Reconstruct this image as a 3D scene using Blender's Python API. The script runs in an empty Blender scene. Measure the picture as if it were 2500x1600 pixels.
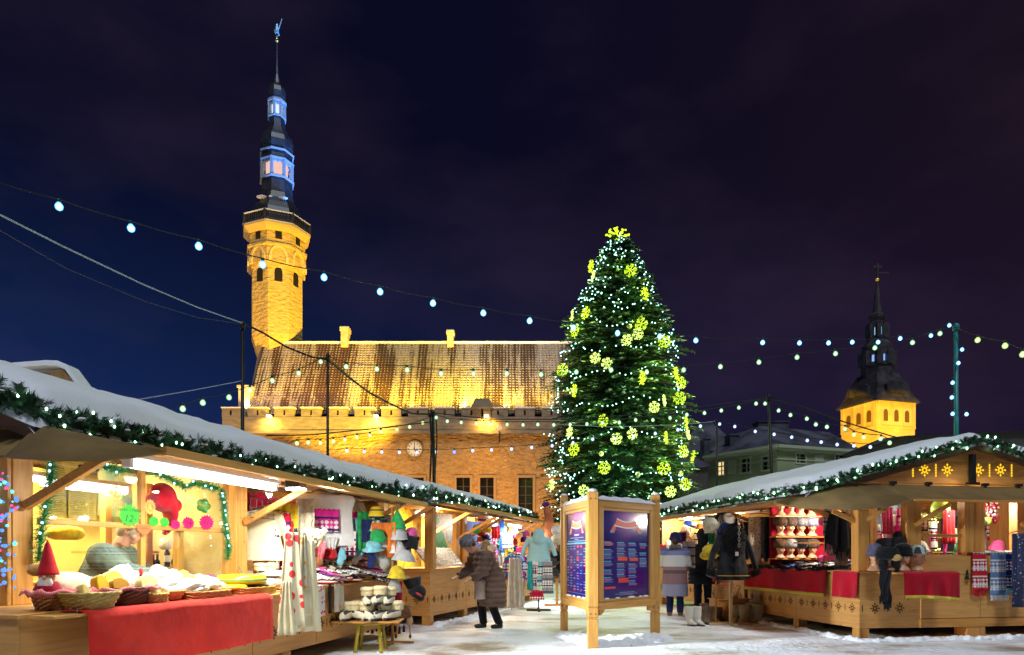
import bpy, math, random
from mathutils import Vector, Matrix, noise
random.seed(7)
rnd = random.random
def U(a, b): return random.uniform(a, b)
PI = math.pi
F, HC, HY = 1667.0, 1.4, 1355.0          # focal length in photo pixels, eye height, horizon row
S = bpy.context.scene
COL = S.collection
def W(px, py, Y):
 return Vector(((px - 1250) / F * Y, Y, HC + (HY - py) / F * Y))
class MB:
 def __init__(s, smooth=False):
  s.v, s.f, s.m, s.sm, s.mi, s.smooth = [], [], [], [], 0, smooth
 def add(s, vs, fs, mi=None):
  n = len(s.v)
  s.v += [tuple(p) for p in vs]
  s.f += [tuple(i + n for i in f) for f in fs]
  s.m += [s.mi if mi is None else mi] * len(fs)
  s.sm += [s.smooth] * len(fs)
  return s
 def box(s, x0, x1, y0, y1, z0, z1, mi=None):
  v = [(x, y, z) for z in (z0, z1) for y in (y0, y1) for x in (x0, x1)]
  return s.add(v, [(0, 2, 3, 1), (4, 5, 7, 6), (0, 1, 5, 4), (1, 3, 7, 5), (3, 2, 6, 7), (2, 0, 4, 6)], mi)
 def bar(s, p, q, w, h=None, up=(0, 0, 1), mi=None):
  h = w if h is None else h
  p, q = Vector(p), Vector(q)
  d = (q - p).normalized()
  u = Vector(up)
  a = d.cross(u)
  if a.length < 1e-4: a = d.cross(Vector((1, 0, 0)))
  a.normalize(); b = a.cross(d).normalized()
  v = []
  for c in (p, q):
   for (i, j) in ((-1, -1), (1, -1), (1, 1), (-1, 1)):
    v.append(c + a * (i * w / 2) + b * (j * h / 2))
  return s.add(v, [(3, 2, 1, 0), (4, 5, 6, 7), (0, 1, 5, 4), (1, 2, 6, 5), (2, 3, 7, 6), (3, 0, 4, 7)], mi)
 def tube(s, pts, r, n=6, cap=True, sy=1.0, mi=None):
  pts = [Vector(p) for p in pts]
  R = r if isinstance(r, (list, tuple)) else [r] * len(pts)
  v, f = [], []
  pa = None
  for k, p in enumerate(pts):
   d = (pts[min(k + 1, len(pts) - 1)] - pts[max(k - 1, 0)])
   d = d.normalized() if d.length > 1e-9 else Vector((0, 0, 1))
   if pa is None:
    a = d.cross(Vector((0, 0, 1)))
    if a.length < .05: a = d.cross(Vector((0, 1, 0)))
   else:
    a = pa - d * pa.dot(d)
   a.normalize(); pa = a
   b = d.cross(a)
   for j in range(n):
    t = 2 * PI * j / n
    v.append(p + a * (math.cos(t) * R[k]) + b * (math.sin(t) * R[k] * sy))
  for k in range(len(pts) - 1):
   for j in range(n):
    j2 = (j + 1) % n
    f.append((k * n + j, k * n + j2, (k + 1) * n + j2, (k + 1) * n + j))
  if cap:
   f.append(tuple(range(n - 1, -1, -1)))
   f.append(tuple((len(pts) - 1) * n + j for j in range(n)))
  return s.add(v, f, mi)
 def lathe(s, prof, n=12, c=(0, 0, 0), a0=0.0, sx=1.0, sy=1.0, cap=True, mi=None, wob=None):
  v, f = [], []
  for k, (r, z) in enumerate(prof):
   for j in range(n):
    t = a0 + 2 * PI * j / n
    w = wob(t, k) if wob else 1.0
    v.append((c[0] + math.cos(t) * r * sx * w, c[1] + math.sin(t) * r * sy * w, c[2] + z))
  for k in range(len(prof) - 1):
   for j in range(n):
    j2 = (j + 1) % n
    f.append((k * n + j, k * n + j2, (k + 1) * n + j2, (k + 1) * n + j))
  if cap:
   f.append(tuple(range(n - 1, -1, -1)))
   f.append(tuple((len(prof) - 1) * n + j for j in range(n)))
  return s.add(v, f, mi)
 def ball(s, c, r, n=10, m=6, sx=1, sy=1, sz=1, mi=None, M=None):
  prof = [(math.sin(PI * k / m) * r, -math.cos(PI * k / m) * r) for k in range(m + 1)]
  prof[0] = (r * .02, -r); prof[-1] = (r * .02, r)
  v0 = len(s.v)
  s.lathe([(a, b * sz) for a, b in prof], n, (0, 0, 0), 0, sx, sy, True, mi)
  for i in range(v0, len(s.v)):
   p = Vector(s.v[i])
   if M is not None: p = M @ p
   s.v[i] = (p.x + c[0], p.y + c[1], p.z + c[2])
  return s
 def prism(s, pts, d0, d1, plane='xz', mi=None):
  def P(a, b, d):
   return {'xz': (a, d, b), 'yz': (d, a, b), 'xy': (a, b, d)}[plane]
  n = len(pts)
  v = [P(a, b, d0) for a, b in pts] + [P(a, b, d1) for a, b in pts]
  f = [tuple(range(n)), tuple(range(2 * n - 1, n - 1, -1))]
  f += [(i, i + n, (i + 1) % n + n, (i + 1) % n) for i in range(n)]
  return s.add(v, f, mi)
 def grid(s, fn, nu, nv, mi=None, closed_u=False):
  v = [fn(i / nu, j / nv) for j in range(nv + 1) for i in range(nu + 1)]
  f = [(j * (nu + 1) + i, j * (nu + 1) + i + 1, (j + 1) * (nu + 1) + i + 1, (j + 1) * (nu + 1) + i) for j in range(nv) for i in range(nu)]
  return s.add(v, f, mi)
 def xf(s, M, start=0):
  for i in range(start, len(s.v)):
   s.v[i] = tuple(M @ Vector(s.v[i]))
  return s
 def build(s, name, mats, parent=None, bevel=0, solid=0, sub=0):
  me = bpy.data.meshes.new(name)
  me.from_pydata(s.v, [], s.f)
  if not isinstance(mats, (list, tuple)): mats = [mats]
  for m in mats: me.materials.append(m)
  me.polygons.foreach_set('material_index', s.m)
  me.polygons.foreach_set('use_smooth', s.sm)
  me.update()
  o = bpy.data.objects.new(name, me)
  COL.objects.link(o)
  if parent is not None: o.parent = parent
  if solid:
   md = o.modifiers.new('t', 'SOLIDIFY'); md.thickness = solid; md.offset = 0
  if bevel:
   md = o.modifiers.new('b', 'BEVEL'); md.width = bevel; md.segments = 2; md.limit_method = 'ANGLE'
  if sub:
   md = o.modifiers.new('s', 'SUBSURF'); md.levels = sub; md.render_levels = sub
  return o
TMP = bpy.data.scenes.new('workbench')
def blob(name, mb, mat, parent=None, vox=.012, smooth=4, disp=None):
 """one continuous skin over overlapping closed pieces"""
 o = mb.build(name, mat)
 md = o.modifiers.new('r', 'REMESH'); md.mode = 'VOXEL'; md.voxel_size = vox; md.use_smooth_shade = True
 if smooth:
  md = o.modifiers.new('s', 'SMOOTH'); md.factor = .6; md.iterations = smooth
 COL.objects.unlink(o); TMP.collection.objects.link(o)
 vl = TMP.view_layers[0]; vl.update(); dg = vl.depsgraph
 me = bpy.data.meshes.new_from_object(o.evaluated_get(dg))
 TMP.collection.objects.unlink(o); COL.objects.link(o)
 o.modifiers.clear()
 old = o.data; o.data = me; bpy.data.meshes.remove(old)
 if disp:
  nr = [v.normal.copy() for v in me.vertices]
  for v, n_ in zip(me.vertices, nr): v.co += n_ * disp(v.co)
 if len(me.materials) == 0: me.materials.append(mat)
 me.polygons.foreach_set('use_smooth', [True] * len(me.polygons))
 if parent is not None: o.parent = parent
 return o
def ident(o, label=None, cat=None, group=None, kind=None):
 if label: o['label'] = label
 if cat: o['category'] = cat
 if group: o['group'] = group
 if kind: o['kind'] = kind
 return o
def thing(name, label, cat, loc=(0, 0, 0), rz=0.0, group=None, rot=None):
 o = bpy.data.objects.new(name, None)
 o.empty_display_size = .1
 COL.objects.link(o)
 o.location = loc
 o.rotation_euler = rot if rot else (0, 0, rz)
 return ident(o, label, cat, group)
def at(o, loc, rz=0.0, rot=None, sc=None):
 o.location = loc
 o.rotation_euler = rot if rot else (0, 0, rz)
 if sc: o.scale = sc if isinstance(sc, (tuple, list)) else (sc, sc, sc)
 return o
def dup(o, loc=None, rz=None, label=None, parent=None, sc=None, group=None, mats=None):
 c = o.copy(); COL.objects.link(c)
 if parent is not None: c.parent = parent
 if loc is not None: c.location = loc
 if rz is not None: c.rotation_euler = (c.rotation_euler[0], c.rotation_euler[1], rz)
 if label: c['label'] = label
 if group: c['group'] = group
 if sc: c.scale = sc if isinstance(sc, (tuple, list)) else (sc, sc, sc)
 for ch in list(o.children):
  dup(ch, parent=c)
 return c
def struct(o): o['kind'] = 'structure'; return o
ORD = ['first', 'second', 'third', 'fourth', 'fifth', 'sixth', 'seventh', 'eighth', 'ninth', 'tenth', 'eleventh', 'twelfth', 'thirteenth', 'fourteenth', 'fifteenth', 'sixteenth', 'seventeenth', 'eighteenth', 'nineteenth', 'twentieth']
MC = {}
def mat(name, c, c2=None, sc=6.0, rough=.7, bump=0.0, bsc=30.0, st=(1, 1, 1), emis=None, es=0.0, metal=0.0, det=4.0, spec=.4, sheen=0.0, contrast=.5, sample=False, tex='noise', trans=0.0, mixc=None):
 if name in MC: return MC[name]
 m = bpy.data.materials.new(name); MC[name] = m
 m.use_nodes = True
 nt = m.node_tree; N, L = nt.nodes, nt.links
 b = N['Principled BSDF']
 b.inputs['Base Color'].default_value = (*c, 1)
 b.inputs['Roughness'].default_value = rough
 b.inputs['Metallic'].default_value = metal
 b.inputs['Specular IOR Level'].default_value = spec
 if sheen: b.inputs['Sheen Weight'].default_value = sheen
 if emis:
  b.inputs['Emission Color'].default_value = (*emis, 1)
  b.inputs['Emission Strength'].default_value = es
  m.cycles.emission_sampling = 'AUTO' if sample else 'NONE'
 if c2 or bump:
  tc = N.new('ShaderNodeTexCoord'); mp = N.new('ShaderNodeMapping')
  mp.inputs['Scale'].default_value = st
  L.new(tc.outputs['Object'], mp.inputs['Vector'])
 if c2:
  n = N.new('ShaderNodeTexNoise'); n.inputs['Scale'].default_value = sc; n.inputs['Detail'].default_value = det
  L.new(mp.outputs['Vector'], n.inputs['Vector'])
  r = N.new('ShaderNodeValToRGB')
  h = .5 * (1 - contrast) * .6
  r.color_ramp.elements[0].position = .32 + h * .4; r.color_ramp.elements[0].color = (*c, 1)
  r.color_ramp.elements[1].position = .68 - h * .4; r.color_ramp.elements[1].color = (*c2, 1)
  L.new(n.outputs['Fac'], r.inputs['Fac'])
  L.new(r.outputs['Color'], b.inputs['Base Color'])
 if bump:
  if tex == 'voronoi':
   n2 = N.new('ShaderNodeTexVoronoi'); out = n2.outputs['Distance']
  elif tex == 'wave':
   n2 = N.new('ShaderNodeTexWave'); n2.inputs['Distortion'].default_value = 2; out = n2.outputs['Fac']
  else:
   n2 = N.new('ShaderNodeTexNoise'); n2.inputs['Detail'].default_value = 5; out = n2.outputs['Fac']
  n2.inputs['Scale'].default_value = bsc
  L.new(mp.outputs['Vector'], n2.inputs['Vector'])
  bm = N.new('ShaderNodeBump'); bm.inputs['Strength'].default_value = 1; bm.inputs['Distance'].default_value = bump
  L.new(out, bm.inputs['Height']); L.new(bm.outputs['Normal'], b.inputs['Normal'])
 return m
def wood(axis='z', tone='pine'):
 key = 'wood_%s_%s' % (tone, axis)
 if key in MC: return MC[key]
 c = {'pine': ((.60, .28, .06), (.47, .19, .034), (.22, .075, .014)), 'gold': ((.60, .31, .07), (.48, .22, .04), (.26, .10, .02)),
         'pale': ((.62, .40, .19), (.52, .31, .13), (.30, .16, .06)), 'dark': ((.16, .075, .03), (.11, .05, .02), (.05, .02, .01)),
         'ply': ((.62, .31, .085), (.52, .24, .058), (.28, .11, .03))}[tone]
 m = bpy.data.materials.new(key); MC[key] = m; m.use_nodes = True
 nt = m.node_tree; N, L = nt.nodes, nt.links; b = N['Principled BSDF']
 tc = N.new('ShaderNodeTexCoord'); mp = N.new('ShaderNodeMapping')
 mp.inputs['Scale'].default_value = {'z': (9, 9, .7), 'y': (9, .7, 9), 'x': (.7, 9, 9)}[axis]
 L.new(tc.outputs['Object'], mp.inputs['Vector'])
 n = N.new('ShaderNodeTexNoise'); n.inputs['Scale'].default_value = 2.2; n.inputs['Detail'].default_value = 7; n.inputs['Distortion'].default_value = .8
 L.new(mp.outputs['Vector'], n.inputs['Vector'])
 r = N.new('ShaderNodeValToRGB'); e = r.color_ramp.elements
 e[0].position = .35; e[0].color = (*c[1], 1); e[1].position = .6; e[1].color = (*c[0], 1)
 L.new(n.outputs['Fac'], r.inputs['Fac'])
 mp2 = N.new('ShaderNodeMapping'); mp2.inputs['Scale'].default_value = {'z': (3, 3, 1.2), 'y': (3, 1.2, 3), 'x': (1.2, 3, 3)}[axis]
 L.new(tc.outputs['Object'], mp2.inputs['Vector'])
 v = N.new('ShaderNodeTexVoronoi'); v.inputs['Scale'].default_value = 2.0
 L.new(mp2.outputs['Vector'], v.inputs['Vector'])
 r2 = N.new('ShaderNodeValToRGB'); r2.color_ramp.elements[0].position = .03; r2.color_ramp.elements[0].color = (0, 0, 0, 1)
 r2.color_ramp.elements[1].position = .07; r2.color_ramp.elements[1].color = (1, 1, 1, 1)
 L.new(v.outputs['Distance'], r2.inputs['Fac'])
 mx = N.new('ShaderNodeMix'); mx.data_type = 'RGBA'
 mx.inputs[6].default_value = (*c[2], 1)
 L.new(r2.outputs['Color'], mx.inputs[0]); L.new(r.outputs['Color'], mx.inputs[7])
 L.new(mx.outputs[2], b.inputs['Base Color'])
 b.inputs['Roughness'].default_value = .5
 bm = N.new('ShaderNodeBump'); bm.inputs['Distance'].default_value = .002
 L.new(n.outputs['Fac'], bm.inputs['Height']); L.new(bm.outputs['Normal'], b.inputs['Normal'])
 return m
def fabric(name, c, c2=None, sc=30, rough=.95, bump=.003, bsc=90):
 return mat('fabric_' + name, c, c2, sc=sc, rough=rough, bump=bump, bsc=bsc, spec=.1, sheen=.15)
def glow(name, c, s):
 m = mat('glow_' + name, (.02, .02, .02), emis=c, es=s, rough=.4)
 return m
def bulbmat(name, core, rim, s):
 key = 'bulb_' + name
 if key in MC: return MC[key]
 m = bpy.data.materials.new(key); MC[key] = m; m.use_nodes = True
 nt = m.node_tree; N, L = nt.nodes, nt.links
 N.remove(N['Principled BSDF'])
 out = [x for x in N if x.type == 'OUTPUT_MATERIAL'][0]
 e = N.new('ShaderNodeEmission'); e.inputs['Strength'].default_value = s
 lw = N.new('ShaderNodeLayerWeight'); lw.inputs['Blend'].default_value = .78
 mx = N.new('ShaderNodeMix'); mx.data_type = 'RGBA'
 mx.inputs[6].default_value = (*core, 1); mx.inputs[7].default_value = (*rim, 1)  # coloured rim stands in for the halo around each bulb
 L.new(lw.outputs['Facing'], mx.inputs[0]); L.new(mx.outputs[2], e.inputs['Color'])
 L.new(e.outputs[0], out.inputs['Surface'])
 m.cycles.emission_sampling = 'NONE'
 return m
M_snow = mat('snow', (.88, .91, .95), (.84, .88, .93), sc=3, rough=.8, bump=.010, bsc=5, spec=.2)
M_snowfine = mat('snow_fine', (.88, .9, .93), (.82, .85, .9), sc=8, rough=.85, bump=.012, bsc=40, spec=.2)
M_black = mat('black_metal', (.012, .012, .014), rough=.5)
M_iron = mat('dark_iron', (.03, .03, .035), rough=.45, metal=.6)
M_cable = mat('cable_black', (.015, .02, .02), rough=.6)
M_chain = mat('steel_chain', (.35, .35, .33), rough=.35, metal=.9)
M_white = mat('white_paint', (.8, .8, .78), rough=.5)
M_fir = mat('fir_needles', (.012, .05, .018), (.03, .10, .035), sc=9, rough=.6)
M_bark = mat('bark', (.07, .04, .02), (.035, .02, .012), sc=20, rough=.9, bump=.01)
M_glass = None
def glassmat():
 global M_glass
 if M_glass: return M_glass
 m = bpy.data.materials.new('window_glass'); m.use_nodes = True
 nt = m.node_tree; N, L = nt.nodes, nt.links
 N.remove(N['Principled BSDF'])
 out = [x for x in N if x.type == 'OUTPUT_MATERIAL'][0]
 t = N.new('ShaderNodeBsdfTransparent'); g = N.new('ShaderNodeBsdfGlossy'); g.inputs['Roughness'].default_value = .02
 t.inputs['Color'].default_value = (.93, .96, .93, 1)
 mx = N.new('ShaderNodeMixShader'); mx.inputs[0].default_value = .09
 L.new(t.outputs[0], mx.inputs[1]); L.new(g.outputs[0], mx.inputs[2]); L.new(mx.outputs[0], out.inputs['Surface'])
 M_glass = m
 return m
cam = bpy.data.cameras.new('camera'); co = bpy.data.objects.new('camera', cam); COL.objects.link(co)
co.location = (0, 0, HC); co.rotation_euler = (PI / 2, 0, 0)
cam.lens = 24.0; cam.sensor_width = 36.0; cam.shift_y = 555 / 2500.0
cam.clip_end = 3000; cam.clip_start = .05
S.camera = co
w = bpy.data.worlds.new('World'); S.world = w; w.use_nodes = True
N, L = w.node_tree.nodes, w.node_tree.links
bg = N['Background']
tc = N.new('ShaderNodeTexCoord'); sp = N.new('ShaderNodeSeparateXYZ'); L.new(tc.outputs['Generated'], sp.inputs[0])
def ramp(src, stops):
 r = N.new('ShaderNodeValToRGB'); e = r.color_ramp.elements
 while len(e) < len(stops): e.new(.5)
 for k, (p, c) in enumerate(stops): e[k].position = p; e[k].color = (*c, 1)
 L.new(src, r.inputs[0]); return r.outputs[0]
mr = N.new('ShaderNodeMapRange'); mr.inputs[1].default_value = -.55; mr.inputs[2].default_value = .55
L.new(sp.outputs['X'], mr.inputs[0])
low = ramp(mr.outputs[0], [(0, (.0075, .024, .105)), (.35, (.006, .015, .068)), (.6, (.010, .010, .042)), (1, (.0125, .008, .026))])
high = ramp(mr.outputs[0], [(0, (.0022, .0028, .014)), (.45, (.003, .003, .014)), (.75, (.006, .004, .013)), (1, (.010, .0055, .013))])
mz = N.new('ShaderNodeMapRange'); mz.inputs[1].default_value = .05; mz.inputs[2].default_value = .52; mz.interpolation_type = 'SMOOTHSTEP'
L.new(sp.outputs['Z'], mz.inputs[0])
mx = N.new('ShaderNodeMix'); mx.data_type = 'RGBA'
L.new(mz.outputs[0], mx.inputs[0]); L.new(low, mx.inputs[6]); L.new(high, mx.inputs[7])
mpn = N.new('ShaderNodeMapping'); mpn.inputs['Scale'].default_value = (1.6, 1.6, 3.4); mpn.inputs['Rotation'].default_value = (.2, .45, 0)
L.new(tc.outputs['Generated'], mpn.inputs[0])
nz = N.new('ShaderNodeTexNoise'); nz.inputs['Scale'].default_value = 2.0; nz.inputs['Detail'].default_value = 6; nz.inputs['Roughness'].default_value = .5
L.new(mpn.outputs[0], nz.inputs['Vector'])
cl = ramp(nz.outputs['Fac'], [(.44, (0, 0, 0)), (.68, (.0095, .0055, .0095))])
ad = N.new('ShaderNodeMix'); ad.data_type = 'RGBA'; ad.blend_type = 'ADD'; ad.inputs[0].default_value = 1
L.new(mx.outputs[2], ad.inputs[6]); L.new(cl, ad.inputs[7])
L.new(ad.outputs[2], bg.inputs['Color']); bg.inputs['Strength'].default_value = 1.0
su = bpy.data.lights.new('street_fill_sun', 'SUN'); so = bpy.data.objects.new('street_fill_sun', su); COL.objects.link(so)
su.energy = 1.5; su.angle = math.radians(12); su.color = (.84, .92, 1.0)  # cool sun added in place of unseen street lamps behind the camera
so.rotation_euler = (math.radians(33), 0, math.radians(14)); so.location = (0, 0, 30)
S.view_settings.view_transform = 'Standard'; S.view_settings.look = 'None'; S.view_settings.exposure = 0
S.render.engine = 'CYCLES'
S.cycles.use_denoising = True; S.cycles.max_bounces = 6; S.cycles.diffuse_bounces = 3; S.cycles.transparent_max_bounces = 12
S.cycles.sample_clamp_indirect = 4; S.cycles.caustics_reflective = False; S.cycles.caustics_refractive = False
def lamp(kind, loc, energy, color=(1, 1, 1), size=.1, target=None, parent=None, name='lamp_light', spot=60, blend=.5, size_y=None):
 l = bpy.data.lights.new(name, kind); l.energy = energy; l.color = color
 if kind == 'AREA':
  l.size = size
  if size_y: l.shape = 'RECTANGLE'; l.size_y = size_y
 else:
  l.shadow_soft_size = size
 if kind == 'SPOT': l.spot_size = math.radians(spot); l.spot_blend = blend
 o = bpy.data.objects.new(name, l); COL.objects.link(o); o.location = loc
 if target is not None:
  o.rotation_euler = (Vector(target) - Vector(loc)).to_track_quat('-Z', 'Y').to_euler()
 if parent is not None: o.parent = parent
 return o
def textmesh(txt, size, name, m, parent=None, extrude=.001, align='CENTER', shear=0, flat=False):
 c = bpy.data.curves.new('t', 'FONT'); c.body = txt; c.size = size; c.extrude = extrude; c.align_x = align; c.align_y = 'CENTER'; c.shear = shear; c.offset = size * .018
 c.resolution_u = 2
 t = bpy.data.objects.new('t', c); TMP.collection.objects.link(t)
 vl = TMP.view_layers[0]; vl.update()
 me = bpy.data.meshes.new_from_object(t.evaluated_get(vl.depsgraph))
 bpy.data.objects.remove(t); bpy.data.curves.remove(c)
 if not flat: me.transform(Matrix.Rotation(PI / 2, 4, 'X'))     # stands up, readable from -Y
 me.materials.clear(); me.materials.append(m)
 o = bpy.data.objects.new(name, me); COL.objects.link(o)
 if parent is not None: o.parent = parent
 return o
# ================================================================== BACKGROUND
def groundmat():
 m = bpy.data.materials.new('trodden_snow'); m.use_nodes = True
 nt = m.node_tree; N, L = nt.nodes, nt.links; b = N['Principled BSDF']
 tc = N.new('ShaderNodeTexCoord')
 n1 = N.new('ShaderNodeTexNoise'); n1.inputs['Scale'].default_value = .55; n1.inputs['Detail'].default_value = 9; n1.inputs['Roughness'].default_value = .62
 mp = N.new('ShaderNodeMapping'); mp.inputs['Scale'].default_value = (1, 1.5, 1); L.new(tc.outputs['Object'], mp.inputs[0]); L.new(mp.outputs[0], n1.inputs['Vector'])
 r = N.new('ShaderNodeValToRGB'); e = r.color_ramp.elements
 e[0].position = .35; e[0].color = (.33, .25, .19, 1); e[1].position = .54; e[1].color = (.90, .94, .99, 1)
 x = e.new(.44); x.color = (.72, .70, .68, 1)
 L.new(n1.outputs['Fac'], r.inputs[0]); L.new(r.outputs[0], b.inputs['Base Color'])
 n2 = N.new('ShaderNodeTexNoise'); n2.inputs['Scale'].default_value = 9; n2.inputs['Detail'].default_value = 6; L.new(tc.outputs['Object'], n2.inputs['Vector'])
 ad = N.new('ShaderNodeMath'); ad.operation = 'ADD'; L.new(n2.outputs['Fac'], ad.inputs[0]); L.new(n1.outputs['Fac'], ad.inputs[1])
 bm = N.new('ShaderNodeBump'); bm.inputs['Distance'].default_value = .06; L.new(ad.outputs[0], bm.inputs['Height']); L.new(bm.outputs[0], b.inputs['Normal'])
 b.inputs['Roughness'].default_value = .55
 return m
g = MB(True)
def gfn(u, v):
 x = -14 + 28 * u; y = 2 + 26 * v
 return (x, y, .02 * noise.noise(Vector((x * .9, y * .9, 0))) + .012 * noise.noise(Vector((x * 3, y * 3, 5))))
g.grid(gfn, 140, 130)
g.smooth = False
for (a, b_, c, d) in ((-400, -14, -50, 400), (14, 400, -50, 400), (-14, 14, -50, 2), (-14, 14, 28, 400)):
 g.add([(a, c, 0), (b_, c, 0), (b_, d, 0), (a, d, 0)], [(0, 1, 2, 3)])
gr = struct(g.build('ground', groundmat()))
K = 60.0 / F
def hx(px, Y=60.0): return (px - 1250) / F * Y
def hz(py, Y=60.0): return HC + (HY - py) / F * Y
hall = thing('town_hall', 'old stone town hall with snowy tiled roof, crenellated parapet and tall spired tower', 'town hall', (hx(543), 60, 0))
HO = Vector((hx(543), 60, 0))
HM = Matrix.Translation(-HO)
def hb(mb, name, m, parent=None, **k):
 mb.xf(HM); return mb.build(name, m, parent or hall, **k)
M_stone = mat('rough_masonry', (.44, .31, .15), (.33, .225, .11), sc=2.2, rough=.95, bump=.42, bsc=2.4, st=(1, 1, 2.2), spec=.1)
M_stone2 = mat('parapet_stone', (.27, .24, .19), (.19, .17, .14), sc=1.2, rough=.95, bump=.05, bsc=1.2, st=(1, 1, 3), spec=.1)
M_stone3 = mat('dressed_stone', (.50, .42, .30), (.42, .34, .24), sc=2, rough=.9, bump=.03, bsc=3, spec=.1)
def wall_holes(mb, x0, x1, z0, z1, holes, y, depth=.35, flip=False):
 xs = sorted(set([x0, x1] + [h[0] for h in holes] + [h[1] for h in holes]))
 zs = sorted(set([z0, z1] + [h[2] for h in holes] + [h[3] for h in holes]))
 for a, b in zip(xs, xs[1:]):
  for c, d in zip(zs, zs[1:]):
   mx_, mz_ = (a + b) / 2, (c + d) / 2
   if any(h[0] < mx_ < h[1] and h[2] < mz_ < h[3] for h in holes): continue
   mb.add([(a, y, c), (b, y, c), (b, y, d), (a, y, d)], [(0, 1, 2, 3)])
 for (a, b, c, d) in holes:
  mb.add([(a, y, c), (b, y, c), (b, y, d), (a, y, d), (a, y + depth, c), (b, y + depth, c), (b, y + depth, d), (a, y + depth, d)],
               [(0, 4, 5, 1), (1, 5, 6, 2), (2, 6, 7, 3), (3, 7, 4, 0)])
XL, XR = hx(543), hx(543) + 37
ZS = hz(1056)                      # string course
wins = [(hx(a), hx(b), hz(1250), hz(1166)) for a, b in ((1114, 1147), (1172, 1205), (1266, 1301), (1400, 1435), (1480, 1515), (1000, 1034))]
mb = MB(); wall_holes(mb, XL + .25, XR, 0, ZS, wins, 60.25)
mb.add([(XL + .25, 60.25, 0), (XL + .25, 60.25, ZS), (XL + .25, 74, ZS), (XL + .25, 74, 0)], [(0, 1, 2, 3)])
mb.add([(XR, 60.25, 0), (XR, 60.25, ZS), (XR, 74, ZS), (XR, 74, 0)], [(3, 2, 1, 0)])
hb(mb, 'wall', M_stone)
for (a, b, c, d) in wins:
 mb = MB()
 mb.box(a - .22, a, 60.1, 60.5, c, d + .22).box(b, b + .22, 60.1, 60.5, c, d + .22).box(a, b, 60.1, 60.5, d, d + .22).box(a, b, 60.12, 60.5, c - .2, c)
 f = hb(mb, 'window', mat('frame_stone', (.30, .22, .12), rough=.9))
 mb = MB(); mb.box(a, b, 60.5, 60.55, c, d)
 hb(mb, 'pane', mat('dark_pane', (.01, .012, .016), rough=.15), f)
 mb = MB(); cx = (a + b) / 2
 mb.box(cx - .05, cx + .05, 60.42, 60.5, c, d)
 for k in range(1, 4): mb.box(a, b, 60.44, 60.49, c + (d - c) * k / 4 - .03, c + (d - c) * k / 4 + .03)
 hb(mb, 'glazing_bars', mat('bars', (.05, .04, .03), rough=.7), f)
mb = MB()
mb.box(XL, XR, 59.95, 60.6, ZS + .15, hz(1018))
mb.box(XL - .03, XR, 59.8, 60.6, ZS - .12, ZS + .15)
per = 65.3 * K
merl = []
x = hx(538)
gaps = [g_ for g_ in (hx(661 + 65.3 * k) for k in range(-1, 20)) if g_ < XR - .6]
gw = .62
edges = [XL - .05]
for gx in gaps:
 edges += [gx - gw / 2, gx + gw / 2]
edges.append(XR)
top = hz(997)
slits = [hx(563 + 65.3 * k) for k in range(0, 18)]
for a, b in zip(edges[0::2], edges[1::2]):
 hs = [(s_ - .09, s_ + .09, hz(1018) + .15, hz(1018) + .6) for s_ in slits if a < s_ < b]
 zs0 = hz(1018)
 if hs:
  s0, s1, c, d = hs[0]
  mb.box(a, s0, 60, 60.5, zs0, top).box(s1, b, 60, 60.5, zs0, top).box(s0, s1, 60, 60.5, zs0, c).box(s0, s1, 60, 60.5, d, top)
 else:
  mb.box(a, b, 60, 60.5, zs0, top)
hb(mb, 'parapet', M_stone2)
mb = MB()
for a, b in zip(edges[0::2], edges[1::2]):
 mb.box(a - .06, b + .06, 59.9, 60.62, top, top + .1)
hb(mb, 'parapet_snow', M_snowfine)
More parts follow.
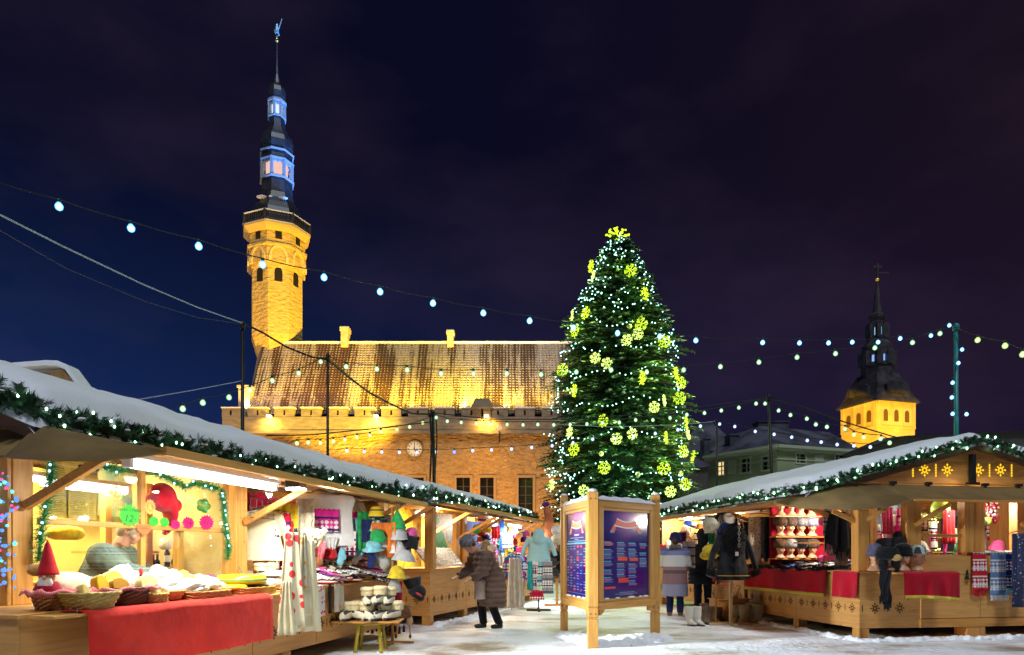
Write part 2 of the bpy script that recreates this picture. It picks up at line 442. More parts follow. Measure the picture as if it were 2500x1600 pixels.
def roofmat():
 m = bpy.data.materials.new('snowy_tiles'); m.use_nodes = True
 nt = m.node_tree; N, L = nt.nodes, nt.links; b = N['Principled BSDF']
 tc = N.new('ShaderNodeTexCoord')
 def wave(dirn, sc, dist):
  w_ = N.new('ShaderNodeTexWave'); w_.bands_direction = dirn; w_.inputs['Scale'].default_value = sc; w_.inputs['Distortion'].default_value = dist
  w_.inputs['Detail'].default_value = 1; w_.inputs['Detail Scale'].default_value = .6
  L.new(tc.outputs['Object'], w_.inputs['Vector']); return w_.outputs['Fac']
 a = wave('X', 1.05, .9); c = wave('Z', 1.15, .9)
 mu = N.new('ShaderNodeMath'); mu.operation = 'MULTIPLY'; L.new(a, mu.inputs[0]); L.new(c, mu.inputs[1])
 mp = N.new('ShaderNodeMapping'); mp.inputs['Scale'].default_value = (.75, .07, .07); mp.inputs['Rotation'].default_value = (0, .12, 0); L.new(tc.outputs['Object'], mp.inputs[0])
 n = N.new('ShaderNodeTexNoise'); n.inputs['Scale'].default_value = 1.0; n.inputs['Detail'].default_value = 5; n.inputs['Roughness'].default_value = .65; n.inputs['Distortion'].default_value = .3
 L.new(mp.outputs[0], n.inputs['Vector'])
 st = N.new('ShaderNodeMapRange'); st.inputs[1].default_value = .40; st.inputs[2].default_value = .62; st.inputs[3].default_value = -.45; st.inputs[4].default_value = 1.0
 L.new(n.outputs['Fac'], st.inputs[0])
 n3 = N.new('ShaderNodeTexNoise'); n3.inputs['Scale'].default_value = 1.4; n3.inputs['Detail'].default_value = 3; L.new(tc.outputs['Object'], n3.inputs['Vector'])
 ad = N.new('ShaderNodeMath'); ad.operation = 'ADD'; L.new(mu.outputs[0], ad.inputs[0]); L.new(st.outputs[0], ad.inputs[1])
 ad2 = N.new('ShaderNodeMath'); ad2.operation = 'MULTIPLY_ADD'; L.new(n3.outputs['Fac'], ad2.inputs[0]); ad2.inputs[1].default_value = .5; L.new(ad.outputs[0], ad2.inputs[2])
 r = N.new('ShaderNodeValToRGB'); e = r.color_ramp.elements
 e[0].position = .46; e[0].color = (.075, .032, .014, 1); e[1].position = .88; e[1].color = (.40, .33, .24, 1)
 L.new(ad2.outputs[0], r.inputs[0]); L.new(r.outputs[0], b.inputs['Base Color'])
 bm = N.new('ShaderNodeBump'); bm.inputs['Distance'].default_value = .16; L.new(ad2.outputs[0], bm.inputs['Height']); L.new(bm.outputs[0], b.inputs['Normal'])
 b.inputs['Roughness'].default_value = .75
 return m
ZE, YR, ZR = hz(1008), 65.0, HC + (HY - 838) / F * 65
XG = -23.66
mb = MB()
mb.add([(XG, 60.55, ZE), (XR, 60.55, ZE), (XR, YR, ZR), (XG, YR, ZR), (XG, 69.5, ZE), (XR, 69.5, ZE)], [(0, 1, 2, 3), (3, 2, 5, 4)])
mb.box(XG, XR, YR - .12, YR + .12, ZR - .05, ZR + .14, 1)
rf = hb(mb, 'roof', [roofmat(), M_snowfine])
mb = MB(); mb.add([(XG - .02, 60.55, ZE - 2), (XG - .02, YR, ZR - .1), (XG - .02, 69.5, ZE - 2), (XG - .3, 60.55, ZE - 2), (XG - .3, YR, ZR + .18), (XG - .3, 69.5, ZE - 2)], [(0, 1, 2), (5, 4, 3), (0, 3, 4, 1), (1, 4, 5, 2)])
hb(mb, 'gable', mat('gable_dark', (.16, .13, .10), rough=.95))
for px0, px1, pt in ((833, 854, 803), (1091, 1110, 811)):
 mb = MB(); x0, x1 = hx(px0, 65), hx(px1, 65); zt = hz(pt, 65)
 mb.box(x0 + .08, x1 - .08, 64.5, 65.5, ZR - .5, zt - .35).box(x0, x1, 64.42, 65.58, zt - .35, zt)
 ch = hb(mb, 'chimney', M_stone3, rf)
 mb = MB(); mb.box(x0 + .03, x1 - .03, 64.5, 65.5, zt, zt + .08); hb(mb, 'snow_cap', M_snowfine, rf)
mb = MB(); mb.box(hx(574), hx(602), 60.7, 61.6, ZE - .6, hz(942)).box(hx(571), hx(605), 60.62, 61.68, hz(942), hz(936))
hb(mb, 'corner_stack', M_stone3)
mb = MB(); mb.prism([(hx(1150), hz(998)), (hx(1204), hz(998)), (hx(1196), hz(976)), (hx(1160), hz(976))], 59.6, 61.2)
mb.box(hx(1180), hx(1198), 59.86, 60.0, hz(1026), hz(998))
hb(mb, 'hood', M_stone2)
CX, CZ, CR = hx(1011), hz(1096), .68
mb = MB(True); mb.lathe([(CR + .1, 0), (CR + .1, .12), (CR - .02, .14), (CR - .02, .04)], 36); mb.xf(Matrix.Translation((CX, 60.22, CZ)) @ Matrix.Rotation(PI / 2, 4, 'X'))
ck = hb(mb, 'clock', mat('clock_rim', (.22, .17, .08), rough=.6))
mb = MB(); mb.lathe([(CR, 0), (CR, .05)], 36); mb.xf(Matrix.Translation((CX, 60.2, CZ)) @ Matrix.Rotation(PI / 2, 4, 'X'))
hb(mb, 'clock_face', mat('clock_white', (.62, .66, .6), rough=.5, emis=(.7, .8, .7), es=.10), ck)
mb = MB()
for k in range(12):
 a = k * PI / 6
 mb.bar((CX + math.sin(a) * .45, 60.13, CZ + math.cos(a) * .45), (CX + math.sin(a) * .6, 60.13, CZ + math.cos(a) * .6), .05, .02, up=(0, 1, 0))
hb(mb, 'numerals', M_black, ck)
for nm, a, l_, wd in (('hour_hand', math.radians(152), .36, .07), ('minute_hand', math.radians(2), .52, .045)):
 mb = MB(); mb.bar((CX - math.sin(a) * .1, 60.115, CZ - math.cos(a) * .1), (CX + math.sin(a) * l_, 60.115, CZ + math.cos(a) * l_), wd, .02, up=(0, 1, 0)); hb(mb, nm, M_black, ck)
mb = MB(); bx, bz = hx(1219), hz(1078)
mb.bar((bx, 60.2, bz), (bx, 59.2, bz + .55), .07).bar((bx, 60.2, bz + .9), (bx, 59.2, bz + .6), .06).bar((bx, 59.2, bz - .3), (bx, 59.2, bz + .9), .06)
hb(mb, 'lantern_bracket', M_iron)
mb = MB(True); mb.ball((bx, 59.2, bz + 1.05), .26, 8, 5, sz=.8); hb(mb, 'lantern', glow('wall_lantern', (1, .55, .3), 1.0))
TX, TY = (676 - 1250) / F * 66.6, 66.6
def tz(py, r=0): return HC + (HY - py) / F * (TY - r / F * TY * .96)
def tr(pxhalf): return pxhalf / F * TY
A8 = -PI / 2
def oct_(prof, name, m, n=8, par=None, a0=A8, smooth=False):
 mb = MB(smooth); mb.lathe([(tr(r), tz(y, r)) for r, y in prof], n, (TX, TY, 0), a0)
 return hb(mb, name, m, par)
M_tower = mat('tower_render', (.56, .41, .15), (.48, .34, .12), sc=1.8, rough=.95, bump=.26, bsc=1.6, st=(1, 1, 2.4), spec=.1)
M_spire = mat('spire_metal', (.018, .018, .022), (.032, .034, .042), sc=2, rough=.42, spec=.5)
M_trim = mat('spire_trim', (.32, .36, .42), rough=.6)
oct_([(40, 880), (47, 866), (62, 812), (62, 650)], 'tower_shaft', M_tower)
oct_([(62, 652), (66, 642), (69.5, 634), (69.5, 598), (73.5, 594), (73.5, 589), (68.5, 588), (68.5, 560)], 'tower_belfry', M_tower)
oct_([(68.5, 560.5), (70, 559), (82, 541), (82, 537), (80, 536), (80, 534)], 'tower_cornice', mat('cornice_stone', (.52, .38, .15), rough=.9))
oct_([(81.2, 536.5), (81.2, 534.8), (78, 534.5)], 'cornice_snow', M_snowfine)
mb = MB()
for k in range(8):
 a, b = A8 + k * PI / 4, A8 + (k + 1) * PI / 4
 R = tr(80)
 p = Vector((TX + math.cos(a) * R, TY + math.sin(a) * R, 0)); q = Vector((TX + math.cos(b) * R, TY + math.sin(b) * R, 0))
 for z0 in (tz(532, 80), tz(513.5, 80)):
  mb.bar(p + Vector((0, 0, z0)), q + Vector((0, 0, z0)), .16, .14)
 for j in range(0, 9):
  c = p.lerp(q, j / 9)
  mb.bar(c + Vector((0, 0, tz(534, 80))), c + Vector((0, 0, tz(512, 80))), .24 if j == 0 else .09)
hb(mb, 'balustrade', M_spire)
mb = MB()
for k in range(8):
 a, b = A8 + k * PI / 4, A8 + (k + 1) * PI / 4
 R = tr(80.5); p = Vector((TX + math.cos(a) * R, TY + math.sin(a) * R, tz(512, 80))); q = Vector((TX + math.cos(b) * R, TY + math.sin(b) * R, tz(512, 80)))
 mb.bar(p, q, .2, .1)
hb(mb, 'rail_snow', M_snowfine)
oct_([(66, 536), (66, 520), (65, 511), (61, 500), (53, 488), (44, 478), (39, 464), (38, 428), (40, 426)], 'dome', M_spire)
oct_([(42, 427), (42, 423), (38.5, 422)], 'lantern_sill', M_trim)
oct_([(27, 425), (27, 383)], 'lantern_core', glow('lantern_pink', (1, .62, .52), .9))
def arcade(r, y0, y1, name, m, wd):
 mb = MB()
 for k in range(8):
  a, b = A8 + k * PI / 4, A8 + (k + 1) * PI / 4
  p = Vector((TX + math.cos(a) * tr(r), TY + math.sin(a) * tr(r), 0)); q = Vector((TX + math.cos(b) * tr(r), TY + math.sin(b) * tr(r), 0))
  mb.bar(p + Vector((0, 0, tz(y0, r))), p + Vector((0, 0, tz(y1, r))), wd)
  mb.bar(p + Vector((0, 0, tz(y1, r) - .12)), q + Vector((0, 0, tz(y1, r) - .12)), wd * .6, .3)
  for t in (.15, .5, .85):
   c = p.lerp(q, t) + Vector((0, 0, tz(y1, r) - .35)); mb.bar(c, c + Vector((0, 0, .25)), wd * .6, .12)
 hb(mb, name, m)
arcade(36.5, 423, 384, 'lantern_pillars', M_trim, .26)
oct_([(37, 385), (41.5, 382), (41.5, 379), (38, 377), (37, 364), (41, 361), (41.5, 357), (37, 355), (40, 345), (40.5, 333), (37, 322), (27, 313), (21, 305), (19, 280), (22, 278)], 'upper_dome', M_spire)
oct_([(41.9, 382.3), (42.2, 379), (41.9, 378.8)], 'lower_ledge', M_trim); oct_([(41.5, 361), (42.2, 357), (41.5, 356.8)], 'middle_ledge', M_trim)
oct_([(22.5, 279), (22.5, 276), (20, 275)], 'upper_sill', M_trim)
oct_([(13, 276), (13, 244)], 'upper_lantern_core', glow('lantern_white', (.75, .9, 1), 1.0))
arcade(19, 276, 244, 'upper_lantern_pillars', M_trim, .2)
oct_([(20, 245), (23.5, 241), (23.5, 237), (18, 234)], 'upper_cornice', M_trim)
oct_([(18, 235), (21.5, 226), (22, 216), (19, 206), (11, 201), (8.5, 199), (4, 180), (2.2, 150), (1.0, 103)], 'needle_spire', M_spire)
mb = MB(True); mb.ball((TX, TY, tz(98)), tr(5.5), 12, 8); hb(mb, 'gilded_ball', mat('gold', (.8, .5, .12), rough=.25, metal=1))
mb = MB(True)
mb.tube([(TX, TY, tz(104)), (TX, TY, tz(84))], .06)
mb.lathe([(.16, 0), (.2, .3), (.15, .65), (.10, .8), (.12, .92), (.04, 1.05)], 8, (TX, TY, tz(84)))
mb.tube([(TX + .15, TY, tz(84) + .5), (TX + .5, TY, tz(84) + 1.5), (TX + .45, TY, tz(57) + .3)], .04)
mb.smooth = False; mb.box(TX - .25, TX - .05, TY - .02, TY + .02, tz(80), tz(72)).box(TX - .1, TX + .2, TY - .2, TY + .2, tz(84), tz(81))
hb(mb, 'weather_vane', mat('vane', (.35, .6, .68), rough=.4, metal=.3))
M_void = mat('window_void', (.006, .006, .008), rough=.9)
M_arch = mat('arch_plaster', (.66, .5, .22), rough=.9)
def on_face(k, R, u, z, out=0.0):
 am = A8 + (k + .5) * PI / 4; ap = R * math.cos(PI / 8) + out
 return Vector((TX + math.cos(am) * ap - math.sin(am) * u, TY + math.sin(am) * ap + math.cos(am) * u, z))
def face_poly(mb, k, R, pts, o0, o1):
 n = len(pts); v = [on_face(k, R, u, z, o0) for u, z in pts] + [on_face(k, R, u, z, o1) for u, z in pts]
 mb.add(v, [tuple(range(n)), tuple(range(2 * n - 1, n - 1, -1))] + [(i, i + n, (i + 1) % n + n, (i + 1) % n) for i in range(n)])
def archpts(w_, z0, z1, pointed=True, n=6):
 h = w_ * (1.0 if pointed else .5); zs = z1 - h * .9
 p = [(-w_ / 2, z0)]
 p2 = [(w_ / 2, z0)]
 for i in range(n + 1):
  t = i / n * PI / 2
  p2.append((w_ / 2 * math.cos(t), zs + (z1 - zs) * math.sin(t) ** (.85)))
 for i in range(n - 1, -1, -1):
  t = i / n * PI / 2
  p2.append((-w_ / 2 * math.cos(t), zs + (z1 - zs) * math.sin(t) ** (.85)))
 return p2 + [(-w_ / 2, z0)]
for k in range(8):
 if math.sin(A8 + (k + .5) * PI / 4) > .5: continue
 mb = MB(); face_poly(mb, k, tr(62), archpts(.72, tz(686, 58), tz(650, 58)), -.05, .02)
 hb(mb, 'tower_window', M_void)
 mb = MB(); face_poly(mb, k, tr(68.5), [(-.3, tz(582, 64)), (.3, tz(582, 64)), (.3, tz(563, 64)), (-.3, tz(563, 64))], -.05, .02); hb(mb, 'belfry_window', M_void)
 mb = MB()
 P1 = archpts(1.75, tz(643, 65), tz(597, 65)); P2 = archpts(1.25, tz(643, 65), tz(603, 65))
 R_ = tr(69.5)
 for i in range(1, len(P1) - 2):
  a, b, c, d = P1[i], P1[i + 1], P2[i + 1], P2[i]
  face_poly(mb, k, R_, [a, b, c, d], -.02, .09)
 for sx_ in (-1, 1):
  face_poly(mb, k, R_, [(sx_ * .62, tz(640, 65)), (sx_ * .9, tz(640, 65)), (sx_ * .9, tz(625, 65)), (sx_ * .62, tz(625, 65))], -.02, .14)
 hb(mb, 'blind_arch', M_arch)
mb = MB(True); mb.ball((TX, TY - tr(42), tz(484, 40)), .22, 8, 5).ball((TX - .9, TY - tr(40), tz(482, 40)), .3, 8, 5, sx=1.8, sz=.5).ball((TX + 1.1, TY - tr(38), tz(484, 40)), .25, 8, 5, sx=2, sz=.5)
hb(mb, 'dome_snow', M_snowfine)
M_lampw = glow('warm_lamp', (1, .62, .18), 14)
for px in (660, 920, 1188):
 mb = MB(); mb.box(hx(px) - .16, hx(px) + .16, 59.45, 59.9, hz(1021), hz(1016)); l_ = hb(mb, 'wall_lamp', M_lampw)
 lamp('AREA', Vector((hx(px), 59.35, hz(1023))) - HO, 330, (1, .50, .06), .4, target=Vector((hx(px), 60.6, 6)) - HO, parent=hall)
def flood(label, loc, tgt, e, c, ang, blend=.6, size=.3):
 d = (Vector(tgt) - Vector(loc)).normalized()
 t = thing('floodlight', label, 'floodlight', loc)
 mb = MB(); mb.box(-.25, .25, -.12, .12, -.2, .2); mb.xf(d.to_track_quat('Y', 'Z').to_matrix().to_4x4()); mb.build('housing', M_iron, t, bevel=.02)
 mb = MB(); mb.box(-.3, .3, -.05, .05, -.5, -.4).box(-.3, -.26, -.03, .03, -.45, .05).box(.26, .3, -.03, .03, -.45, .05); mb.build('bracket', M_iron, t)
 l_ = lamp('SPOT', d * .3, e, c, size, d * 20, t, spot=ang, blend=blend)
 return t
YEL = (1.0, .60, .09)
T0 = Vector((TX, TY, tz(680, 60)))
flood('floodlight on the square aimed up at the right flank of the tower', (-1, 44, .6), Vector((TX, TY, 23.5)), 150000, (1, .58, .02), 27, .35)
flood('floodlight on the square aimed up at the left flank of the tower', (-33, 40, .6), Vector((TX, TY, 23)), 30000, (1, .48, .04), 34, .3)
flood('blue floodlight behind the tree aimed at the spire', (6, 52, .6), (TX, TY, 46.2), 420000, (.05, .30, 1), 12.2, .1)
flood('floodlight before the hall washing the wall under the clock', (-12, 47, .5), (hx(930), 60, 5), 15000, (1, .44, .05), 84, 1)
flood('floodlight before the right half of the hall wall', (-3, 49, .5), (hx(1260), 60, 4.5), 13000, (1, .43, .06), 84, 1)
flood('floodlight before the left end of the hall wall', (-21, 49, .5), (hx(640), 60, 5), 7000, (1, .46, .06), 80, 1)
for px, e, c, dz in ((596, 2600, (1, .66, .25), 4), (1128, 3800, (1, .72, .07), 5), (1236, 2200, (1, .70, .05), 5), (1000, 1200, (1, .68, .04), 6)):
 lamp('SPOT', Vector((hx(px), 60.68, ZE + .55)) - HO, e * 2.2, c, .12, Vector((hx(px) + .3, 63, ZE + 1 + dz * 1.1)) - HO, hall, spot=105, blend=1, name='roof_lamp')
for px, ln_, e, c in ((1010, 12, 1500, (1, .66, .03)), (1250, 7, 700, (1, .66, .06)), (720, 8, 420, (1, .58, .25))):
 lamp('AREA', Vector((hx(px), 59.6, ZE + 1.6)) - HO, e, c, ln_, Vector((hx(px), 64.6, ZR - 1.5)) - HO, hall, size_y=.3, name='roof_fill_strip')  # unseen strips added to even out the uplight on the roof
lamp('SPOT', Vector((hx(1290), 50, 12)) - HO, 9000, (.5, .5, 1), .5, Vector((hx(1250), 64, ZR)) - HO, hall, spot=45, blend=.9, name='roof_lamp')  # added bluish spot in mid-air, tints the right of the roof
cd = 160.0
CXx, CYy = 81.06, 151.5
church = thing('church_tower', 'distant square church tower lit yellow under a dark bell roof and slim spire', 'church tower', (CXx, CYy, 0), 0)
def cz(py): return HC + (HY - py) / F * cd
def cw(p): return p / F * cd
al = math.radians(16.8)
ang = [-PI / 2 + 0, 0, PI / 2, PI]
s_ = 10.6
ex = Vector((math.cos(al), math.sin(al), 0)); ey = Vector((-math.sin(al), math.cos(al), 0))
cor = [Vector((0, 0, 0)), ex * s_, ex * s_ + ey * s_, ey * s_]
ctr = (ex + ey) * s_ / 2
M_church = mat('church_plaster', (.55, .42, .18), (.45, .34, .14), sc=.3, rough=.95, bump=.05, bsc=.5)
mb = MB(); z1 = cz(994)
v = [c + Vector((0, 0, z)) for z in (0, z1) for c in cor]
mb.add(v, [(0, 1, 5, 4), (1, 2, 6, 5), (2, 3, 7, 6), (3, 0, 4, 7)]); mb.build('tower_wall', M_church, church)
def cface(mb, side, u0, u1, z0, z1, o=.05):
 e_, n_ = (ex, -ey) if side == 'r' else (ey, -ex)
 p = e_ * u0 + n_ * o; q = e_ * u1 + n_ * o
 zz = Vector((0, 0, 1))
 mb.add([p + zz * z0, q + zz * z0, q + zz * z1, p + zz * z1, p - n_ * o * 1.2 + zz * z0, q - n_ * o * 1.2 + zz * z0, q - n_ * o * 1.2 + zz * z1, p - n_ * o * 1.2 + zz * z1],
           [(0, 1, 2, 3), (0, 4, 5, 1), (1, 5, 6, 2), (2, 6, 7, 3), (3, 7, 4, 0)])
mb = MB()
for side in 'rl':
 cface(mb, side, 0, s_, cz(15 + 985), cz(15 + 978), .35); cface(mb, side, 0, s_, cz(15 + 1044), cz(15 + 1040), .25); cface(mb, side, -.02, .9, cz(15 + 1040), cz(15 + 985), .22); cface(mb, side, s_ - .9, s_, cz(15 + 1040), cz(15 + 985), .22)
 for u in (2.85, 5.85): cface(mb, side, u + .55, u + 1.0, cz(15 + 1040), cz(15 + 985), .2)
mb.build('pilasters', M_church, church)
for side in 'rl':
 for u in (2.3, 5.3, 8.3):
  mb = MB(); e_, n_ = (ex, -ey) if side == 'r' else (ey, -ex)
  pts = [(-0.62, cz(15 + 1029)), (0.62, cz(15 + 1029))] + [(0.62 * math.cos(t), cz(15 + 1009) + .75 * math.sin(t)) for t in [i * PI / 8 for i in range(9)]]
  v = [e_ * (u + a) + n_ * .08 + Vector((0, 0, z)) for a, z in pts]
  mb.add(v, [tuple(range(len(v)))]); mb.build('belfry_opening', mat('belfry_void', (.10, .05, .01), rough=.9), church)
M_croof = mat('church_roof', (.022, .018, .02), (.05, .045, .05), sc=.6, rough=.6)
mb = MB()
def sq(k, z, R): 
 return [ctr + (c - ctr) * R + Vector((0, 0, z)) for c in cor]
levels = [(1.16, 998), (1.14, 993), (1.0, 982), (.88, 966), (.82, 950), (.66, 934), (.56, 922)]
prev = None; v = []; f = []
for i, (R, y) in enumerate(levels):
 v += sq(0, cz(y), R)
 if i: f += [((i - 1) * 4 + j, (i - 1) * 4 + (j + 1) % 4, i * 4 + (j + 1) % 4, i * 4 + j) for j in range(4)]
f.append((3, 2, 1, 0)); mb.add(v, f)
for side in 'rl':
 e_, n_ = (ex, -ey) if side == 'r' else (ey, -ex)
 o_ = e_ * s_ / 2 + n_ * .2
 pts = [(-2.7, cz(975)), (2.7, cz(975)), (2.7, cz(957)), (1.4, cz(950)), (0, cz(948)), (-1.4, cz(950)), (-2.7, cz(957))]
 v = [o_ + e_ * a + Vector((0, 0, z)) for a, z in pts] + [o_ - n_ * 3 + e_ * a + Vector((0, 0, z)) for a, z in pts]
 n = len(pts); mb.add(v, [tuple(range(n))] + [(i, i + n, (i + 1) % n + n, (i + 1) % n) for i in range(n)])
mb.build('bell_roof', M_croof, church)
ccx = ctr
def coct(prof, name, m, smooth=False):
 mb = MB(smooth); mb.lathe([(cw(r), cz(y)) for r, y in prof], 8, (ccx.x, ccx.y, 0), PI / 8); return mb.build(name, m, church)
sc_ = 1.06
coct([(36, 940), (36, 903), (33, 900)], 'drum', M_croof)
coct([(26, 902), (26, 866)], 'lantern_glow', glow('church_lantern', (.25, .45, 1), 1.1))
mb = MB()
for k in range(8):
 a = PI / 8 + k * PI / 4
 for (r0, y0, y1, wd) in ((33, 902, 868, 1.35), (20, 836, 800, .9)):
  p = ccx + Vector((math.cos(a) * cw(r0), math.sin(a) * cw(r0), 0)); mb.bar(p + Vector((0, 0, cz(y0))), p + Vector((0, 0, cz(y1))), wd)
  q = ccx + Vector((math.cos(a + PI / 4) * cw(r0), math.sin(a + PI / 4) * cw(r0), 0))
  mb.bar(p + Vector((0, 0, cz(y1) - .4)), q + Vector((0, 0, cz(y1) - .4)), wd * .7, 1.0)
  mb.bar(p + Vector((0, 0, cz(y0) + .2)), q + Vector((0, 0, cz(y0) + .2)), wd * .7, .8)
mb.build('lantern_pillars', M_croof, church)
coct([(34, 868), (34, 862), (33, 850), (27, 843), (21, 838), (20, 836)], 'lantern_dome', M_croof)
coct([(15, 837), (15, 802)], 'upper_lantern_glow', glow('church_lantern2', (.3, .6, .9), .9))
coct([(22, 803), (23, 797), (15, 793), (19, 785), (19, 778), (12, 772), (10, 771), (6, 730), (1.2, 692)], 'spire', M_croof)
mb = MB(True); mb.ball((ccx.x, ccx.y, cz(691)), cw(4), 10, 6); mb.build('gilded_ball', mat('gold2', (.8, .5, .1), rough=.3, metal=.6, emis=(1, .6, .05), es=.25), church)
mb = MB(); mb.bar((ccx.x, ccx.y, cz(690)), (ccx.x, ccx.y, cz(652)), .35).box(ccx.x - .6, ccx.x + 2.6, ccx.y - .1, ccx.y + .1, cz(676), cz(673)).box(ccx.x - 1, ccx.x + 1, ccx.y - .1, ccx.y + .1, cz(662), cz(657)); mb.build('cross_vane', M_croof, church)
flood('floodlight on the far roofs aimed at the church tower', (84, 104, 8), (CXx + 4, CYy, 27), 330000, (1, .56, .012), 21, .2)
flood('second floodlight beyond the green house aimed at the left church face', (45, 118, 8), (CXx - 3, CYy + 5, 27), 300000, (1, .54, .012), 22, .2)
gh = thing('green_house', 'pale green two storey corner house with one lit window, beyond the right hand stalls', 'house', (20, 60, 0))
GO = Vector((20, 60, 0))
def ghb(mb, name, m, par=None, **k): mb.xf(Matrix.Translation(-GO)); return mb.build(name, m, par or gh, **k)
A_, B_, C_ = W(1729, 1355, 66.6), W(1898, 1355, 60), W(2110, 1355, 63.4)
A_.z = B_.z = C_.z = 0
GZ = HC + (HY - 1094) / F * 60
M_green = mat('green_plaster', (.30, .36, .20), (.24, .29, .16), sc=.6, rough=.9)
M_gtrim = mat('green_trim', (.42, .47, .32), rough=.85)
def gwall(P, Q, wins_, nm):
 d = (Q - P); Ln = d.length; d.normalize(); n_ = Vector((d.y, -d.x, 0))
 M_ = Matrix(((d.x, -n_.x, 0, P.x), (d.y, -n_.y, 0, P.y), (0, 0, 1, 0), (0, 0, 0, 1)))
 def ux(px):   # where the photo column crosses this wall
  r_ = (px - 1250) / F
  t = (P.x - r_ * P.y) / (r_ * d.y - d.x); return t
 hs = []
 for (a, b, y0, y1, kind) in wins_:
  u0, u1 = ux(a), ux(b); um = (u0 + u1) / 2; D = P.y + d.y * um
  hs.append((u0, u1, HC + (HY - y1) / F * D, HC + (HY - y0) / F * D, kind))
 mb = MB(); wall_holes(mb, 0, Ln, 0, GZ, [h[:4] for h in hs if h[4] != 'blank'], 0, .25); mb.xf(M_); ghb(mb, 'wall', M_green)
 mb = MB(); mb.box(-.3, Ln + .3, -.5, .1, GZ, GZ + .25).box(-.2, Ln + .2, -.3, .1, GZ - .2, GZ).box(0, Ln, -.08, 0, GZ - 1.0, GZ - .9)
 mb.xf(M_); ghb(mb, 'cornice', M_gtrim)
 for (u0, u1, z0, z1, kind) in hs:
  if kind == 'blank':
   mb = MB(); mb.box(u0, u1, -.05, .02, z0, z1); mb.xf(M_); ghb(mb, 'blind_panel', M_gtrim); continue
  mb = MB(); t = .14
  mb.box(u0 - t, u0, -.06, .2, z0 - t, z1 + t).box(u1, u1 + t, -.06, .2, z0 - t, z1 + t).box(u0, u1, -.06, .2, z1, z1 + t).box(u0, u1, -.06, .2, z0 - t, z0)
  mb.xf(M_); fr = ghb(mb, 'window', M_gtrim)
  mb = MB(); mb.box(u0, u1, .2, .24, z0, z1); mb.xf(M_); ghb(mb, 'pane', glow('lit_room', (1, .72, .32), 1.1) if kind == 'lit' else mat('dark_pane', (.01, .012, .016)), fr)
  mb = MB(); um = (u0 + u1) / 2; mb.box(um - .05, um + .05, .12, .2, z0, z1)
  for q in (.33, .66): mb.box(u0, u1, .13, .19, z0 + (z1 - z0) * q - .03, z0 + (z1 - z0) * q + .03)
  mb.xf(M_); ghb(mb, 'glazing_bars', M_gtrim, fr)
 return M_
gwall(A_, B_, [(1751, 1768, 1128, 1160, 'lit'), (1778, 1798, 1124, 1158, 'blank'), (1810, 1831, 1120, 1153, 'dark'), (1862, 1884, 1115, 1147, 'dark')], 'west')
gwall(B_, C_, [(1945, 1966, 1109, 1130, 'dark'), (1988, 2010, 1112, 1130, 'blank'), (2040, 2062, 1112, 1130, 'dark')], 'south')
M_slate = mat('snowy_slate', (.03, .03, .045), (.10, .10, .14), sc=.5, rough=.8)
mb = MB(); up = Vector((0, 0, GZ + .25)); in_ = Vector((3.0, 11, 0))
rA, rB, rC = A_ + up + Vector((4, 6, 3.0)), B_ + up + Vector((1, 7, 3.0)), C_ + up + Vector((0, 7, 3.0))
mb.add([A_ + up, B_ + up, C_ + up, rA, rB, rC, A_ + up + Vector((6, 14, 0)), C_ + up + Vector((0, 14, 0))], [(0, 1, 4, 3), (1, 2, 5, 4), (0, 3, 6), (3, 4, 5, 7, 6)])
ghr = ghb(mb, 'roof', M_slate)
for (a, b, y0, y1, D) in ((1782, 1805, 1063, 1105, 66), (1852, 1926, 1031, 1075, 70), (1720, 1735, 1072, 1100, 72)):
 mb = MB(); p, q = W(a, y1 + 20, D), W(b, y0, D); mb.box(p.x, q.x, D, D + 1.6, p.z, q.z).box(p.x - .1, q.x + .1, D - .1, D + 1.7, q.z, q.z + .12); ghb(mb, 'chimney', M_slate, ghr)
mb = MB(); p, q = W(1995, 1100, 64), W(2098, 1100, 64)
mb.add([(p.x, 64, p.z), (q.x, 64, p.z), ((p.x + q.x) / 2 - .3, 64, p.z + 1.3), (p.x, 67, p.z), (q.x, 67, p.z), ((p.x + q.x) / 2 - .3, 67, p.z + 1.3)], [(0, 1, 2), (0, 2, 5, 3), (1, 4, 5, 2)]); ghb(mb, 'dormer', M_slate, ghr)
def dark_house(label, pts, D, zb, ridge):
 t = thing('dark_house', label, 'house', (W(pts[0], 1355, D).x, D, 0)); O = t.location.copy()
 a, b = W(pts[0], pts[1], D), W(pts[2], pts[3], D)
 mb = MB(); mb.add([(a.x, D, 0), (b.x, D, 0), (b.x, D, b.z), (a.x, D, a.z), (a.x, D + 8, 0), (b.x, D + 8, 0), (b.x, D + 8, b.z), (a.x, D + 8, a.z)], [(0, 1, 2, 3), (1, 5, 6, 2), (4, 0, 3, 7)])
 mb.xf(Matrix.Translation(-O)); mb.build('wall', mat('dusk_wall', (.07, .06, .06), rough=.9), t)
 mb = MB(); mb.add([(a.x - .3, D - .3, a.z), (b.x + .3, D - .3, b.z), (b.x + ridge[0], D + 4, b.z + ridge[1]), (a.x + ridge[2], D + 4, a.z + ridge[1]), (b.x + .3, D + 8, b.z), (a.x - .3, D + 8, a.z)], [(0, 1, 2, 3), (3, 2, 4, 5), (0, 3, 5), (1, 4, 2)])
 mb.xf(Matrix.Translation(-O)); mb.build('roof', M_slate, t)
 return t
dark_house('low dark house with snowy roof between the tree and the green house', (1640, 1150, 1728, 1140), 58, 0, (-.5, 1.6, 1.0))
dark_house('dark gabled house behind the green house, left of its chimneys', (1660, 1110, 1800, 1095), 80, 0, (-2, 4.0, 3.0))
dark_house('large dark house with long snow dusted roof behind the right stall', (2215, 1066, 2750, 1040), 42, 0, (0, .55, .5))
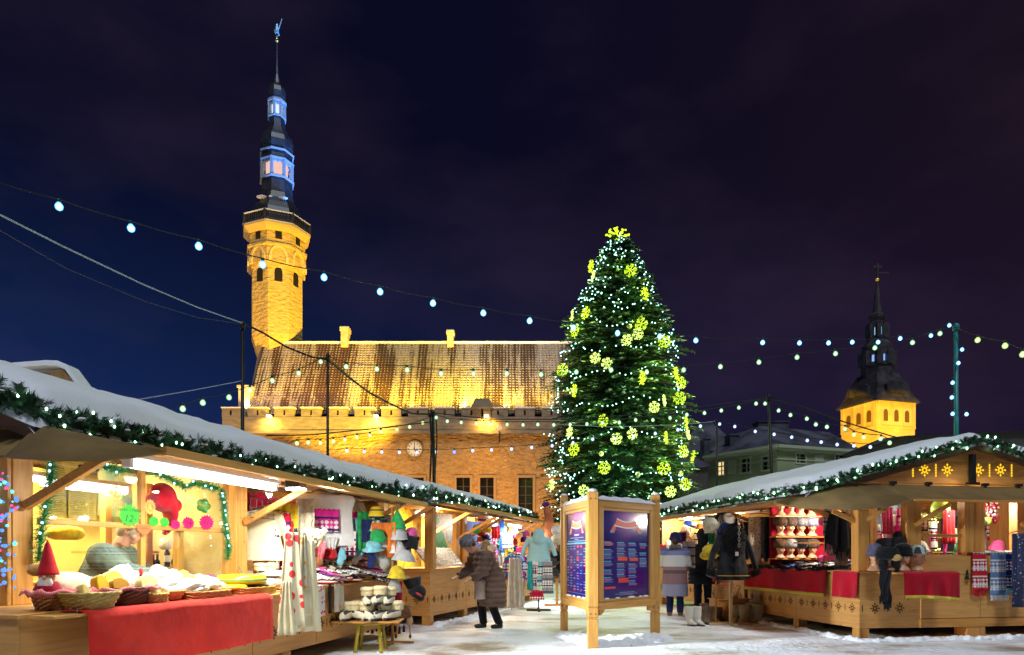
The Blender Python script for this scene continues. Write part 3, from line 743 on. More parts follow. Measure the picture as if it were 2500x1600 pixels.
def pole(label, px, ptop, D, r=.05, lean=0, m=None):
 p = W(px, ptop, D); t = thing('pole', label, 'pole', (p.x, D, 0))
 mb = MB(True); mb.tube([(lean, 0, 0), (0, 0, p.z)], [r * 1.25, r], 10); mb.build('shaft', m or M_black, t)
 mb = MB(True); mb.lathe([(r * 1.6, -.12), (r * 1.6, .02), (r * .6, .06)], 10, (0, 0, p.z)); mb.build('cap', m or M_black, t)
 return t
pole('slim black pole rising left of the town hall turret behind the left stall roof', 592, 790, 14, .034)
pole('black pole behind the left stall roof where two cables meet before the tiled roof', 800, 868, 16, .030)
t = pole('black pole wrapped in thick cables right of the clock', 1057, 1006, 22.5, .05, .1)
mb = MB(True)
for k in range(5):
 mb.tube([(.1 * math.cos(k * 1.3) * (1 + .3 * math.sin(i * .9 + k)), .1 * math.sin(k * 1.3), 6.0 - i * .4) for i in range(13)], .022, 5)
mb.build('cable_bundle', M_cable, t)
t = pole('black pole with cables hanging at its top before the hall roof', 801, 868, 16.05, .02); COL.objects  # slender twin conduit
pole('slim black pole in front of the green house, with white bulbs at its top', 1750, 1028, 24, .035)
pole('leaning black pole in front of the green house chimney', 1877, 968, 21, .045, .22)
M_teal_lit = mat('teal_lit_pole', (.02, .22, .22), rough=.4)  # teal light on the pole is put into its own colour
pole('teal lit pole with cyan bulbs rising over the right stall ridge', 2334, 795, 17.5, .05, .03, M_teal_lit)
B_cy = bulbmat('cyan', (.62, 1, 1), (.0, .26, .75), 3.2)
B_gr = bulbmat('green', (.95, 1, .70), (.03, .42, .16), 1.6)
B_wh = bulbmat('white', (.95, .98, 1), (.20, .40, .9), 1.8)
B_bl = bulbmat('blue', (.2, .35, 1), (.05, .1, 1), 3)
B_wa = bulbmat('warmgreen', (1, 1, .62), (.22, .50, .04), 1.6)
M_sock = mat('bulb_socket', (.01, .05, .04), rough=.5)
bulbmesh = {}
def bulbobj(m, r, parent, loc):
 r *= 1.05
 key = (m.name, round(r, 3))
 if key not in bulbmesh:
  mb = MB(True); mb.lathe([(r * .35, r * 1.25), (r * .6, r * .9), (r * .95, r * .35), (r, 0), (r * .82, -r * .6), (r * .4, -r * .92), (.001, -r)][::-1], 12)
  o = mb.build('bulb', m); mb = MB(True); mb.lathe([(r * .5, r * 1.0), (r * .55, r * 1.9), (r * .35, r * 2.1)], 8); s2 = mb.build('socket', M_sock, o)
  bulbmesh[key] = (o.data, s2.data); bpy.data.objects.remove(s2); bpy.data.objects.remove(o)
 a, b = bulbmesh[key]
 o = bpy.data.objects.new('bulb', a); COL.objects.link(o); o.parent = parent; o.location = loc
 s2 = bpy.data.objects.new('socket', b); COL.objects.link(s2); s2.parent = o
 o.rotation_euler = (U(-.12, .12), U(-.12, .12), 0)
 return o
def string(label, pts, bm, r, ends=(None, None), group=None, cr=.008, swap={}):
 """pts: list of (px,py,Y) of the bulbs"""
 P = [W(*p) for p in pts]
 t = thing('string_lights', label, 'string lights', P[0], 0, group)
 O = P[0].copy()
 Cb = [p + Vector((0, 0, r * 2.0)) for p in P]
 path = ([W(*e) for e in ends[0]] if ends[0] else []) + Cb + ([W(*e) for e in ends[1]] if ends[1] else [])
 fine = []
 for a, b in zip(path, path[1:]):
  n = 4
  for i in range(n):
   q = a.lerp(b, i / n); q.z -= .012 * (b - a).length * math.sin(PI * i / n) * 2; fine.append(q)
 fine.append(path[-1])
 mb = MB(True); mb.tube([q - O for q in fine], cr, 5); mb.build('cable', M_cable, t)
 for i, p in enumerate(P):
  bulbobj(swap.get(i, bm), r, t, p - O)
 return t
def lineY(px, A, B):
 """depth where photo column px meets the vertical plane through plan points A,B"""
 r_ = (px - 1250) / F; dx, dy = B[0] - A[0], B[1] - A[1]
 s_ = (A[0] - r_ * A[1]) / (r_ * dy - dx)
 return A[1] + s_ * dy
PA, PB = (-6.0, 8.0), (11.4, 17.5)
s1 = [(144, 505), (320, 558), (485, 602), (641, 647), (791, 678), (928, 713), (1057, 741), (1180, 765), (1293, 784), (1400, 801), (1508, 814), (1611, 822), (1699, 832), (1862, 837), (1952, 838), (2023, 838), (2081, 836), (2144, 836), (2198, 827), (2273, 820), (2318, 795)]
string('high string of cyan bulbs sagging across the sky down to the teal lit pole', [(x, y, lineY(x, PA, PB)) for x, y in s1], B_cy, .045, ([(-60, 425, 7.6)], [(2334, 796, 17.4)]), 'bulb strings over the market')
s3 = [(446, 999), (495, 984), (559, 971), (611, 953), (665, 930), (729, 912), (783, 884)]
string('short string of greenish bulbs climbing from the left stall roof to the first pole', [(x, y, 12 + (x - 446) / 337 * 4) for x, y in s3], B_gr, .05, ([(395, 1003, 11.6)], [(800, 872, 16)]), 'bulb strings over the market')
s3b = [(845, 896), (920, 902), (994, 904), (1077, 913), (1156, 913), (1237, 913), (1321, 915), (1407, 909), (1492, 904), (1579, 909), (1669, 904), (1759, 896), (1853, 885), (1946, 873), (2040, 864), (2136, 850), (2228, 837), (2295, 815)]
PB2, PF2 = (-4.32, 16.0), (11.38, 17.45)
string('level string of greenish bulbs crossing the hall roof and the middle of the tree', [(x, y, lineY(x, PB2, PF2)) for x, y in s3b], B_gr, .055, ([(801, 870, 16)], [(2333, 800, 17.4)]), 'bulb strings over the market')
string('short string of yellow green bulbs going off to the right from the teal lit pole', [(2387, 831, 16.5), (2454, 845, 15.4), (2497, 866, 14.6)], B_wa, .06, ([(2336, 800, 17.3)], [(2560, 890, 13.5)]), 'bulb strings over the market')
s4 = [(1065, 1020), (1092, 1029), (1126, 1032), (1163, 1034), (1199, 1036), (1238, 1037), (1277, 1038), (1313, 1037), (1352, 1038), (1392, 1037), (1433, 1036), (1471, 1033), (1512, 1032), (1552, 1026), (1594, 1026), (1636, 1021), (1677, 1013), (1720, 1009), (1761, 1003), (1804, 996), (1846, 986), (1868, 986)]
string('string of green bulbs from the cable wrapped pole across the tree to the leaning pole', [(x, y, 22.4 - (x - 1065) / 803 * 1.4) for x, y in s4], B_gr, .055, ([(1057, 1010, 22.5)], [(1877, 974, 21)]), 'bulb strings over the market', .012)
s4b = [(1901, 1003), (1930, 1014), (1970, 1023), (1992, 1037), (2019, 1043), (2063, 1048), (2085, 1062), (2109, 1068), (2150, 1072), (2172, 1082)]
string('string of green bulbs dropping from the leaning pole towards the church tower foot', [(x, y, 21 - (x - 1901) / 271 * 3) for x, y in s4b], B_gr, .055, ([(1877, 974, 21)], [(2215, 1085, 17.6)]), 'bulb strings over the market', .012, {6: B_wa, 7: B_wa})
s5 = [(725, 1083), (752, 1081), (782, 1082), (814, 1078), (842, 1074), (871, 1068), (903, 1064), (930, 1055), (969, 1049), (1000, 1043), (1032, 1033)]
string('string of small warm green bulbs rising over the hall wall to the cable wrapped pole', [(x, y, 18 + (x - 725) / 307 * 4.4) for x, y in s5], B_wa, .055, ([(690, 1088, 17.5)], [(1057, 1014, 22.5)]), 'bulb strings over the market', .01)
s6 = [(847, 1101), (889, 1103), (932, 1104), (975, 1105), (1018, 1105), (1064, 1104), (1109, 1104), (1154, 1101), (1200, 1099), (1249, 1097), (1298, 1093), (1348, 1089), (1399, 1082), (1447, 1073), (1500, 1071), (1547, 1066), (1600, 1059), (1655, 1050), (1710, 1041)]
string('low string of white bulbs with one blue bulb, passing beside the clock', [(x, y, 24) for x, y in s6], B_wh, .055, ([(800, 1098, 23.8)], [(1750, 1030, 24)]), 'bulb strings over the market', .01, {6: B_bl})
s6b = [(1757, 1036), (1794, 1042), (1844, 1054), (1890, 1061), (1933, 1068), (1971, 1076), (2005, 1080), (2044, 1086), (2085, 1089), (2125, 1092)]
string('string of white bulbs sloping down in front of the green house cornice', [(x, y, 24 - (x - 1757) / 368 * 3) for x, y in s6b], B_wh, .05, ([(1750, 1030, 24)], [(2190, 1096, 20.5)]), 'bulb strings over the market', .012)
t = string('cyan bulbs hanging down along the teal lit pole', [(2349, 854, 17.4), (2340, 887, 17.4), (2326, 935, 17.4), (2324, 971, 17.4), (2326, 1011, 17.4), (2360, 1012, 17.4)], B_cy, .045, ([(2335, 800, 17.4)], None), 'bulb strings over the market')
M_wire = mat('pale_wire', (.5, .55, .6), rough=.5)
def wire(label, pts, r, m):
 P = [W(*p) for p in pts]; fine = []
 for a, b in zip(P, P[1:]):
  for i in range(8): fine.append(a.lerp(b, i / 8))
 fine.append(P[-1])
 mb = MB(True); mb.tube([q - P[0] for q in fine], r, 5); o = mb.build('cable', m); o.location = P[0]
 return ident(o, label, 'cable', 'cables strung between the poles')
wire('pale cable sloping from the left edge down to the slim pole left of the tower', [(-40, 505, 7), (160, 605, 8.6), (350, 695, 10.5), (480, 750, 12.4), (594, 790, 14)], .011, M_wire)
wire('thin dark cable just under the pale one at the left edge', [(-40, 540, 7), (160, 655, 8.6), (350, 735, 10.5), (480, 775, 12.4), (594, 792, 14)], .006, mat('dim_wire', (.06, .05, .12), rough=.6))
wire('thick black cable crossing in front of the tower foot', [(594, 790, 14), (640, 812, 14.5), (700, 848, 15.2), (760, 872, 15.7), (800, 878, 16)], .022, M_cable)
wire('thick black cable descending over the hall roof to the cable wrapped pole', [(800, 878, 16), (850, 920, 17.5), (900, 958, 19), (960, 990, 20.5), (1005, 1010, 21.5), (1057, 1012, 22.5)], .03, M_cable)
wire('thin pale cable left of the hall corner stack', [(330, 977, 11.5), (460, 955, 12.7), (592, 930, 14)], .008, M_wire)
wire('black cable along the parapet from behind the left stall to the cable wrapped pole', [(650, 1064, 17), (760, 1062, 19), (900, 1048, 21), (1057, 1030, 22.5)], .018, M_cable)
wire('thick cable between the cable wrapped pole and the leaning pole', [(1057, 1008, 22.5), (1200, 1024, 22.3), (1400, 1024, 22), (1600, 1009, 21.6), (1750, 988, 21.2), (1877, 972, 21)], .018, M_cable)
wire('thick cable sloping right from the leaning pole to the right stall roof', [(1877, 972, 21), (1960, 993, 20.2), (2060, 1030, 19.4), (2180, 1066, 18.5), (2240, 1078, 18)], .02, M_cable)
wire('pale cable linking the tree to the slim pole before the green house', [(1340, 1036, 26), (1500, 1043, 25.5), (1640, 1038, 24.7), (1720, 1032, 24.2), (1750, 1028, 24)], .010, M_wire)
TRX, TRY = 5.46, 35.0
tree = thing('christmas_tree', 'tall snow flecked spruce covered in lights standing in the middle of the square', 'tree', (TRX, TRY, 0))
prof = [(572, 4), (600, 34), (650, 62), (700, 84), (780, 118), (850, 142), (950, 163), (1050, 174), (1150, 178), (1240, 182), (1300, 170)]
def tR(z):
 y = HY - (z - HC) * F / TRY
 for (y0, a), (y1, b) in zip(prof, prof[1:]):
  if y0 <= y <= y1: return (a + (b - a) * (y - y0) / (y1 - y0)) * TRY / F
 return prof[0][1] * TRY / F if y < prof[0][0] else prof[-1][1] * TRY / F
mb = MB(True); mb.tube([(0, 0, 0), (0, 0, 9), (0, 0, 17.6)], [.32, .2, .03], 10); mb.build('trunk', M_bark, tree)
cr = MB(); sn = MB()
zt = 17.75; z = 1.6; tips = []
def kite(mb, p, d, w_, up, mi=0):
 d = Vector(d); L_ = d.length; sd = d.cross(up); 
 if sd.length < 1e-5: return
 sd.normalize(); sd *= w_
 m_ = p + d * .45
 mb.add([p, m_ - sd, p + d, m_ + sd], [(0, 1, 2, 3)], mi)
while z < zt:
 R = tR(z); nb = max(6, int(9 + R * 5.5)); ph = U(0, 6.28)
 for k in range(nb):
  a = ph + 2 * PI * k / nb + U(-.15, .15)
  if math.sin(a) > .55 and rnd() < .5: continue
  Lb = R * U(.80, 1.10) * (1 + .10 * math.sin(a * 3 + z * 1.7))
  if rnd() < .05: Lb *= 1.12
  dr = Vector((math.cos(a), math.sin(a), 0)); lift = U(.0, .18)
  sdv = Vector((-math.sin(a), math.cos(a), 0))
  zz = z + U(-.15, .15)
  def bp(t): return dr * (Lb * t) + Vector((0, 0, zz + Lb * (.10 * t - .30 * t * t + lift * t)))
  cr.bar(bp(.2), bp(.97), .03, mi=1)
  n = int(6 + Lb * 5)
  snowy = rnd() < .75
  for i in range(n):
   t = .22 + .78 * (i + rnd()) / n
   p = bp(t)
   for s2 in (-1, 1):
    tl = (.16 + .62 * (1 - t) * min(1, Lb / 2.2)) * U(.7, 1.25)
    d = (dr * U(.45, .9) + sdv * s2 * U(.6, 1.0) + Vector((0, 0, U(-.45, .12)))).normalized() * tl
    kite(cr, p, d, tl * .16 + .018, Vector((0, 0, 1)))
    q = p + d * .5
    for _ in range(2):
     d2 = (d.normalized() + Vector((U(-.8, .8), U(-.8, .8), U(-.7, .4)))).normalized() * tl * .5
     kite(cr, q, d2, .03, Vector((rnd(), rnd(), 1)))
   if snowy and t > .55 and rnd() < .55:
    w_ = U(.04, .10); q = p + Vector((0, 0, .03))
    kite(sn, q - dr * .1, dr * U(.2, .38) + sdv * U(-.16, .16) + Vector((0, 0, U(-.1, .04))), w_, Vector((0, 0, 1)))
  tips.append((bp(1.0), a))
 z += .30 if z < 12 else .22
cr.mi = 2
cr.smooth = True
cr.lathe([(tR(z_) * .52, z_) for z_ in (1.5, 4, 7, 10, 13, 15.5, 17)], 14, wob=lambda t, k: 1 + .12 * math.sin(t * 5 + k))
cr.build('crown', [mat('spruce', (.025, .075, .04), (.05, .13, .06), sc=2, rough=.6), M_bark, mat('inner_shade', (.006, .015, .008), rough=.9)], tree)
sn.build('snow_cover', mat('tree_snow', (.78, .84, .82), rough=.8), tree)
M_fairy = glow('fairy', (.42, 1, .85), 4.5)
pts = []
z = 17.0; a = 0
while z > 1.9:
 R = tR(z)
 step = .27 / max(R, .5)
 a += step * U(.7, 1.3); z -= .019 * U(.5, 1.5) / 1.0
 zz = z + .28 * math.sin(a * 3.1) + .16 * math.sin(a * 7.3 + 1)
 RR = R * (.96 + .08 * math.sin(a * 5)) * U(.9, 1.03)
 if rnd() < .12: continue
 pts.append(Vector((math.cos(a) * RR, math.sin(a) * RR, zz - .1)))
for cx_, cy_, n in ((1500, 600, 22), (1475, 640, 20), (1420, 745, 25), (1350, 1130, 30), (1360, 980, 20), (1585, 660, 16), (1620, 870, 22), (1350, 1190, 26), (1490, 770, 12), (1400, 1240, 20), (1560, 1240, 20), (1640, 1180, 16)):
 for _ in range(n):
  px_, py_ = cx_ + random.gauss(0, 22), cy_ + random.gauss(0, 20)
  zz = HC + (HY - py_) * TRY / F; R = tR(zz); xx = (px_ - 1250) / F * TRY - TRX
  if abs(xx) < R: pts.append(Vector((xx, -math.sqrt(R * R - xx * xx) * .99, zz)))
pts.sort(key=lambda p: p.y)
fl = thing('fairy_lights', 'web of tiny teal white lights wound all over the spruce', 'fairy lights', (TRX, TRY, 0))
fm = None
mbx = MB()
for i, p in enumerate(pts):
 if i < 100:
  if fm is None:
   m_ = MB(True); m_.ball((0, 0, 0), .033, 6, 4); fo = m_.build('bulb', M_fairy, fl); fm = fo.data; fo.location = p
  else:
   o = bpy.data.objects.new('bulb', fm); COL.objects.link(o); o.parent = fl; o.location = p
 else:
  mbx.ball(p, .033, 6, 4)
for k in range(14):
 q = pts[k * 9]; lamp('POINT', q + Vector((0, -.35, 0)), 22, (.35, 1, .75), .3, parent=fl, name='fairy_glow')
o = mbx.build('bulbs', M_fairy, fl); o['kind'] = 'stuff'
M_yel = glow('snowflake_yellow', (.60, .85, .02), 2.0); M_yel2 = glow('snowflake_pale', (.75, 1, .22), 2.2)
def flake_mesh(R, m, arms=6):
 mb = MB()
 for k in range(arms):
  a = k * 2 * PI / arms; d = Vector((math.cos(a), 0, math.sin(a)))
  mb.bar((0, 0, 0), d * R, .012, up=(0, 1, 0))
  for t in (.35, .68, 1): mb.ball(d * R * t + Vector((0, U(-.04, .04), 0)), .026, 5, 3)
  for t, l in ((.5, .34), (.78, .3)):
   for s2 in (-1, 1):
    b = a + s2 * .9; q = d * R * t; e = q + Vector((math.cos(b), 0, math.sin(b))) * R * l
    mb.bar(q, e, .009, up=(0, 1, 0)); mb.ball(e + Vector((0, U(-.05, .05), 0)), .024, 5, 3)
 for _ in range(16):
  a, r_ = U(0, 6.3), R * rnd() ** .5 * 1.1; mb.ball((math.cos(a) * r_, U(-.1, .1), math.sin(a) * r_), .020, 5, 3)
 return mb
fA = flake_mesh(.29, M_yel).build('snowflake_light', M_yel); fB = flake_mesh(.25, M_yel2).build('snowflake_light', M_yel2)
fpos = [(1440, 660, 0), (1442, 692, 1), (1525, 695, 0), (1393, 783, 1), (1420, 795, 0), (1396, 832, 0), (1540, 838, 0), (1530, 862, 1), (1505, 877, 1), (1595, 872, 0), (1368, 922, 0), (1436, 914, 1), (1460, 930, 1), (1537, 966, 0), (1622, 942, 0), (1636, 962, 0), (1391, 982, 0), (1630, 1000, 0), (1588, 1012, 1), (1563, 1030, 1), (1450, 1060, 0), (1380, 1076, 1), (1478, 1101, 1), (1512, 1091, 1), (1591, 1096, 0), (1648, 1052, 0), (1654, 1078, 1), (1638, 1121, 0), (1672, 1126, 0), (1452, 1164, 0), (1584, 1165, 0), (1389, 1118, 0), (1343, 1190, 1), (1409, 1212, 1), (1641, 1196, 0), (1555, 755, 0), (1600, 1215, 1)]
fpos.sort(key=lambda q: q[1])
def sidename(px, z):
 R = tR(z) * F / TRY; u = (px - 1510) / max(R, 1)
 return 'on the far left edge' if u < -.75 else 'left of the middle' if u < -.25 else 'near the middle' if u < .3 else 'right of the middle' if u < .75 else 'on the far right edge'
first = {0: fA, 1: fB}; used = set()
for i, (px_, py_, k) in enumerate(fpos):
 zz = HC + (HY - py_) * TRY / F; R = tR(zz); xx = (px_ - 1250) / F * TRY - TRX; u = max(-.95, min(.95, xx / R)); yy = -math.sqrt(1 - u * u) * R * 1.0
 o = first[k] if k not in used else dup(first[k]); used.add(k)
 at(o, (TRX + xx, TRY + yy - .05, zz), rot=(U(-.2, .2), U(0, 1), math.asin(u) * .8 + U(-.8, .8)))
 rank = ORD[i] + ' highest' if i < 20 else (ORD[len(fpos) - 1 - i] + ' lowest')
 if i == 0: rank = 'highest'
 if i == len(fpos) - 1: rank = 'lowest'
 if i % 3 == 0: lamp('POINT', (0, -.3, 0), 80, (.62, 1, .10), .25, parent=o, name='snowflake_glow')
 ident(o, '%s %s snowflake light on the spruce, %s' % (rank, 'yellow' if k == 0 else 'pale', sidename(px_, zz)), 'snowflake light', 'snowflake lights hung on the spruce')
mb = MB(True)
for _ in range(90):
 k = random.choice([0.15, .95, 1.7, 2.35, 3.0, 4.3, 5.2]); rr = rnd() ** .6 * .62
 a = k + U(-.18, .18); mb.ball((math.cos(a) * rr, U(-.05, .05), math.sin(a) * rr * .75), .048, 6, 4)
for k in (0.15, .95, 1.7, 2.35, 3.0, 4.3, 5.2): mb.tube([(0, 0, 0), (math.cos(k) * .6, 0, math.sin(k) * .45)], .02, 4)
o = mb.build('tree_star', M_yel); at(o, W(1508, 578, TRY)); ident(o, 'glowing yellow green star topping the spruce', 'star')
M_bauble = mat('bauble', (.55, .5, .3), rough=.25, metal=.5)
bau = None
for i, (px_, py_, nm) in enumerate(((1446, 1133, 'left'), (1524, 1180, 'middle'), (1629, 1172, 'right'), (1512, 845, 'high'))):
 zz = HC + (HY - py_) * TRY / F; R = tR(zz); xx = (px_ - 1250) / F * TRY - TRX; yy = -math.sqrt(R * R - xx * xx) * 1.02
 if bau is None:
  mb = MB(True); mb.ball((0, 0, 0), .12, 12, 8); bau = mb.build('bauble', M_bauble); o = bau
 else: o = dup(bau)
 at(o, (TRX + xx, TRY + yy, zz)); ident(o, 'small banded bauble on the spruce, the %s one' % {'left': 'lowest left', 'middle': 'lowest middle', 'right': 'lowest right', 'high': 'only high'}[nm], 'bauble', 'baubles on the spruce')
# ================================================================== MARKET STALLS
class Frame:
 """ground frame of a stall row: i = metres inward from the counter face, y = metres along the row"""
 def __init__(s, ox, oy, deg, side):
  s.o, s.th, s.s = (ox, oy), math.radians(deg), side
  s.ax = (math.cos(s.th), math.sin(s.th)); s.ay = (-math.sin(s.th), math.cos(s.th))
 def P(s, i, y, z=0.0):
  x = -s.s * i
  return Vector((s.o[0] + s.ax[0] * x + s.ay[0] * y, s.o[1] + s.ax[1] * x + s.ay[1] * y, z))
 def y_at(s, i, px):
  r = (px - 1250) / F; p = s.P(i, 0)
  return (r * p.y - p.x) / (s.ay[0] - r * s.ay[1])
 def i_at(s, y, px):
  r = (px - 1250) / F; p = s.P(0, y); dx, dy = -s.s * s.ax[0], -s.s * s.ax[1]
  return (r * p.y - p.x) / (dx - r * dy)
 def z_at(s, i, y, py):
  return HC + (HY - py) / F * s.P(i, y).y
 def on_aisle(s, i, px, py):          # point in the vertical plane i = const
  y = s.y_at(i, px); return s.P(i, y, s.z_at(i, y, py))
 def on_cross(s, y, px, py):
  i = s.i_at(y, px); return s.P(i, y, s.z_at(i, y, py))
 @property
 def rz(s): return s.th
LF = Frame(-3.56, 5.30, -12.95, 1)
L3 = Frame(-1.58, 13.5, -16.7, 1)
RF = Frame(5.70, 11.20, 9.7, -1)
def carve_flake(mb, c, u, v, r, mi=None):
 """eight carved diamonds around c, u/v = in-plane unit vectors"""
 n = u.cross(v)
 for k in range(8):
  a = k * PI / 4; d = u * math.cos(a) + v * math.sin(a); e = u * -math.sin(a) + v * math.cos(a)
  for t0, t1, w_ in ((.18, .52, .15), (.56, 1.0, .16)):
   p, q = c + d * r * t0, c + d * r * t1; m = (p + q) / 2
   if k % 2 and t0 > .5:
    p, q = c + d * r * .5, c + d * r * .8; m = (p + q) / 2
   mb.add([p, m + e * r * w_, q, m - e * r * w_, p - n * .004, m + e * r * w_ - n * .004, q - n * .004, m - e * r * w_ - n * .004], [(0, 1, 2, 3), (3, 2, 1, 0), (0, 4, 5, 1), (1, 5, 6, 2), (2, 6, 7, 3), (3, 7, 4, 0)])
def carve_dots(mb, c, u, v, h):
 for k in (-1.5, -.75, 0, .75, 1.5):
  q = c + v * h * k * .4; s_ = .012
  mb.add([q - u * s_, q - v * s_ * 1.8, q + u * s_, q + v * s_ * 1.8], [(0, 1, 2, 3)]); mb.add([q - u * s_, q - v * s_ * 1.8, q + u * s_, q + v * s_ * 1.8], [(3, 2, 1, 0)])
M_carve = mat('carved_dark', (.06, .025, .008), rough=.9)
M_canvas = mat('canopy_canvas', (.26, .165, .06), (.20, .125, .045), sc=2.5, rough=.85, bump=.01, bsc=3)
def snow_slab(fr, name, parent, e, r, ze, zr, y0, y1, T=.27, seed=0, far=True, tilt=0.0):
 """snow lying on both slopes; follows ridge, bulges over eave and verge, wavy"""
 e2 = 2 * r - e
 def zroof(i): return ze + (zr - ze) * (1 - abs(i - r) / (r - e))
 mb = MB(True); K = 40
 ia, ib = e - .12, e2 + .12
 ny = max(10, int((y1 - y0) / .12)); ni = 44
 top, bot = [], []
 def ed(d, R): d = max(0, min(1, d / R)); return math.sqrt(max(0, 1 - (1 - d) ** 2))
 def fn(u, v):
  i = ia + (ib - ia) * u; y = y0 + (y1 - y0) * v
  n1 = noise.noise(Vector((i * 1.1 + seed, y * .8, 3))) ; n2 = noise.noise(Vector((i * 3.5, y * 3 + seed, 9)))
  k = ed(min(i - ia, ib - i), .16) * ed(min(y - y0, y1 - y), .22)
  rid = .05 * math.exp(-((i - r) / .5) ** 2)
  z = zroof(i) - .03 - rid + k * T * (1 + .22 * n1 + .10 * n2)
  yy = y + (.05 * noise.noise(Vector((i * 2, seed, 1))) if v in (0, 1) else 0)
  return (-fr.s * (i - .05 * n1 * (1 - k)), yy, z)
 mb.grid(fn, ni, ny)
 def fb(u, v):
  i = ia + (ib - ia) * (1 - u); y = y0 + (y1 - y0) * v
  n3 = noise.noise(Vector((i * 2.5 + seed, y * 2.5, 7)))
  lip = .07 * (1 - ed(min(i - ia, ib - i), .2)) * (1 + n3)
  return (-fr.s * i, y, zroof(i) - .035 - lip)
 mb.grid(fb, ni, ny)
 o = mb.build(name, M_snow, parent)
 return o
FR_N = {}
def fir_garland(label, path, seed=1, dens=34, rad=.13, parent=None, bulbs=90, light=None, br=.013, group='fir garlands edging the stall roofs', snowy=.12, every=None):
 """path: world points; a thick rope of fir twigs with tiny bulbs and flecks of snow"""
 rs = random.Random(seed)
 P = [Vector(p) for p in path]
 O = P[0].copy(); t = thing('fir_garland', label, 'garland', O, 0, group)
 seg = [(b - a).length for a, b in zip(P, P[1:])]; Ltot = sum(seg)
 def pt(s_):
  for a, b, l in zip(P, P[1:], seg):
   if s_ <= l: return a.lerp(b, s_ / l), (b - a).normalized()
   s_ -= l
  return P[-1].copy(), (P[-1] - P[-2]).normalized()
 mb = MB(); sn = MB()
 n = int(Ltot * dens)
 fine = [pt(Ltot * k / (n // 4 + 2))[0] + Vector((0, 0, -.02)) - O for k in range(n // 4 + 3)]
 mb.tube(fine, .035, 6)
 for k in range(n):
  p, d = pt(Ltot * (k + rs.random()) / n)
  wob = 1 + .45 * noise.noise(Vector((k * .05, seed, 2)))
  v = Vector((rs.gauss(0, 1), rs.gauss(0, 1), rs.gauss(0, 1))); v -= d * v.dot(d); v.normalize()
  tip = (v * rs.uniform(.5, 1.1) + d * rs.uniform(-.7, .9)).normalized() * rad * rs.uniform(.6, 1.15) * wob
  p = p - O
  mb.bar(p, p + tip * .9, .005)
  nn = 11
  side = tip.cross(Vector((rs.random() - .5, rs.random() - .5, rs.random() - .5))).normalized()
  s2 = tip.cross(side).normalized()
  for j in range(nn):
   q = p + tip * (.15 + .85 * j / nn)
   for sg in (-1, 1):
    nd = (tip.normalized() * .75 + side * sg + s2 * rs.uniform(-.5, .5)).normalized() * rad * .42
    wv = nd.cross(s2).normalized() * .0065
    mb.add([q - wv, q + wv, q + nd], [(0, 1, 2)])
  if rs.random() < snowy:
   c = p + tip * .7 + Vector((0, 0, .015)); rr = rs.uniform(.018, .04)
   sn.ball(c, rr, 6, 4, sx=1.3, sz=.6)
 mb.build('fir_twigs', M_fir, t)
 if sn.v: sn.build('snow_flecks', M_snowfine, t)
 m = light or glow('garland_bulb', (.55, 1, .72), 7)
 bm = None
 for k in range(bulbs):
  p, d = pt(Ltot * (k + rs.random()) / bulbs)
  v = Vector((rs.gauss(0, 1), rs.gauss(0, 1), rs.gauss(0, .8))); v.normalize()
  loc = p + v * rad * rs.uniform(.55, .95) - O
  if bm is None:
   q = MB(True); q.ball((0, 0, 0), br, 6, 4, sz=1.4); o = q.build('bulb', m, t); bm = o.data; o.location = loc
  else:
   o = bpy.data.objects.new('bulb', bm); COL.objects.link(o); o.parent = t; o.location = loc
 return t
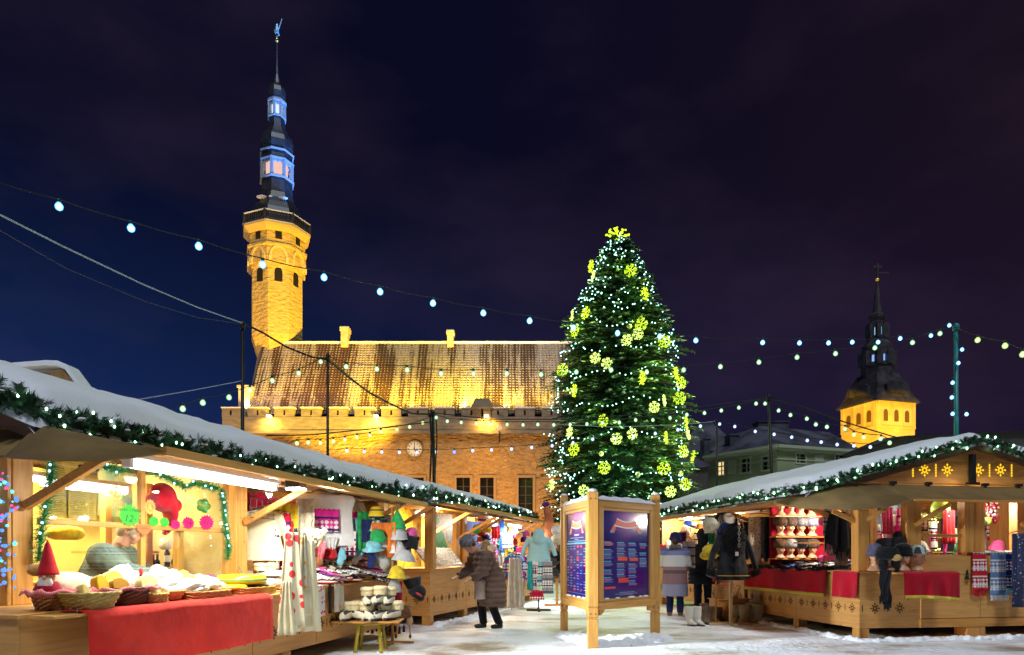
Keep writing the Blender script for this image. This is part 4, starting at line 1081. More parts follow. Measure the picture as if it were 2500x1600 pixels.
def hut(fr, name, label, y0, y1, rec, e, r, ze, zr, ry0, ry1, posts, boxh=1.0, out=-.55, hz_=2.3, snowT=.27, tone='pine', seed=0, back=None, braces=True, hatch=True, boxtone='ply', group='wooden market stalls', pattern=True, legs=(), gable_y=None, near_face=True):
 t = thing(name, label, 'market stall', fr.P(0, 0), fr.th, group)
 X = lambda i: -fr.s * i
 def bx(mb, i0, i1, a, b, c, d, mi=None):
  x0, x1 = sorted((X(i0), X(i1))); mb.box(x0, x1, min(a, b), max(a, b), c, d, mi)
 back = back if back is not None else 2 * r - e - .3
 wz, wy, wx = wood('z', tone), wood('y', tone), wood('x', tone)
 mb = MB(); ply = wood('y', boxtone)
 n = max(1, round((y1 - y0) / 1.6)); st = (y1 - y0) / n
 for k in range(n):
  bx(mb, 0, .03, y0 + k * st + .006, y0 + (k + 1) * st - .006, .19, boxh)
 bx(mb, .03, rec + .05, y0 + .03, y1, .2, boxh - .02)
 o = mb.build('counter_front', ply, t, bevel=.004)
 mb = MB(); bx(mb, .0, back, y0 - .002, y0 + .028, .192, boxh - .002); mb.build('counter_side', wood('x', boxtone), t, bevel=.004)
 for yy in [y0 + .09, (y0 + y1) / 2, y1 - .1] + list(legs):
  for ii in (.09, back - .1): mb = MB(); bx(mb, ii - .09, ii + .09, yy - .09, yy + .09, -.02, .189); mb.build('foot_block', wz, t, bevel=.006)
 if pattern:
  mb = MB(); zc = .19 + (boxh - .19) * .36
  u, v = Vector((0, fr.s * 1.0, 0)), Vector((0, 0, 1))
  for k in range(n):
   c0 = y0 + k * st
   m_ = 5
   for j in range(m_):
    carve_flake(mb, Vector((X(-.004), c0 + st * (j + .5) / m_, zc)), u, v, .085)
    if j: carve_dots(mb, Vector((X(-.003), c0 + st * j / m_, zc)), u, v, .07)
  uu = Vector((1, 0, 0))
  if near_face:
   for j, ii in enumerate((.28, .74)):
    carve_flake(mb, Vector((X(ii), y0 - .006, zc)), uu, v, .095)
    carve_dots(mb, Vector((X(ii - .23), y0 - .005, zc)), uu, v, .07)
  mb.build('carved_snowflakes', M_carve, t)
 mb = MB(); bx(mb, -.04, rec + .1, y0 - .04, y1, boxh + .001, boxh + .03); mb.build('counter_top', wy, t, bevel=.004)
 for yp in posts:
  mb = MB(); bx(mb, rec, rec + .11, yp - .1, yp + .1, boxh + .03, 2.5); bx(mb, rec + .004, rec + .106, yp - .145, yp - .105, boxh + .03, 2.498)
  mb.build('post', wz, t, bevel=.006)
  if braces:
   mb = MB(); q = Vector((X(rec - .02), yp, 1.83)); w_ = Vector((X(out + .5), yp, hz_ + .0)); mb.bar(q, w_, .06, .075); mb.build('strut', wy, t, bevel=.005)
 mb = MB(); bx(mb, rec - .02, rec + .12, min(posts) - .1, max(posts) + .1, 2.42, 2.56); mb.build('top_beam', wy, t, bevel=.006)
 if hatch:
  pp = sorted(posts)
  for a, b in zip(pp, pp[1:]):
   mb = MB(); i0, i1 = rec - .04, out
   v = [(X(i0), a + .02, 2.43), (X(i0), b - .02, 2.43), (X(i1), b - .02, hz_), (X(i1), a + .02, hz_)]
   v += [(x, y, z + .025) for x, y, z in v]
   mb.add(v, [(0, 1, 2, 3), (7, 6, 5, 4), (0, 4, 5, 1), (1, 5, 6, 2), (2, 6, 7, 3), (3, 7, 4, 0)])
   bx(mb, out - .012, out + .045, a + .01, b - .01, hz_ - .035, hz_ + .04)
   bx(mb, rec - .3, rec - .34, a + .03, b - .03, 2.36, 2.402)
   mb.build('raised_hatch', wy, t, bevel=.003)
 mb = MB()
 for k in range(int((y1 - ry0) / .14)):
  a = ry0 + .25 + k * .14; bx(mb, back, back + .025, a, a + .136, .2, 2.55)
 mb.build('back_wall', wood('z', tone), t)
 mb = MB(); bx(mb, rec, back, y0 + .3, y1, .15, .2); mb.build('floor_boards', wx, t)
 e2 = 2 * r - e; sl = (zr - ze) / (r - e)
 mb = MB()
 for (ia, za, ib, zb) in ((e, ze, r, zr), (e2, ze, r, zr)):
  v = [(X(ia), ry0, za), (X(ia), ry1, za), (X(ib), ry1, zb), (X(ib), ry0, zb)]
  v += [(x, y, z - .035) for x, y, z in v]
  mb.add(v, [(0, 1, 2, 3), (7, 6, 5, 4), (0, 4, 5, 1), (1, 5, 6, 2), (2, 6, 7, 3), (3, 7, 4, 0)])
 rf = mb.build('roof', wood('x', tone), t)
 mb = MB(); bx(mb, e - .03, e, ry0, ry1, ze - .16, ze + .02); mb.build('eave_board', wood('y', 'dark'), rf)
 mb = MB()
 for (ia, za, ib, zb) in ((e, ze, r, zr), (e2, ze, r, zr)):
  mb.bar((X(ia), ry0 - .015, za - .07), (X(ib), ry0 - .015, zb - .07), .03, .16)
 mb.build('verge_board', wood('x', 'dark'), rf)
 gy = gable_y if gable_y is not None else ry0 + .15
 mb = MB(); g0, g1 = e + .08, e2 - .08
 zt0 = ze + sl * .08 - .04
 mb.prism([(X(g0), 2.45), (X(g0), zt0), (X(r), zr - .04), (X(g1), zt0), (X(g1), 2.45)], gy, gy + .03)
 mb.build('gable_boards', wood('x', tone), t)
 mb = MB(); mb.prism([(X(g0), 2.45), (X(g0), zt0), (X(r), zr - .04), (X(g1), zt0), (X(g1), 2.45)], ry1 - .2, ry1 - .17); mb.build('far_gable_boards', wood('x', tone), t)
 snow_slab(fr, 'roof_snow', t, e, r, ze, zr, ry0 - .1, ry1 + .1, snowT, seed)
 return t
h1 = hut(LF, 'market_stall', 'long left stall with cheese window and wool bay under one thick snow roof', -.30, 6.95, .9, .40, 2.10, 2.50, 3.12, .2, 7.9,
         [.54, 3.73, 6.92], boxh=.93, seed=1, gable_y=.56, tone='gold', legs=(), out=-.55, hz_=2.27, snowT=.36)
def lx(fr, i, y, z): return Vector((-fr.s * i, y, z))
mb = MB()
mb.add([lx(LF, .5, .55, 2.58), lx(LF, 4.0, .55, 2.62), lx(LF, 4.0, -.05, 2.17), lx(LF, .35, -.05, 2.17)], [(0, 1, 2, 3)])
mb.build('gable_awning', M_canvas, h1, solid=.02)
mb = MB(True)
A = lx(LF, -.55, .60, 2.265); B = lx(LF, -.64, .10, 2.15); Cc = lx(LF, -.56, -.10, 2.10); D_ = lx(LF, -.1, -.16, 2.11); E_ = lx(LF, .40, -.06, 2.16); T1 = lx(LF, .36, .66, 2.42); T2 = lx(LF, .36, .2, 2.46)
mb.add([A, B, Cc, D_, E_, T2, T1], [(0, 1, 5, 6), (1, 2, 5), (2, 3, 5), (3, 4, 5)])
mb.build('corner_canopy', M_canvas, h1, solid=.015, sub=0)
h3 = hut(L3, 'market_stall', 'stall with yellow painted backdrop and jewellery board beyond the wool bay', -.1, 3.9, .9, -.1, 2.0, 2.50, 3.12, -.7, 3.7,
         [-.2, 1.85, 3.75], boxh=1.10, seed=4, tone='gold', hz_=2.36, out=-.62, pattern=True)
h4 = hut(L3, 'market_stall', 'stall with bright knitwear racks at the far end of the left row', 4.05, 7.6, .9, -.1, 2.0, 2.50, 3.12, 3.72, 7.3,
         [4.3, 7.6], boxh=1.05, seed=9, tone='pine', hz_=2.36, out=-.62)
mb = MB(); mb.box(-.13, .05, -.08, .1, 1.13, 2.45); mb.build('post', wood('z', 'gold'), h3, bevel=.006)
h5 = hut(RF, 'market_stall', 'right stall with carved gable, red draped counter and shelves of fur hats', 0.0, 3.6, .85, -.56, 2.76, 2.50, 3.44, .6, 4.1,
         [.95, 3.55], boxh=1.10, seed=14, out=-.95, hz_=2.3, back=5.4, tone='pine', gable_y=.66)
h6 = hut(RF, 'market_stall', 'right hand stall with hats and scarves behind the two shoppers', 3.75, 8.6, .85, -.56, 2.76, 2.50, 3.44, 4.12, 8.2,
         [3.95, 8.5], boxh=1.05, seed=21, out=-.95, hz_=2.3, back=5.4, tone='pine')
def rb(name, m, *boxes, bevel=.004, par=None):
 mb = MB()
 for (i0, i1, a, b, c, d) in boxes:
  mb.box(min(i0, i1), max(i0, i1), a, b, c, d)
 return mb.build(name, m, par or h5, bevel=bevel)
wz, wy, wx = wood('z', 'pine'), wood('y', 'pine'), wood('x', 'pine')
rb('corner_post', wz, (-.02, .18, .0, .18, 1.13, 2.14))
rb('front_post', wz, (.92, 1.08, .05, .2, 1.13, 2.36))
rb('front_post', wz, (1.08, 1.2, .06, .2, 1.36, 2.36))
for i0 in (2.02, 2.22): rb('front_post', wz, (i0, i0 + .19, .04, .2, 1.36, 2.36))
rb('front_post', wz, (3.05, 3.2, .04, .2, 1.36, 2.36))
rb('front_hatch', wood('x', 'ply'), (1.12, 2.26, -.035, .0, 1.07, 1.385))
rb('front_hatch', wood('x', 'ply'), (2.27, 2.40, -.035, .0, 1.07, 1.385))
rb('front_panel', wood('x', 'ply'), (1.12, 2.245, -.03, .0, .34, 1.06)); rb('front_panel', wood('x', 'ply'), (2.255, 3.45, -.03, .0, .34, 1.06)); rb('front_panel', wood('x', 'ply'), (3.46, 4.8, -.03, .0, .34, 1.06))
rb('base_rail', wx, (1.1, 4.8, -.045, .0, .19, .33))
rb('foot_block', wz, (2.0, 2.35, -.03, .25, -.02, .19)); rb('foot_block', wz, (3.9, 4.2, -.03, .25, -.02, .19))
mb = MB(); mb.lathe([(.045, 0), (.045, .012), (.02, .02), (.026, .05), (.014, .07), (.02, .1), (.008, .16)], 8, (1.98, -.05, .99)); mb.build('iron_latch', M_black, h5)
rb('window_rail', wx, (.18, .95, .9, .94, 1.72, 1.77), (1.2, 2.02, .1, .14, 1.70, 1.75), (1.2, 2.02, .1, .14, 1.36, 1.40), (2.41, 3.05, .1, .14, 2.36, 2.42))
rb('window_pane', glassmat(), (1.2, 2.02, .12, .125, 1.40, 2.42), bevel=0)
for (a, b) in (((1.05, .02, 1.9), (1.55, -.16, 2.24)), ((.1, .05, 1.95), (.42, -.10, 2.16)), ((.0, .1, 1.95), (-.4, .12, 2.12)), ((3.1, .02, 1.9), (3.5, -.16, 2.24))):
 mb = MB(); mb.bar(a, b, .06, .07); mb.build('strut', wx, h5, bevel=.004)
mb = MB(); mb.add([lx(RF, .76, .60, 2.62), lx(RF, 6.0, .60, 2.62), lx(RF, 6.0, -.25, 2.29), lx(RF, .76, -.25, 2.29)], [(0, 1, 2, 3)]); mb.build('gable_awning', M_canvas, h5, solid=.02)
mb = MB(); mb.box(.8, 6.0, -.27, -.23, 2.27, 2.31); mb.build('awning_batten', wx, h5)
mb = MB(True)
A = lx(RF, -.95, .87, 2.31); B = lx(RF, -1.0, .14, 2.16); Cc = lx(RF, -.33, -.27, 2.12); D_ = lx(RF, .3, -.3, 2.17); E_ = lx(RF, .78, -.24, 2.29); T1 = lx(RF, -.4, .85, 2.55); T2 = lx(RF, .1, .62, 2.62); T3 = lx(RF, .76, .6, 2.63)
mb.add([A, B, Cc, D_, E_, T3, T2, T1], [(0, 1, 7), (1, 2, 6, 7), (2, 3, 6), (3, 4, 5, 6)]); mb.build('corner_canopy', M_canvas, h5, solid=.015)
mb = MB(True); mb.tube([(.3 + k * .6, .56 - .01, 2.655) for k in range(10)], .008, 5); mb.build('awning_cable', mat('copper_cable', (.45, .2, .08), rough=.4), h5)
for ii in (1.05, 1.75, 2.9, 3.6): mb = MB(); mb.box(ii - .05, ii + .05, .50, .58, 2.63, 2.68).box(ii - .015, ii + .015, .52, .55, 2.60, 2.64); mb.build('clamp', M_black, h5)
mb = MB(); mb.box(2.66, 2.74, .56, .64, 2.68, 3.2).box(2.6, 2.8, .54, .64, 2.66, 2.70); mb.build('bracket_pipe', M_black, h5)
M_cut = glow('lit_cutout', (1, .62, .02), 1.3)
for k, px in enumerate((2257.6, 2313, 2389, 2443)):
 mb = MB(); c = RF.on_cross(.655, px, 1148); ii = RF.i_at(.655, px); carve_flake(mb, Vector((ii, .652, RF.z_at(ii, .655, 1148))), Vector((1, 0, 0)), Vector((0, 0, 1)), .12); mb.build('snowflake_cutout', M_cut, h5)
for px in (2229, 2285, 2416, 2470):
 mb = MB(); ii = RF.i_at(.655, px); carve_dots(mb, Vector((ii, .652, RF.z_at(ii, .655, 1149))), Vector((1.6, 0, 0)), Vector((0, 0, 1.3)), .12); mb.build('dotted_cutout', M_cut, h5)
M_redwall = fabric('red_backing', (.42, .01, .03), (.32, .008, .02))
mb = MB(); mb.box(.15, 2.6, 2.95, 2.98, 1.1, 2.5); mb.build('red_backing', M_redwall, h5)
for z in (1.33, 1.78, 2.2):
 mb = MB(); mb.box(.12, 1.62, 2.7, 2.95, z - .025, z); mb.build('shelf', wx, h5, bevel=.003)
 mb = MB(); mb.box(1.62, 2.3, 2.5, 2.95, z - .20, z - .175); mb.build('shelf', wx, h5, bevel=.003)
mb = MB(); mb.box(1.6, 1.66, 2.6, 2.9, 1.1, 2.5); mb.build('shelf_upright', wz, h5)
fh = thing('market_stall', 'stall roof with lit wooden gable and snow cap peeking over the left roof', 'market stall', (W(100, 900, 11).x, 11, 0), 0, 'wooden market stalls')
def fhp(px, py): p = W(px, py, 11) - Vector((fh.location.x, 11, 0)); return (p.x, p.z)
a, b, c, d = fhp(-150, 966), fhp(55, 912), fhp(140, 897), fhp(196, 955)
mb = MB(); mb.prism([(a[0], .2), a, b, c, d, (d[0], .2)], .1, .34); mb.build('gable_boards', wood('z', 'pale'), fh)
mb = MB(True)
prof_ = [fhp(*q) for q in ((-170, 944), (30, 898), (110, 892), (138, 893), (158, 902), (188, 942), (206, 968))]
for k, y in enumerate((0, .12, 1.5, 3, 4.6)):
 pass
def ff(u, v):
 n = len(prof_) - 1; q = min(int(u * n), n - 1); tt = u * n - q
 x = prof_[q][0] * (1 - tt) + prof_[q + 1][0] * tt; z = prof_[q][1] * (1 - tt) + prof_[q + 1][1] * tt
 return (x, v * .35, z + .09 * math.sqrt(max(0, 1 - max(0, 1 - v / .06) ** 2)))
mb.grid(ff, 24, 40)
mb.grid(lambda u, v: (ff(1 - u, 0)[0], v * .35, ff(1 - u, 0)[2]), 24, 4)
mb.build('roof_snow', M_snow, fh)
mb = MB(); mb.box(a[0], d[0], .12, .33, -.02, .2); mb.build('base', wood('x', 'dark'), fh)
lamp('POINT', (-1.2, -1.2, 2.6), 25, (1, .7, .35), .2, parent=fh)
def gpath(fr, pts): return [fr.P(*p) for p in pts]
fir_garland('fir garland with white lights along the big left roof edge, the nearest one', gpath(LF, [(2.0, .12, 3.14), (.36, .10, 2.60), (.30, .25, 2.53), (.30, 4.0, 2.53), (.30, 7.8, 2.53), (.5, 7.98, 2.56)]), 3, 120, .155, bulbs=100, br=.011, snowy=.10)
fir_garland('fir garland along the second left roof edge behind the first', gpath(L3, [(1.6, -.8, 2.95), (-.18, -.85, 2.53), (-.20, 3.3, 2.53), (-.2, 7.35, 2.53)]), 5, 80, .16, bulbs=95, br=.017, snowy=.12)
fir_garland('fir garland following the right stall gable down to its long eave', gpath(RF, [(5.4, .5, 2.72), (2.76, .46, 3.47), (-.60, .48, 2.55), (-.66, .7, 2.52), (-.66, 4.0, 2.52), (-.66, 8.2, 2.52)]), 6, 84, .115, bulbs=100, br=.019, snowy=.12, light=glow('garland_bulb_green', (.4, 1, .55), 6))
rb('front_flap', wx, (.30, 1.42, -.47, -.04, 1.09, 1.12))
# ================================================================== SOFT GOODS HELPERS
def rot2(p, a): return (p[0] * math.cos(a) - p[1] * math.sin(a), p[0] * math.sin(a) + p[1] * math.cos(a))
def cloth(name, w, h, m, folds=5, amp=.02, top=1.0, bot=1.0, seed=0, solid=.008, parent=None, ragged=0, nu=28, nv=16, sag=0):
 """cloth hanging from z=0 down to -h in the xz plane"""
 mb = MB(True)
 def fn(u, v):
  k = top + (bot - top) * v
  x = (u - .5) * w * k
  y = amp * (.4 + .6 * v) * math.sin(u * folds * 2 * PI + seed + 1.5 * noise.noise(Vector((u * 3, v * 2, seed))))
  z = -h * v - sag * math.sin(u * PI) * (1 - v)
  if v > .98: z += ragged * (rnd() - .5)
  return (x, y, z)
 mb.grid(fn, nu, nv)
 return mb.build(name, m, parent, solid=solid)
def drape(name, fr_pts, drop, m, amp=.02, folds=6, parent=None, seed=0, outward=(0, -1, 0), bottom=None):
 """cloth lying over an edge: fr_pts world points along the edge"""
 P = [Vector(p) for p in fr_pts]; O = P[0].copy(); out = Vector(outward); mb = MB(True)
 n = 40; nv = 14
 L_ = sum((b - a).length for a, b in zip(P, P[1:]))
 def pt(s_):
  s_ *= L_
  for a, b in zip(P, P[1:]):
   l = (b - a).length
   if s_ <= l + 1e-6: return a.lerp(b, min(1, s_ / l))
   s_ -= l
  return P[-1]
 def fn(u, v):
  p = pt(u)
  if v < .18:
   q = p - out * (.25 * (1 - v / .18)) + Vector((0, 0, .008))
  else:
   t = (v - .18) / .82
   q = p + Vector((0, 0, -drop * t)) + out * (.012 + amp * t * (.6 + math.sin(u * folds * 2 * PI + seed) + .6 * math.sin(u * folds * 4.7 + seed * 2)))
   if bottom: q.z += bottom(u) * t
  return q - O
 mb.grid(fn, n, nv)
 o = mb.build(name, m, parent, solid=.006); 
 if parent is None: o.location = O
 return o
def woven(name, c1, c2, sc=60):
 key = 'woven_' + name
 if key in MC: return MC[key]
 m = bpy.data.materials.new(key); MC[key] = m; m.use_nodes = True
 nt = m.node_tree; N, L = nt.nodes, nt.links; b = N['Principled BSDF']
 tc = N.new('ShaderNodeTexCoord'); br = N.new('ShaderNodeTexBrick'); br.inputs['Scale'].default_value = sc
 br.inputs['Color1'].default_value = (*c1, 1); br.inputs['Color2'].default_value = tuple(a * .7 for a in c1) + (1,); br.inputs['Mortar'].default_value = (*c2, 1)
 br.inputs['Mortar Size'].default_value = .03; br.inputs['Brick Width'].default_value = .9; br.inputs['Row Height'].default_value = .45
 mp = N.new('ShaderNodeMapping'); mp.inputs['Rotation'].default_value = (PI / 2, 0, .3); L.new(tc.outputs['Object'], mp.inputs[0])
 L.new(mp.outputs[0], br.inputs['Vector']); L.new(br.outputs['Color'], b.inputs['Base Color']); b.inputs['Roughness'].default_value = .7
 return m
def basket(label, loc, rz, w, d, h, c, flare=1.25, group='baskets on the cheese counter', rim=True, dark=None):
 m = woven('b%.2f%.2f' % (c[0], c[1]), c, dark or tuple(a * .25 for a in c), 30)
 t = thing('basket', label, 'basket', loc, rz, group)
 mb = MB()
 n = 44; rows = max(5, int(h / .016))
 prof_ = [(.02, .004)] + [(.5 * (1 / flare + (1 - 1 / flare) * k / rows), h * k / rows) for k in range(rows + 1)]
 def wob(tt, k):
  sq_ = 1 / (abs(math.cos(tt)) ** 3.2 + abs(math.sin(tt)) ** 3.2) ** (1 / 3.2)
  return sq_ * (1 + (.035 if (k + int(tt / (2 * PI) * 22 + .5)) % 2 else -.02) * (1 if k else 0))
 mb.lathe(prof_, n, sx=w, sy=d, cap=True, wob=wob)
 mb.lathe([(r_ * .93, z) for r_, z in prof_[:0:-1]] + [(.02, .01)], n, sx=w, sy=d, cap=False, wob=lambda tt, k: 1 / (abs(math.cos(tt)) ** 3.2 + abs(math.sin(tt)) ** 3.2) ** (1 / 3.2))
 mb.build('basket_body', m, t)
 if rim:
  mb = MB(True); P = []
  for k in range(45):
   tt = 2 * PI * k / 44; s_ = 1 / (abs(math.cos(tt)) ** 3.2 + abs(math.sin(tt)) ** 3.2) ** (1 / 3.2)
   P.append((math.cos(tt) * w * .5 * s_, math.sin(tt) * d * .5 * s_, h + .004 * math.sin(k * 3)))
  mb.tube(P, .010, 6, cap=False); mb.build('rim', m, t)
 return t
def lump(name, label, cat, loc, rz, sx, sy, sz, m, group=None, seed=0, amp=.12, n=16, rot=None):
 mb = MB(True); mb.ball((0, 0, 0), 1, n, n // 2 + 2)
 for i, v in enumerate(mb.v):
  p = Vector(v); k = 1 + amp * noise.noise(p * 1.7 + Vector((seed, seed * 2, 0))) + amp * .6 * noise.noise(p * 4 + Vector((seed, 0, 3)))
  z = max(-.75, p.z * k)
  mb.v[i] = (p.x * k * sx / 2, p.y * k * sy / 2, (z + .75) * sz / 1.75)
 o = mb.build(name, m); at(o, loc, rz, rot=rot); return ident(o, label, cat, group)
COLS = {'red': (.55, .02, .03), 'crimson': (.38, .01, .04), 'navy': (.015, .025, .10), 'blue': (.03, .12, .55), 'teal': (.02, .35, .38), 'sky blue': (.25, .62, .72), 'white': (.75, .74, .70), 'cream': (.68, .60, .42),
  'grey': (.28, .28, .29), 'black': (.012, .012, .014), 'charcoal': (.05, .05, .055), 'yellow': (.80, .58, .04), 'green': (.03, .38, .10), 'purple': (.20, .03, .28), 'pink': (.80, .12, .35), 'orange': (.75, .20, .03), 'brown': (.16, .07, .03), 'violet': (.35, .12, .55), 'lime': (.45, .65, .08), 'magenta': (.7, .03, .3), 'tan': (.42, .26, .12), 'linen': (.55, .52, .38)}
def fab(c):
 return fabric(c.replace(' ', '_'), COLS[c], tuple(v * .7 for v in COLS[c]), sc=14)
def patterned(name, c1, c2, c3=None, sz=40, st=(1, 1, 1)):
 """knit pattern in bands"""
 key = 'knit_' + name
 if key in MC: return MC[key]
 m = bpy.data.materials.new(key); MC[key] = m; m.use_nodes = True
 nt = m.node_tree; N, L = nt.nodes, nt.links; b = N['Principled BSDF']
 tc = N.new('ShaderNodeTexCoord'); mp = N.new('ShaderNodeMapping'); mp.inputs['Scale'].default_value = st; L.new(tc.outputs['Object'], mp.inputs[0])
 sp_ = N.new('ShaderNodeSeparateXYZ'); L.new(mp.outputs[0], sp_.inputs[0])
 def M2(op, a, b_=None):
  n_ = N.new('ShaderNodeMath'); n_.operation = op
  for k, q in enumerate((a, b_)):
   if q is None: continue
   if isinstance(q, (int, float)): n_.inputs[k].default_value = q
   else: L.new(q, n_.inputs[k])
  return n_.outputs[0]
 sx_ = M2('SINE', M2('MULTIPLY', sp_.outputs['X'], sz * 2.2)); sz_ = M2('SINE', M2('MULTIPLY', sp_.outputs['Z'], sz * 2.2)); band = M2('SINE', M2('MULTIPLY', sp_.outputs['Z'], sz * .45))
 v = M2('MULTIPLY', M2('GREATER_THAN', M2('ADD', sx_, sz_), .1), M2('GREATER_THAN', band, -.2))
 v2 = M2('GREATER_THAN', M2('SINE', M2('MULTIPLY', sp_.outputs['Z'], sz * .9)), .86)
 mx_ = N.new('ShaderNodeMix'); mx_.data_type = 'RGBA'; mx_.inputs[6].default_value = (*c1, 1); mx_.inputs[7].default_value = (*c2, 1); L.new(v, mx_.inputs[0])
 mx2 = N.new('ShaderNodeMix'); mx2.data_type = 'RGBA'; L.new(v2, mx2.inputs[0]); L.new(mx_.outputs[2], mx2.inputs[6]); mx2.inputs[7].default_value = (*(c3 or c2), 1)
 L.new(mx2.outputs[2], b.inputs['Base Color']); b.inputs['Roughness'].default_value = .95; b.inputs['Specular IOR Level'].default_value = .1
 return m
def spots(name, c1, c2, sc=22, thr=.28):
 key = 'spots_' + name
 if key in MC: return MC[key]
 m = bpy.data.materials.new(key); MC[key] = m; m.use_nodes = True
 nt = m.node_tree; N, L = nt.nodes, nt.links; b = N['Principled BSDF']
 tc = N.new('ShaderNodeTexCoord'); v = N.new('ShaderNodeTexVoronoi'); v.inputs['Scale'].default_value = sc; L.new(tc.outputs['Object'], v.inputs['Vector'])
 r = N.new('ShaderNodeValToRGB'); r.color_ramp.interpolation = 'CONSTANT'; r.color_ramp.elements[0].color = (*c2, 1); r.color_ramp.elements[1].position = thr; r.color_ramp.elements[1].color = (*c1, 1)
 L.new(v.outputs['Distance'], r.inputs[0]); L.new(r.outputs[0], b.inputs['Base Color']); b.inputs['Roughness'].default_value = .95
 return m
def fur(o_mb, n, length, seed=0, w_=.004, down=.3):
 """short tufts standing on the faces of a closed mesh builder"""
 rs = random.Random(seed); fs = list(o_mb.f); vs = o_mb.v
 for _ in range(n):
  f = rs.choice(fs)
  if len(f) > 4: continue
  a, b, c = (Vector(vs[f[0]]), Vector(vs[f[1]]), Vector(vs[f[2]]))
  nn = (b - a).cross(c - a)
  if nn.length < 1e-9: continue
  nn.normalize(); p = a.lerp(c, rs.random()).lerp(b, rs.random() * .5)
  d = (nn + Vector((rs.gauss(0, .4), rs.gauss(0, .4), rs.gauss(0, .4) - down))).normalized() * length * rs.uniform(.5, 1.2)
  s_ = d.cross(Vector((rs.random(), rs.random(), rs.random()))).normalized() * w_
  o_mb.add([p - s_, p + s_, p + d], [(0, 1, 2)])
 return o_mb
def hatmesh(kind, r, seed=0):
 mb = MB(True)
 if kind == 'beanie': mb.lathe([(r * .96, -.02), (r * 1.05, 0), (r * 1.06, r * .35), (r * .98, r * .4), (r * .95, r * .8), (r * .75, r * 1.2), (r * .4, r * 1.42), (.01, r * 1.48)], 20, wob=lambda t, k: 1 + .03 * math.sin(t * 10 + k) + .04 * math.sin(t * 2 + seed))
 elif kind == 'cone': mb.lathe([(r * 1.05, 0), (r * 1.0, r * .3), (r * .8, r * 1.0), (r * .45, r * 1.7), (r * .18, r * 2.2), (.008, r * 2.5)], 20, wob=lambda t, k: 1 + .06 * math.sin(t * 3 + seed + k * .3))
 elif kind == 'bell': mb.lathe([(r * 1.35, 0), (r * 1.3, r * .06), (r * 1.08, r * .35), (r * .95, r * .9), (r * .75, r * 1.35), (r * .35, r * 1.6), (.01, r * 1.66)], 22, wob=lambda t, k: 1 + .05 * math.sin(t * 3 + seed + k * .4))
 elif kind == 'mushroom': mb.lathe([(r * 1.5, 0), (r * 1.52, r * .05), (r * 1.25, r * .5), (r * .95, r * .95), (r * .5, r * 1.25), (.01, r * 1.32)], 22, wob=lambda t, k: 1 + .05 * math.sin(t * 2 + seed))
 elif kind == 'brim': mb.lathe([(r * 1.5, r * .1), (r * 1.52, r * .14), (r * 1.05, r * .16), (r * 1.0, r * .5), (r * .96, r * .95), (r * .7, r * 1.2), (.01, r * 1.28)], 22, wob=lambda t, k: 1 + .03 * math.sin(t * 3 + seed))
 elif kind == 'ushanka':
  mb.lathe([(r * 1.0, -.01), (r * 1.22, r * .1), (r * 1.25, r * .5), (r * 1.12, r * .75), (r * 1.05, r * 1.1), (r * .7, r * 1.35), (.01, r * 1.42)], 18, wob=lambda t, k: 1 + .05 * math.sin(t * 5 + seed + k))
 elif kind == 'round_fur':
  mb.lathe([(r * .95, -.01), (r * 1.15, r * .12), (r * 1.22, r * .6), (r * 1.1, r * 1.1), (r * .7, r * 1.42), (.01, r * 1.5)], 18, wob=lambda t, k: 1 + .04 * math.sin(t * 4 + seed + k))
 return mb
def hat(kind, r, m, label, loc, rz=0, group=None, rot=None, furry=0, seed=0, name='hat', cat='hat'):
 mb = hatmesh(kind, r, seed)
 if furry: fur(mb, furry, r * .22, seed, r * .03, down=.1)
 o = mb.build(name, m); at(o, loc, rz, rot=rot); return ident(o, label, cat, group)
def headpieces(mb, s_=1.0, o=(0, 0, 0), face=1):
 O = Vector(o)
 def q(*p): return O + Vector(p) * s_
 mb.ball(q(0, .01, .135), .082 * s_, 18, 12, sx=.92, sy=1.12, sz=1.12)
 mb.ball(q(0, -.035, .085), .052 * s_, 14, 10, sx=.95, sy=.95, sz=1.15)
 mb.ball(q(0, -.062, .048), .022 * s_, 10, 8)
 mb.ball(q(0, -.088, .105), .013 * s_, 10, 8, sz=1.3); mb.tube([q(0, -.080, .14), q(0, -.094, .108)], [.007 * s_, .012 * s_], 8)
 mb.ball(q(0, -.082, .072), .013 * s_, 10, 6, sx=1.5, sz=.6)
 for k in (-1, 1):
  mb.ball(q(.083 * k, .015, .12), .02 * s_, 8, 6, sx=.45, sz=1.4); mb.ball(q(.032 * k, -.072, .148), .014 * s_, 8, 6, sx=1.5, sz=.6); mb.ball(q(.045 * k, -.05, .10), .026 * s_, 8, 6)
 mb.tube([q(0, .01, .09), q(0, .015, -.02)], [.055 * s_, .062 * s_], 14)
mb = MB(True); headpieces(mb)
mb.lathe([(.112, -.075), (.112, -.062), (.10, -.045), (.08, -.02), (.06, 0)], 18, (0, .01, 0), sx=1.1, sy=.8)
M_skinpl = mat('mannequin_plastic', (.66, .36, .20), rough=.35, spec=.5)
HEAD = blob('mannequin_head', mb, M_skinpl, vox=.007, smooth=3)
HEADME = HEAD.data; bpy.data.objects.remove(HEAD)
mb = MB()
for k in (-1, 1): mb.ball((.03 * k, -.083, .128), .009, 8, 6, sx=1.4, sz=.7)
eo = mb.build('eyes', mat('painted_eye', (.03, .02, .02), rough=.3)); EYEME = eo.data; bpy.data.objects.remove(eo)
mb = MB(True); mb.ball((0, -.094, .072), .012, 8, 5, sx=1.6, sy=.5, sz=.55); lo = mb.build('lips', mat('lips', (.45, .04, .04), rough=.4)); LIPME = lo.data; bpy.data.objects.remove(lo)
